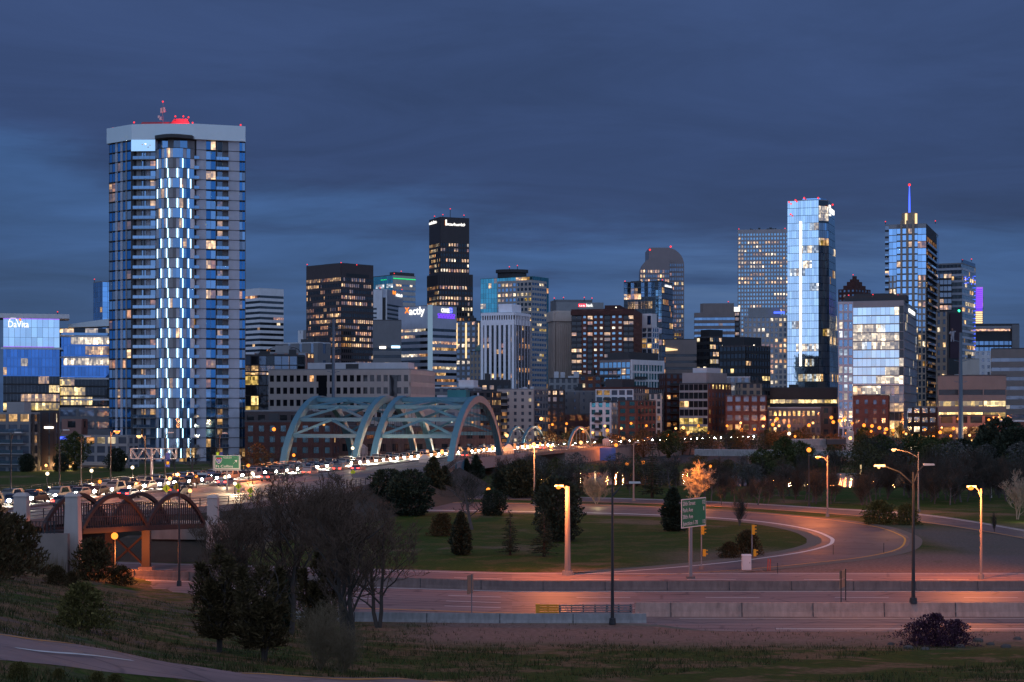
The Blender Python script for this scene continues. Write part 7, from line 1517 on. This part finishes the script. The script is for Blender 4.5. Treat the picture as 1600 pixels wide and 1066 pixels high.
# ---------------------------------------------------------------- signs
surf('sign_green', (.004, .140, .072), .45, .06, .5); surf('sign_face_white', (.60, .60, .60), .5, .05); surf('sign_back', (.25, .17, .12), .6, .2, .8); surf('sign_yellow', (.62, .33, .01), .5, .05); surf('sign_lime', (.42, .62, .02), .5, .05); surf('sign_navy', (.03, .06, .28), .5); surf('sign_redface', (.45, .03, .04), .5); surf('sign_black', (.01, .01, .01), .6); surf('signal_yellow', (.62, .30, .01), .45, .08)
MAT['sign_lime'].node_tree.nodes['Principled BSDF'].inputs['Emission Color'].default_value = (.4, .7, .02, 1); MAT['sign_lime'].node_tree.nodes['Principled BSDF'].inputs['Emission Strength'].default_value = 0.0
def panel(f, mb, u0, u1, z0, z1, o0, o1, mat, rad=0.0): f.box(mb, u0, u1, z0, z1, o0, o1, mat)
# big guide sign over the ramp
f = Face((gpx(1065, 170), 170), (gpx(1103, 174.6), 174.6), 0, 1); Wd = f.W; z1, z0 = zpx(780.5, 170), zpx(826, 170)
gs = thing('guide_sign', 'big green highway guide sign listing streets on a steel post', 'road sign', (gpx(1079, 171), 171, 0))
b = MB(); f.box(b, 0, Wd, z0, z1, -.05, 0, 'sign_face_white'); f.box(b, .1, Wd-.1, z0+.1, z1-.1, 0, .02, 'sign_green'); pn = b.build('panel', gs)
b = MB(); x = gpx(1079, 172.1); b.tube([(x, 172.1, 0), (x, 172.1, z1-.2)], .20, 'metal_grey', 10); b.box(x-.45, x+.45, 171.7, 172.5, 0, .25, 'barrier_concrete'); b.build('post', gs)
for k, (t_, m_, wd) in enumerate((('20th Street', '1/2', .50), ('Park Ave', '1', .40), ('38th Ave', '', .40), ('Junction I-70', '1 1/2', .60))):
    zb_ = z1-.27-.40-k*.68; lettering(t_, 'sign_face_white', pn, f.at(.22, zb_, .04), f.rz, Wd*wd, .42, depth=.01)
    if m_: lettering(m_, 'sign_face_white', pn, f.at(Wd*(.88 if len(m_) < 3 else .84), zb_, .04), f.rz, .16 if m_ == '1' else Wd*.10, .42, depth=.01)
# route sign on the viaduct
d = 262; f = Face((gpx(332.5, d), d), (gpx(376, d), d), 0, 1); z1, z0 = zpx(711.5, d), zpx(735.5, d)
rs = thing('route_sign', 'green interstate route sign with a shield and arrow on the viaduct', 'road sign', (gpx(354, d), d, DECK))
b = MB(); f.box(b, 0, f.W, z0, z1, -.08, -.02, 'metal_grey'); f.box(b, .32, f.W-.2, z0+.32, z1-.02, -.02, 0, 'sign_face_white'); f.box(b, .38, f.W-.26, z0+.38, z1-.08, 0, .02, 'sign_green'); pn = b.build('panel', rs)
b = MB(); b.tube([(gpx(354.5, d), d+.15, DECK-3), (gpx(354.5, d), d+.15, z1)], .12, 'metal_grey', 8); b.build('post', rs)
b = MB(); sx_, sz_ = .95, z1-.72
def poly_f(mb, pts, off, mat): mb.poly([f.at(u, z_, off) for u, z_ in pts], mat)
sh = [(-.38, .30), (.38, .30), (.46, .0), (.30, -.36), (0, -.56), (-.30, -.36), (-.46, .0)]
for k_, mt, off in ((1.12, 'sign_face_white', .028), (1.0, 'sign_navy', .036)): poly_f(b, [(sx_+u*k_, sz_+v*k_) for u, v in reversed(sh)], off, mt)
poly_f(b, [(sx_-.38, sz_+.12), (sx_+.38, sz_+.12), (sx_+.36, sz_+.34), (sx_-.36, sz_+.34)], .044, 'sign_redface'); shd = b.build('shield', rs)
lettering('25', 'sign_face_white', shd, f.at(sx_-.26, sz_-.30, .05), f.rz, .52, .36, depth=.01)
lettering('NORTH', 'sign_face_white', pn, f.at(1.62, z1-.52, .03), f.rz, 1.35, .28, depth=.01); lettering('Ft Collins', 'sign_face_white', pn, f.at(.52, z0+.50, .03), f.rz, 2.65, .40, depth=.01)
b = MB(); ax, az = f.W-.85, z1-1.10; b.bar(f.at(ax-.28, az-.22, .04), f.at(ax+.12, az+.18, .04), .13, .02, 'sign_face_white'); poly_f(b, [(ax+.30, az+.36), (ax-.10, az+.30), (ax+.24, az-.04)], .05, 'sign_face_white'); b.build('arrow', rs)
for px, mt, lb in ((340, 'sign_lime', 'tiny green sign plate on the post over the route sign'), (346, 'sign_navy', 'tiny blue banner sign over the route sign')):
    b = MB(); x = gpx(px, 298); r = thing('small_sign', lb, 'road sign', (x, 298, DECK)); b.tube([(x+.1, 298.2, DECK), (x+.1, 298.2, zpx(706, 298))], .05, 'metal_dark', 6); b.build('post', r); b = MB(); b.box(x-.25, x+.25, 298, 298.05, zpx(713, 298), zpx(706.5, 298), mt); b.build('plate', r)
# half hidden green sign behind the clump
d = 176; f = Face((gpx(350, d), d), (gpx(383, d), d-.6), 0, 1); z1, z0 = zpx(842, d), zpx(860, d); r = thing('exit_sign', 'small green highway sign half hidden by the near clump', 'road sign', (gpx(366, d), d, 0)); b = MB(); f.box(b, 0, f.W, z0, z1, -.05, 0, 'sign_face_white'); f.box(b, .06, f.W-.06, z0+.06, z1-.06, 0, .02, 'sign_green'); b.build('panel', r); b = MB(); b.tube([(gpx(366, d), d+.2, 0), (gpx(366, d), d+.2, z1)], .09, 'metal_grey', 8); b.build('post', r)
# gantry truss seen from behind with banner
d = 282; r = thing('sign_gantry', 'pale steel truss gantry seen from behind at the tower foot', 'gantry', (gpx(236, d), d, DECK)); x0, x1 = gpx(204, d), gpx(274.5, d); za, zb_ = zpx(717, d), zpx(701, d); b = MB()
for y in (d, d+.9):
    for z_ in (za, zb_): b.bar((x0, y, z_), (x1, y, z_), .12, .12, 'metal_pale')
    for k in range(7): xa, xb = x0+(x1-x0)*k/7, x0+(x1-x0)*(k+1)/7; b.bar((xa, y, za if k % 2 else zb_), (xb, y, zb_ if k % 2 else za), .09, .09, 'metal_pale')
    for k in (0, 7): xa = x0+(x1-x0)*k/7; b.bar((xa, y, za), (xa, y, zb_), .12, .12, 'metal_pale')
b.build('truss', r); b = MB(); xp = gpx(236.5, d); b.tube([(xp, d+.4, DECK), (xp, d+.4, zb_)], .22, 'metal_pale', 10); b.build('post', r)
d = 276; r = thing('banner', 'blue banner with two panels on a post right of the truss', 'banner', (gpx(258, d), d, DECK)); b = MB(); b.box(gpx(258.5, d), gpx(265.5, d), d, d+.05, zpx(718.5, d), zpx(708, d), 'sign_navy'); b.box(gpx(258.5, d), gpx(265.5, d), d, d+.05, zpx(730, d), zpx(720, d), 'sign_navy'); b.box(gpx(259.5, d), gpx(264.5, d), d-.03, d-.005, zpx(726, d), zpx(721, d), 'sign_yellow'); b.build('cloth', r); b = MB(); b.tube([(gpx(258, d), d, DECK), (gpx(258, d), d, zpx(706, d))], .06, 'metal_dark', 6); b.build('post', r)
# diamond warning signs
def diamond(label, px, py, d, s, mat, z0, plaque=True, sym='person', tilt=0.0):
    x = gpx(px, d); z = zpx(py, d); r = thing('warning_sign', label, 'road sign', (x, d, z0), group='diamond warning signs'); b = MB(); b.tube([(x, d+.06, z0), (x, d+.06, z+s*.6)], .045, 'metal_grey', 6); b.build('post', r)
    w_ = s*math.cos(tilt); b = MB(); b.v = [(x-w_, d, z), (x, d-.01, z-s), (x+w_, d, z), (x, d-.01, z+s), (x-w_, d+.03, z), (x, d+.03, z-s), (x+w_, d+.03, z), (x, d+.03, z+s)]; b.mi(mat)
    b.f = [(0, 1, 2, 3), (7, 6, 5, 4), (0, 4, 5, 1), (1, 5, 6, 2), (2, 6, 7, 3), (3, 7, 4, 0)]; b.m = [0]*6; pl = b.build('plate', r); b = MB()
    if sym == 'person':
        b.tube([(x, d-.02, z+.25*s), (x+.02*s, d-.02, z-.15*s)], .10*s, 'sign_black', 6); b.tube([(x+.02*s, d-.02, z-.15*s), (x-.15*s, d-.02, z-.5*s)], .06*s, 'sign_black', 5); b.tube([(x+.02*s, d-.02, z-.15*s), (x+.2*s, d-.02, z-.48*s)], .06*s, 'sign_black', 5); b.ball((x, d-.02, z+.42*s), .12*s, 'sign_black', 8, 5)
    else:
        for k in (-1, 1): b.poly([(x-.16*s, d-.015, z+k*.18*s), (x+.16*s, d-.015, z+k*.18*s), (x, d-.015, z+k*.55*s)][::k], 'sign_black'); b.box(x-.05*s, x+.05*s, d-.016, d-.012, z-.2*s, z+.2*s, 'sign_black')
    b.build('symbol', pl)
    if plaque: b = MB(); b.box(x-.42*s, x+.42*s, d, d+.03, z-1.75*s, z-1.15*s, mat); b.build('plaque', r)
    return r
diamond('lime yellow diamond sign leftmost, above the second footbridge arch', 260, 763.5, 225, .58, 'sign_lime', DECK-2, False); diamond('orange yellow diamond sign right of the leftmost lime one', 276, 761, 205, .55, 'sign_yellow', DECK-2, False, tilt=.5)
diamond('lime diamond sign with plaque beside the white globe lamp', 372.5, 760, 250, .52, 'sign_lime', DECK-3); diamond('lime diamond sign with plaque, nearest to the clump twigs', 391, 767, 240, .50, 'sign_lime', DECK-4); diamond('lime diamond sign with plaque below the white star lamp', 551.5, 738, 330, .55, 'sign_lime', DECK-4); diamond('lime diamond sign turned sideways at the near kerb', 622, 740.5, 350, .5, 'sign_lime', DECK-4, False, tilt=.7); diamond('orange yellow diamond sign with two arrows and plaque', 579, 759.5, 300, .95, 'sign_yellow', 0, True, 'arrows', .3)
# seen from behind or from the side
d = 150.6; r = thing('sign_back_panel', 'orange lit back of a road sign on two posts by the tall barrier', 'road sign', (gpx(1320, d), d, 0)); b = MB()
f = Face((gpx(1312, d), d), (gpx(1328, d), d+2.0), 0, 1); f.box(b, 0, f.W, zpx(905.5, d), zpx(893, d), -.03, .03, 'sign_back'); f.box(b, 0, f.W*.95, zpx(920, d), zpx(907, d), -.03, .03, 'sign_back'); b.build('panel', r); b = MB()
for u in (f.W*.12, f.W*.92): p = f.at(u, 0, .06); b.tube([(p.x, p.y, 0), (p.x, p.y, zpx(892, d))], .05, 'metal_dark', 6)
b.build('post', r)
d = 138.2; r = thing('brown_sign', 'rusty brown road sign seen from its side on a thin post', 'road sign', (gpx(734, d), d, 0)); b = MB(); f = Face((gpx(730.5, d), d), (gpx(738.5, d), d+1.3), 0, 1); f.box(b, 0, f.W, zpx(929, d), zpx(899.5, d), -.03, .03, 'sign_back'); b.build('panel', r); b = MB(); b.tube([(gpx(736.5, d), d+.8, 0), (gpx(736.5, d), d+.8, zpx(899, d))], .05, 'metal_grey', 6); b.build('post', r)
# ramp meter signals and cabinet
for px, pbase, lb in ((1096, 890, 'ramp signal with two yellow heads behind the guide sign post'), (1175, 872, 'ramp signal with two yellow heads above the white cabinet')):
    d = ground_d(pbase); x = gpx(px, d); r = thing('traffic_signal', lb, 'traffic signal', (x, d, 0), group='ramp signals'); b = MB(); b.tube([(x, d, 0), (x, d, zpx(822, d))], .07, 'metal_grey', 8); b.box(x-.25, x+.25, d-.25, d+.25, 0, .35, 'barrier_concrete'); b.build('pole', r)
    for dx_, ya, yb in ((.10, 820, 835), (.28, 858, 869)):
        b = MB(); z0, z1 = zpx(yb, d), zpx(ya, d); b.box(x+dx_-.16, x+dx_+.16, d-.45, d-.14, z0, z1, 'signal_yellow'); hd = b.build('signal_head', r); b = MB(); n_ = 3 if yb-ya > 13 else 2
        for k in range(n_): zc_ = z0+(z1-z0)*(k+.5)/n_; b.box(x+dx_+.16, x+dx_+.38, d-.40, d-.18, zc_+.02, zc_+.12, 'signal_yellow'); b.box(x+dx_+.161, x+dx_+.175, d-.38, d-.2, zc_-.12, zc_+.10, 'sign_black')
        b.build('visor', hd)
surf('cabinet_white', (.52, .52, .55), .5, .1, .8)
d = ground_d(892); r = thing('control_cabinet', 'white metal control cabinet on a concrete pad beside the ramp', 'cabinet', (gpx(1167, d), d, 0)); x0, x1 = gpx(1160, d), gpx(1174, d); b = MB(); b.box(x0, x1, d, d+.7, .1, 1.62, 'cabinet_white'); b.prism([(x0-.04, d-.04), (x1+.04, d-.04), (x1+.04, d+.74), (x0-.04, d+.74)], 1.62, 1.76, 'cabinet_white', [(x0, d+.1), (x1, d+.1), (x1, d+.7), (x0, d+.7)]); b.build('body', r); b = MB(); b.box(x0+.08, x1-.08, d-.02, d-.002, .2, 1.5, 'cabinet_white'); b.box(x1-.2, x1-.16, d-.04, d-.02, .8, .95, 'metal_dark'); b.build('door', r); b = MB(); b.box(x0-.3, x1+1.2, d-.3, d+.9, 0, .1, 'barrier_concrete'); b.build('pad', r)
surf('marker_red', (.40, .045, .03), .5)
for k, (px, lb) in enumerate(((1199.5, 'left red marker stake by the ramp'), (1203, 'right red marker stake by the ramp'))): b = MB(); x = gpx(px, 181); b.tube([(x, 181, 0), (x+.05, 181, 1.25)], .06, 'marker_red', 6); o = b.build('marker_stake'); tag(o, lb, 'stake', 'red marker stakes')
for k, (px, py, lb) in enumerate(((1302, 867, 'thin dark marker post by the ramp bend tip'), (1381, 864, 'thin dark marker post on the outer ramp edge'), (1215, 897, 'thin dark marker post right of the red stakes'))): d = ground_d(py); b = MB(); x = gpx(px, d); b.tube([(x, d, 0), (x, d, 1.2)], .04, 'metal_dark', 5); o = b.build('marker_post'); tag(o, lb, 'marker post', 'ramp marker posts')

# ---------------------------------------------------------------- cars
for nm, c in (('paint_silver', (.20, .21, .22)), ('paint_black', (.02, .02, .022)), ('paint_blue', (.04, .07, .16)), ('paint_red', (.22, .02, .02)), ('paint_grey', (.12, .125, .13)), ('paint_ivory', (.32, .31, .29))): surf(nm, c, .3, .04, .3, .3, spec=.6)
surf('tyre', (.02, .02, .02), .9); surf('hub', (.3, .3, .32), .4, metal=.6); emit('headlight_on', (1, .90, .70), 140); emit('tail_on', (1, .03, .02), 16)
CAR = {}
def car_parts(paint, van=False):
    if (paint, van) in CAR: return CAR[(paint, van)]
    hgt = 1.85 if van else 1.46; prof = [(-2.2, .30), (2.15, .30), (2.25, .55), (2.15, .80), (1.10, .95), (.35, hgt-.05), (-.2, hgt), (-1.3, hgt-.04), (-1.95, 1.02), (-2.25, .92), (-2.28, .5)] if not van else [(-2.2, .35), (2.2, .35), (2.3, .6), (2.2, .95), (1.45, 1.10), (.8, hgt-.05), (.3, hgt), (-1.95, hgt-.03), (-2.2, 1.1), (-2.3, .95), (-2.3, .55)]
    def side(y, tuck): return [(x, y*(1-.18*max(0, (z-.9)))*tuck, z) for x, z in prof]
    b = MB(); n_ = len(prof); L_, R_ = side(.9, 1), side(-.9, 1); b.v = L_+R_; b.mi(paint); b.f = [tuple(range(n_)), tuple(range(2*n_-1, n_-1, -1))]; b.m = [0, 0]
    for i in range(n_): j = (i+1) % n_; b.f.append((j, i, n_+i, n_+j)); b.m.append(0)
    body = b.mesh('body'); b = MB(); zt_, zb_ = hgt-.12, 1.0
    for s in (1, -1):
        yy = lambda z: s*(.9*(1-.18*max(0, z-.9))+.008); P_ = [(.85, yy(zb_), zb_), (.30, yy(zt_), zt_), (-1.2, yy(zt_), zt_), (-1.75, yy(zb_+.05), zb_+.05)]; b.poly(P_ if s < 0 else P_[::-1], 'glass_black')
    xs = (1.12, .40) if not van else (1.48, .84); b.poly([(xs[0]-.03, -.78, .985), (xs[0]-.03, .78, .985), (xs[1]+.03, .72, hgt-.08), (xs[1]+.03, -.72, hgt-.08)], 'glass_black'); b.poly([(-1.96, .74, 1.06), (-1.96, -.74, 1.06), (-1.36 if not van else -2.0, -.7, hgt-.1), (-1.36 if not van else -2.0, .7, hgt-.1)], 'glass_black')
    b.v = [(x+(.015 if i >= 8 and i < 12 else -.02 if i >= 12 else 0), y, z+(.01 if i >= 8 else 0)) for i, (x, y, z) in enumerate(b.v)]; win = b.mesh('windows')
    b = MB(); b.tube([(0, -.10, 0), (0, .10, 0)], .33, 'tyre', 14); b.tube([(0, -.115, 0), (0, .115, 0)], .19, 'hub', 10); wh = b.mesh('wheel')
    b = MB(); b.ball((0, 0, 0), .27, 'headlight_on', 8, 6, .8); hl = b.mesh('headlight'); b = MB(); b.box(-.05, .05, -.20, .20, -.09, .09, 'tail_on'); tl = b.mesh('tail_light')
    CAR[(paint, van)] = (body, win, wh, hl, tl, hgt); return CAR[(paint, van)]
PAINTS = ('paint_silver', 'paint_black', 'paint_grey', 'paint_blue', 'paint_ivory', 'paint_red')
def car(label, x, y, z, head, group, detail=2, spot=0, paint=None, van=False, front=True, rear=True):
    paint = paint or rng.choice(PAINTS); body, win, wh, hl, tl, hgt = car_parts(paint, van); r = thing('car', label, 'car', (x, y, z), head, group); link('body', body, r)
    if detail > 0: link('windows', win, r)
    if detail > 1:
        for wx in (1.35, -1.4):
            for wy in (.78, -.78): o = link('wheel', wh, r); o.location = (wx, wy, .33)
    if front:
        for wy in (.62, -.62): o = link('headlight', hl, r); o.location = (2.18, wy, .68)
    if rear:
        for wy in (.62, -.62): o = link('tail_light', tl, r); o.location = (-2.28, wy, .80)
    if spot:
        l = bpy.data.lights.new('headlight_beam', 'SPOT'); l.energy = spot; l.color = (1, .86, .62); l.spot_size = R(70); l.spot_blend = .8; l.shadow_soft_size = .2; o = bpy.data.objects.new('headlight_beam', l); col.objects.link(o); o.parent = r; o.location = (2.5, 0, .8); o.rotation_euler = (0, R(-80), 0)
    return r
# the queue of oncoming headlights and departing tail lights on the viaduct
def along(k):
    ln = sp_side(k); o = [0.0]
    for a, c in zip(ln, ln[1:]): o.append(o[-1]+(c-a).length)
    return ln, o
def at_s(ln, cum, s):
    i = max(0, min(len(cum)-2, next((i for i in range(len(cum)-1) if cum[i+1] >= s), len(cum)-2))); t = (s-cum[i])/(cum[i+1]-cum[i]); return ln[i].lerp(ln[i+1], t), (ln[i+1]-ln[i]).normalized()
ZN = ((0, 235, 'at the left edge'), (235, 300, 'beside the tall tower'), (300, 400, 'left of the big arches'), (400, 480, 'under the big arches'), (480, 580, 'by the small arches'), (580, 2000, 'at the far right end'))
cnt = 0
for lane_k, gap, towards, nm in ((-2.4, 6.3, True, 'outer'), (1.2, 6.3, True, 'inner'), (9.5, 21, False, 'near'), (12.6, 90, False, 'nearest')):
    ln, cum = along(lane_k); s = 12+rng.uniform(0, 6)
    while s < cum[-1]-110:
        p, t_ = at_s(ln, cum, s); s += gap*rng.uniform(.9, 1.12); d = t_ if not towards else -t_; cnt += 1
        if p.y > (340 if lane_k < 10 else 560) and not towards: continue
        zn = next(z_[2] for z_ in ZN if z_[0] <= p.y < z_[1])
        car((f'car with glowing headlights in the {nm} oncoming lane {zn}' if towards else f'departing car with red tail lights in the {nm} lane {zn}'), p.x, p.y, DECK, math.atan2(d.y, d.x), 'cars queuing on the viaduct', 2 if p.y < 300 else 1 if p.y < 450 else 0, 26000 if towards and cnt % 3 == 0 else 0, rng.choice(('paint_black', 'paint_black', 'paint_grey', 'paint_blue', 'paint_silver')), rng.random() < .35, towards, not towards)
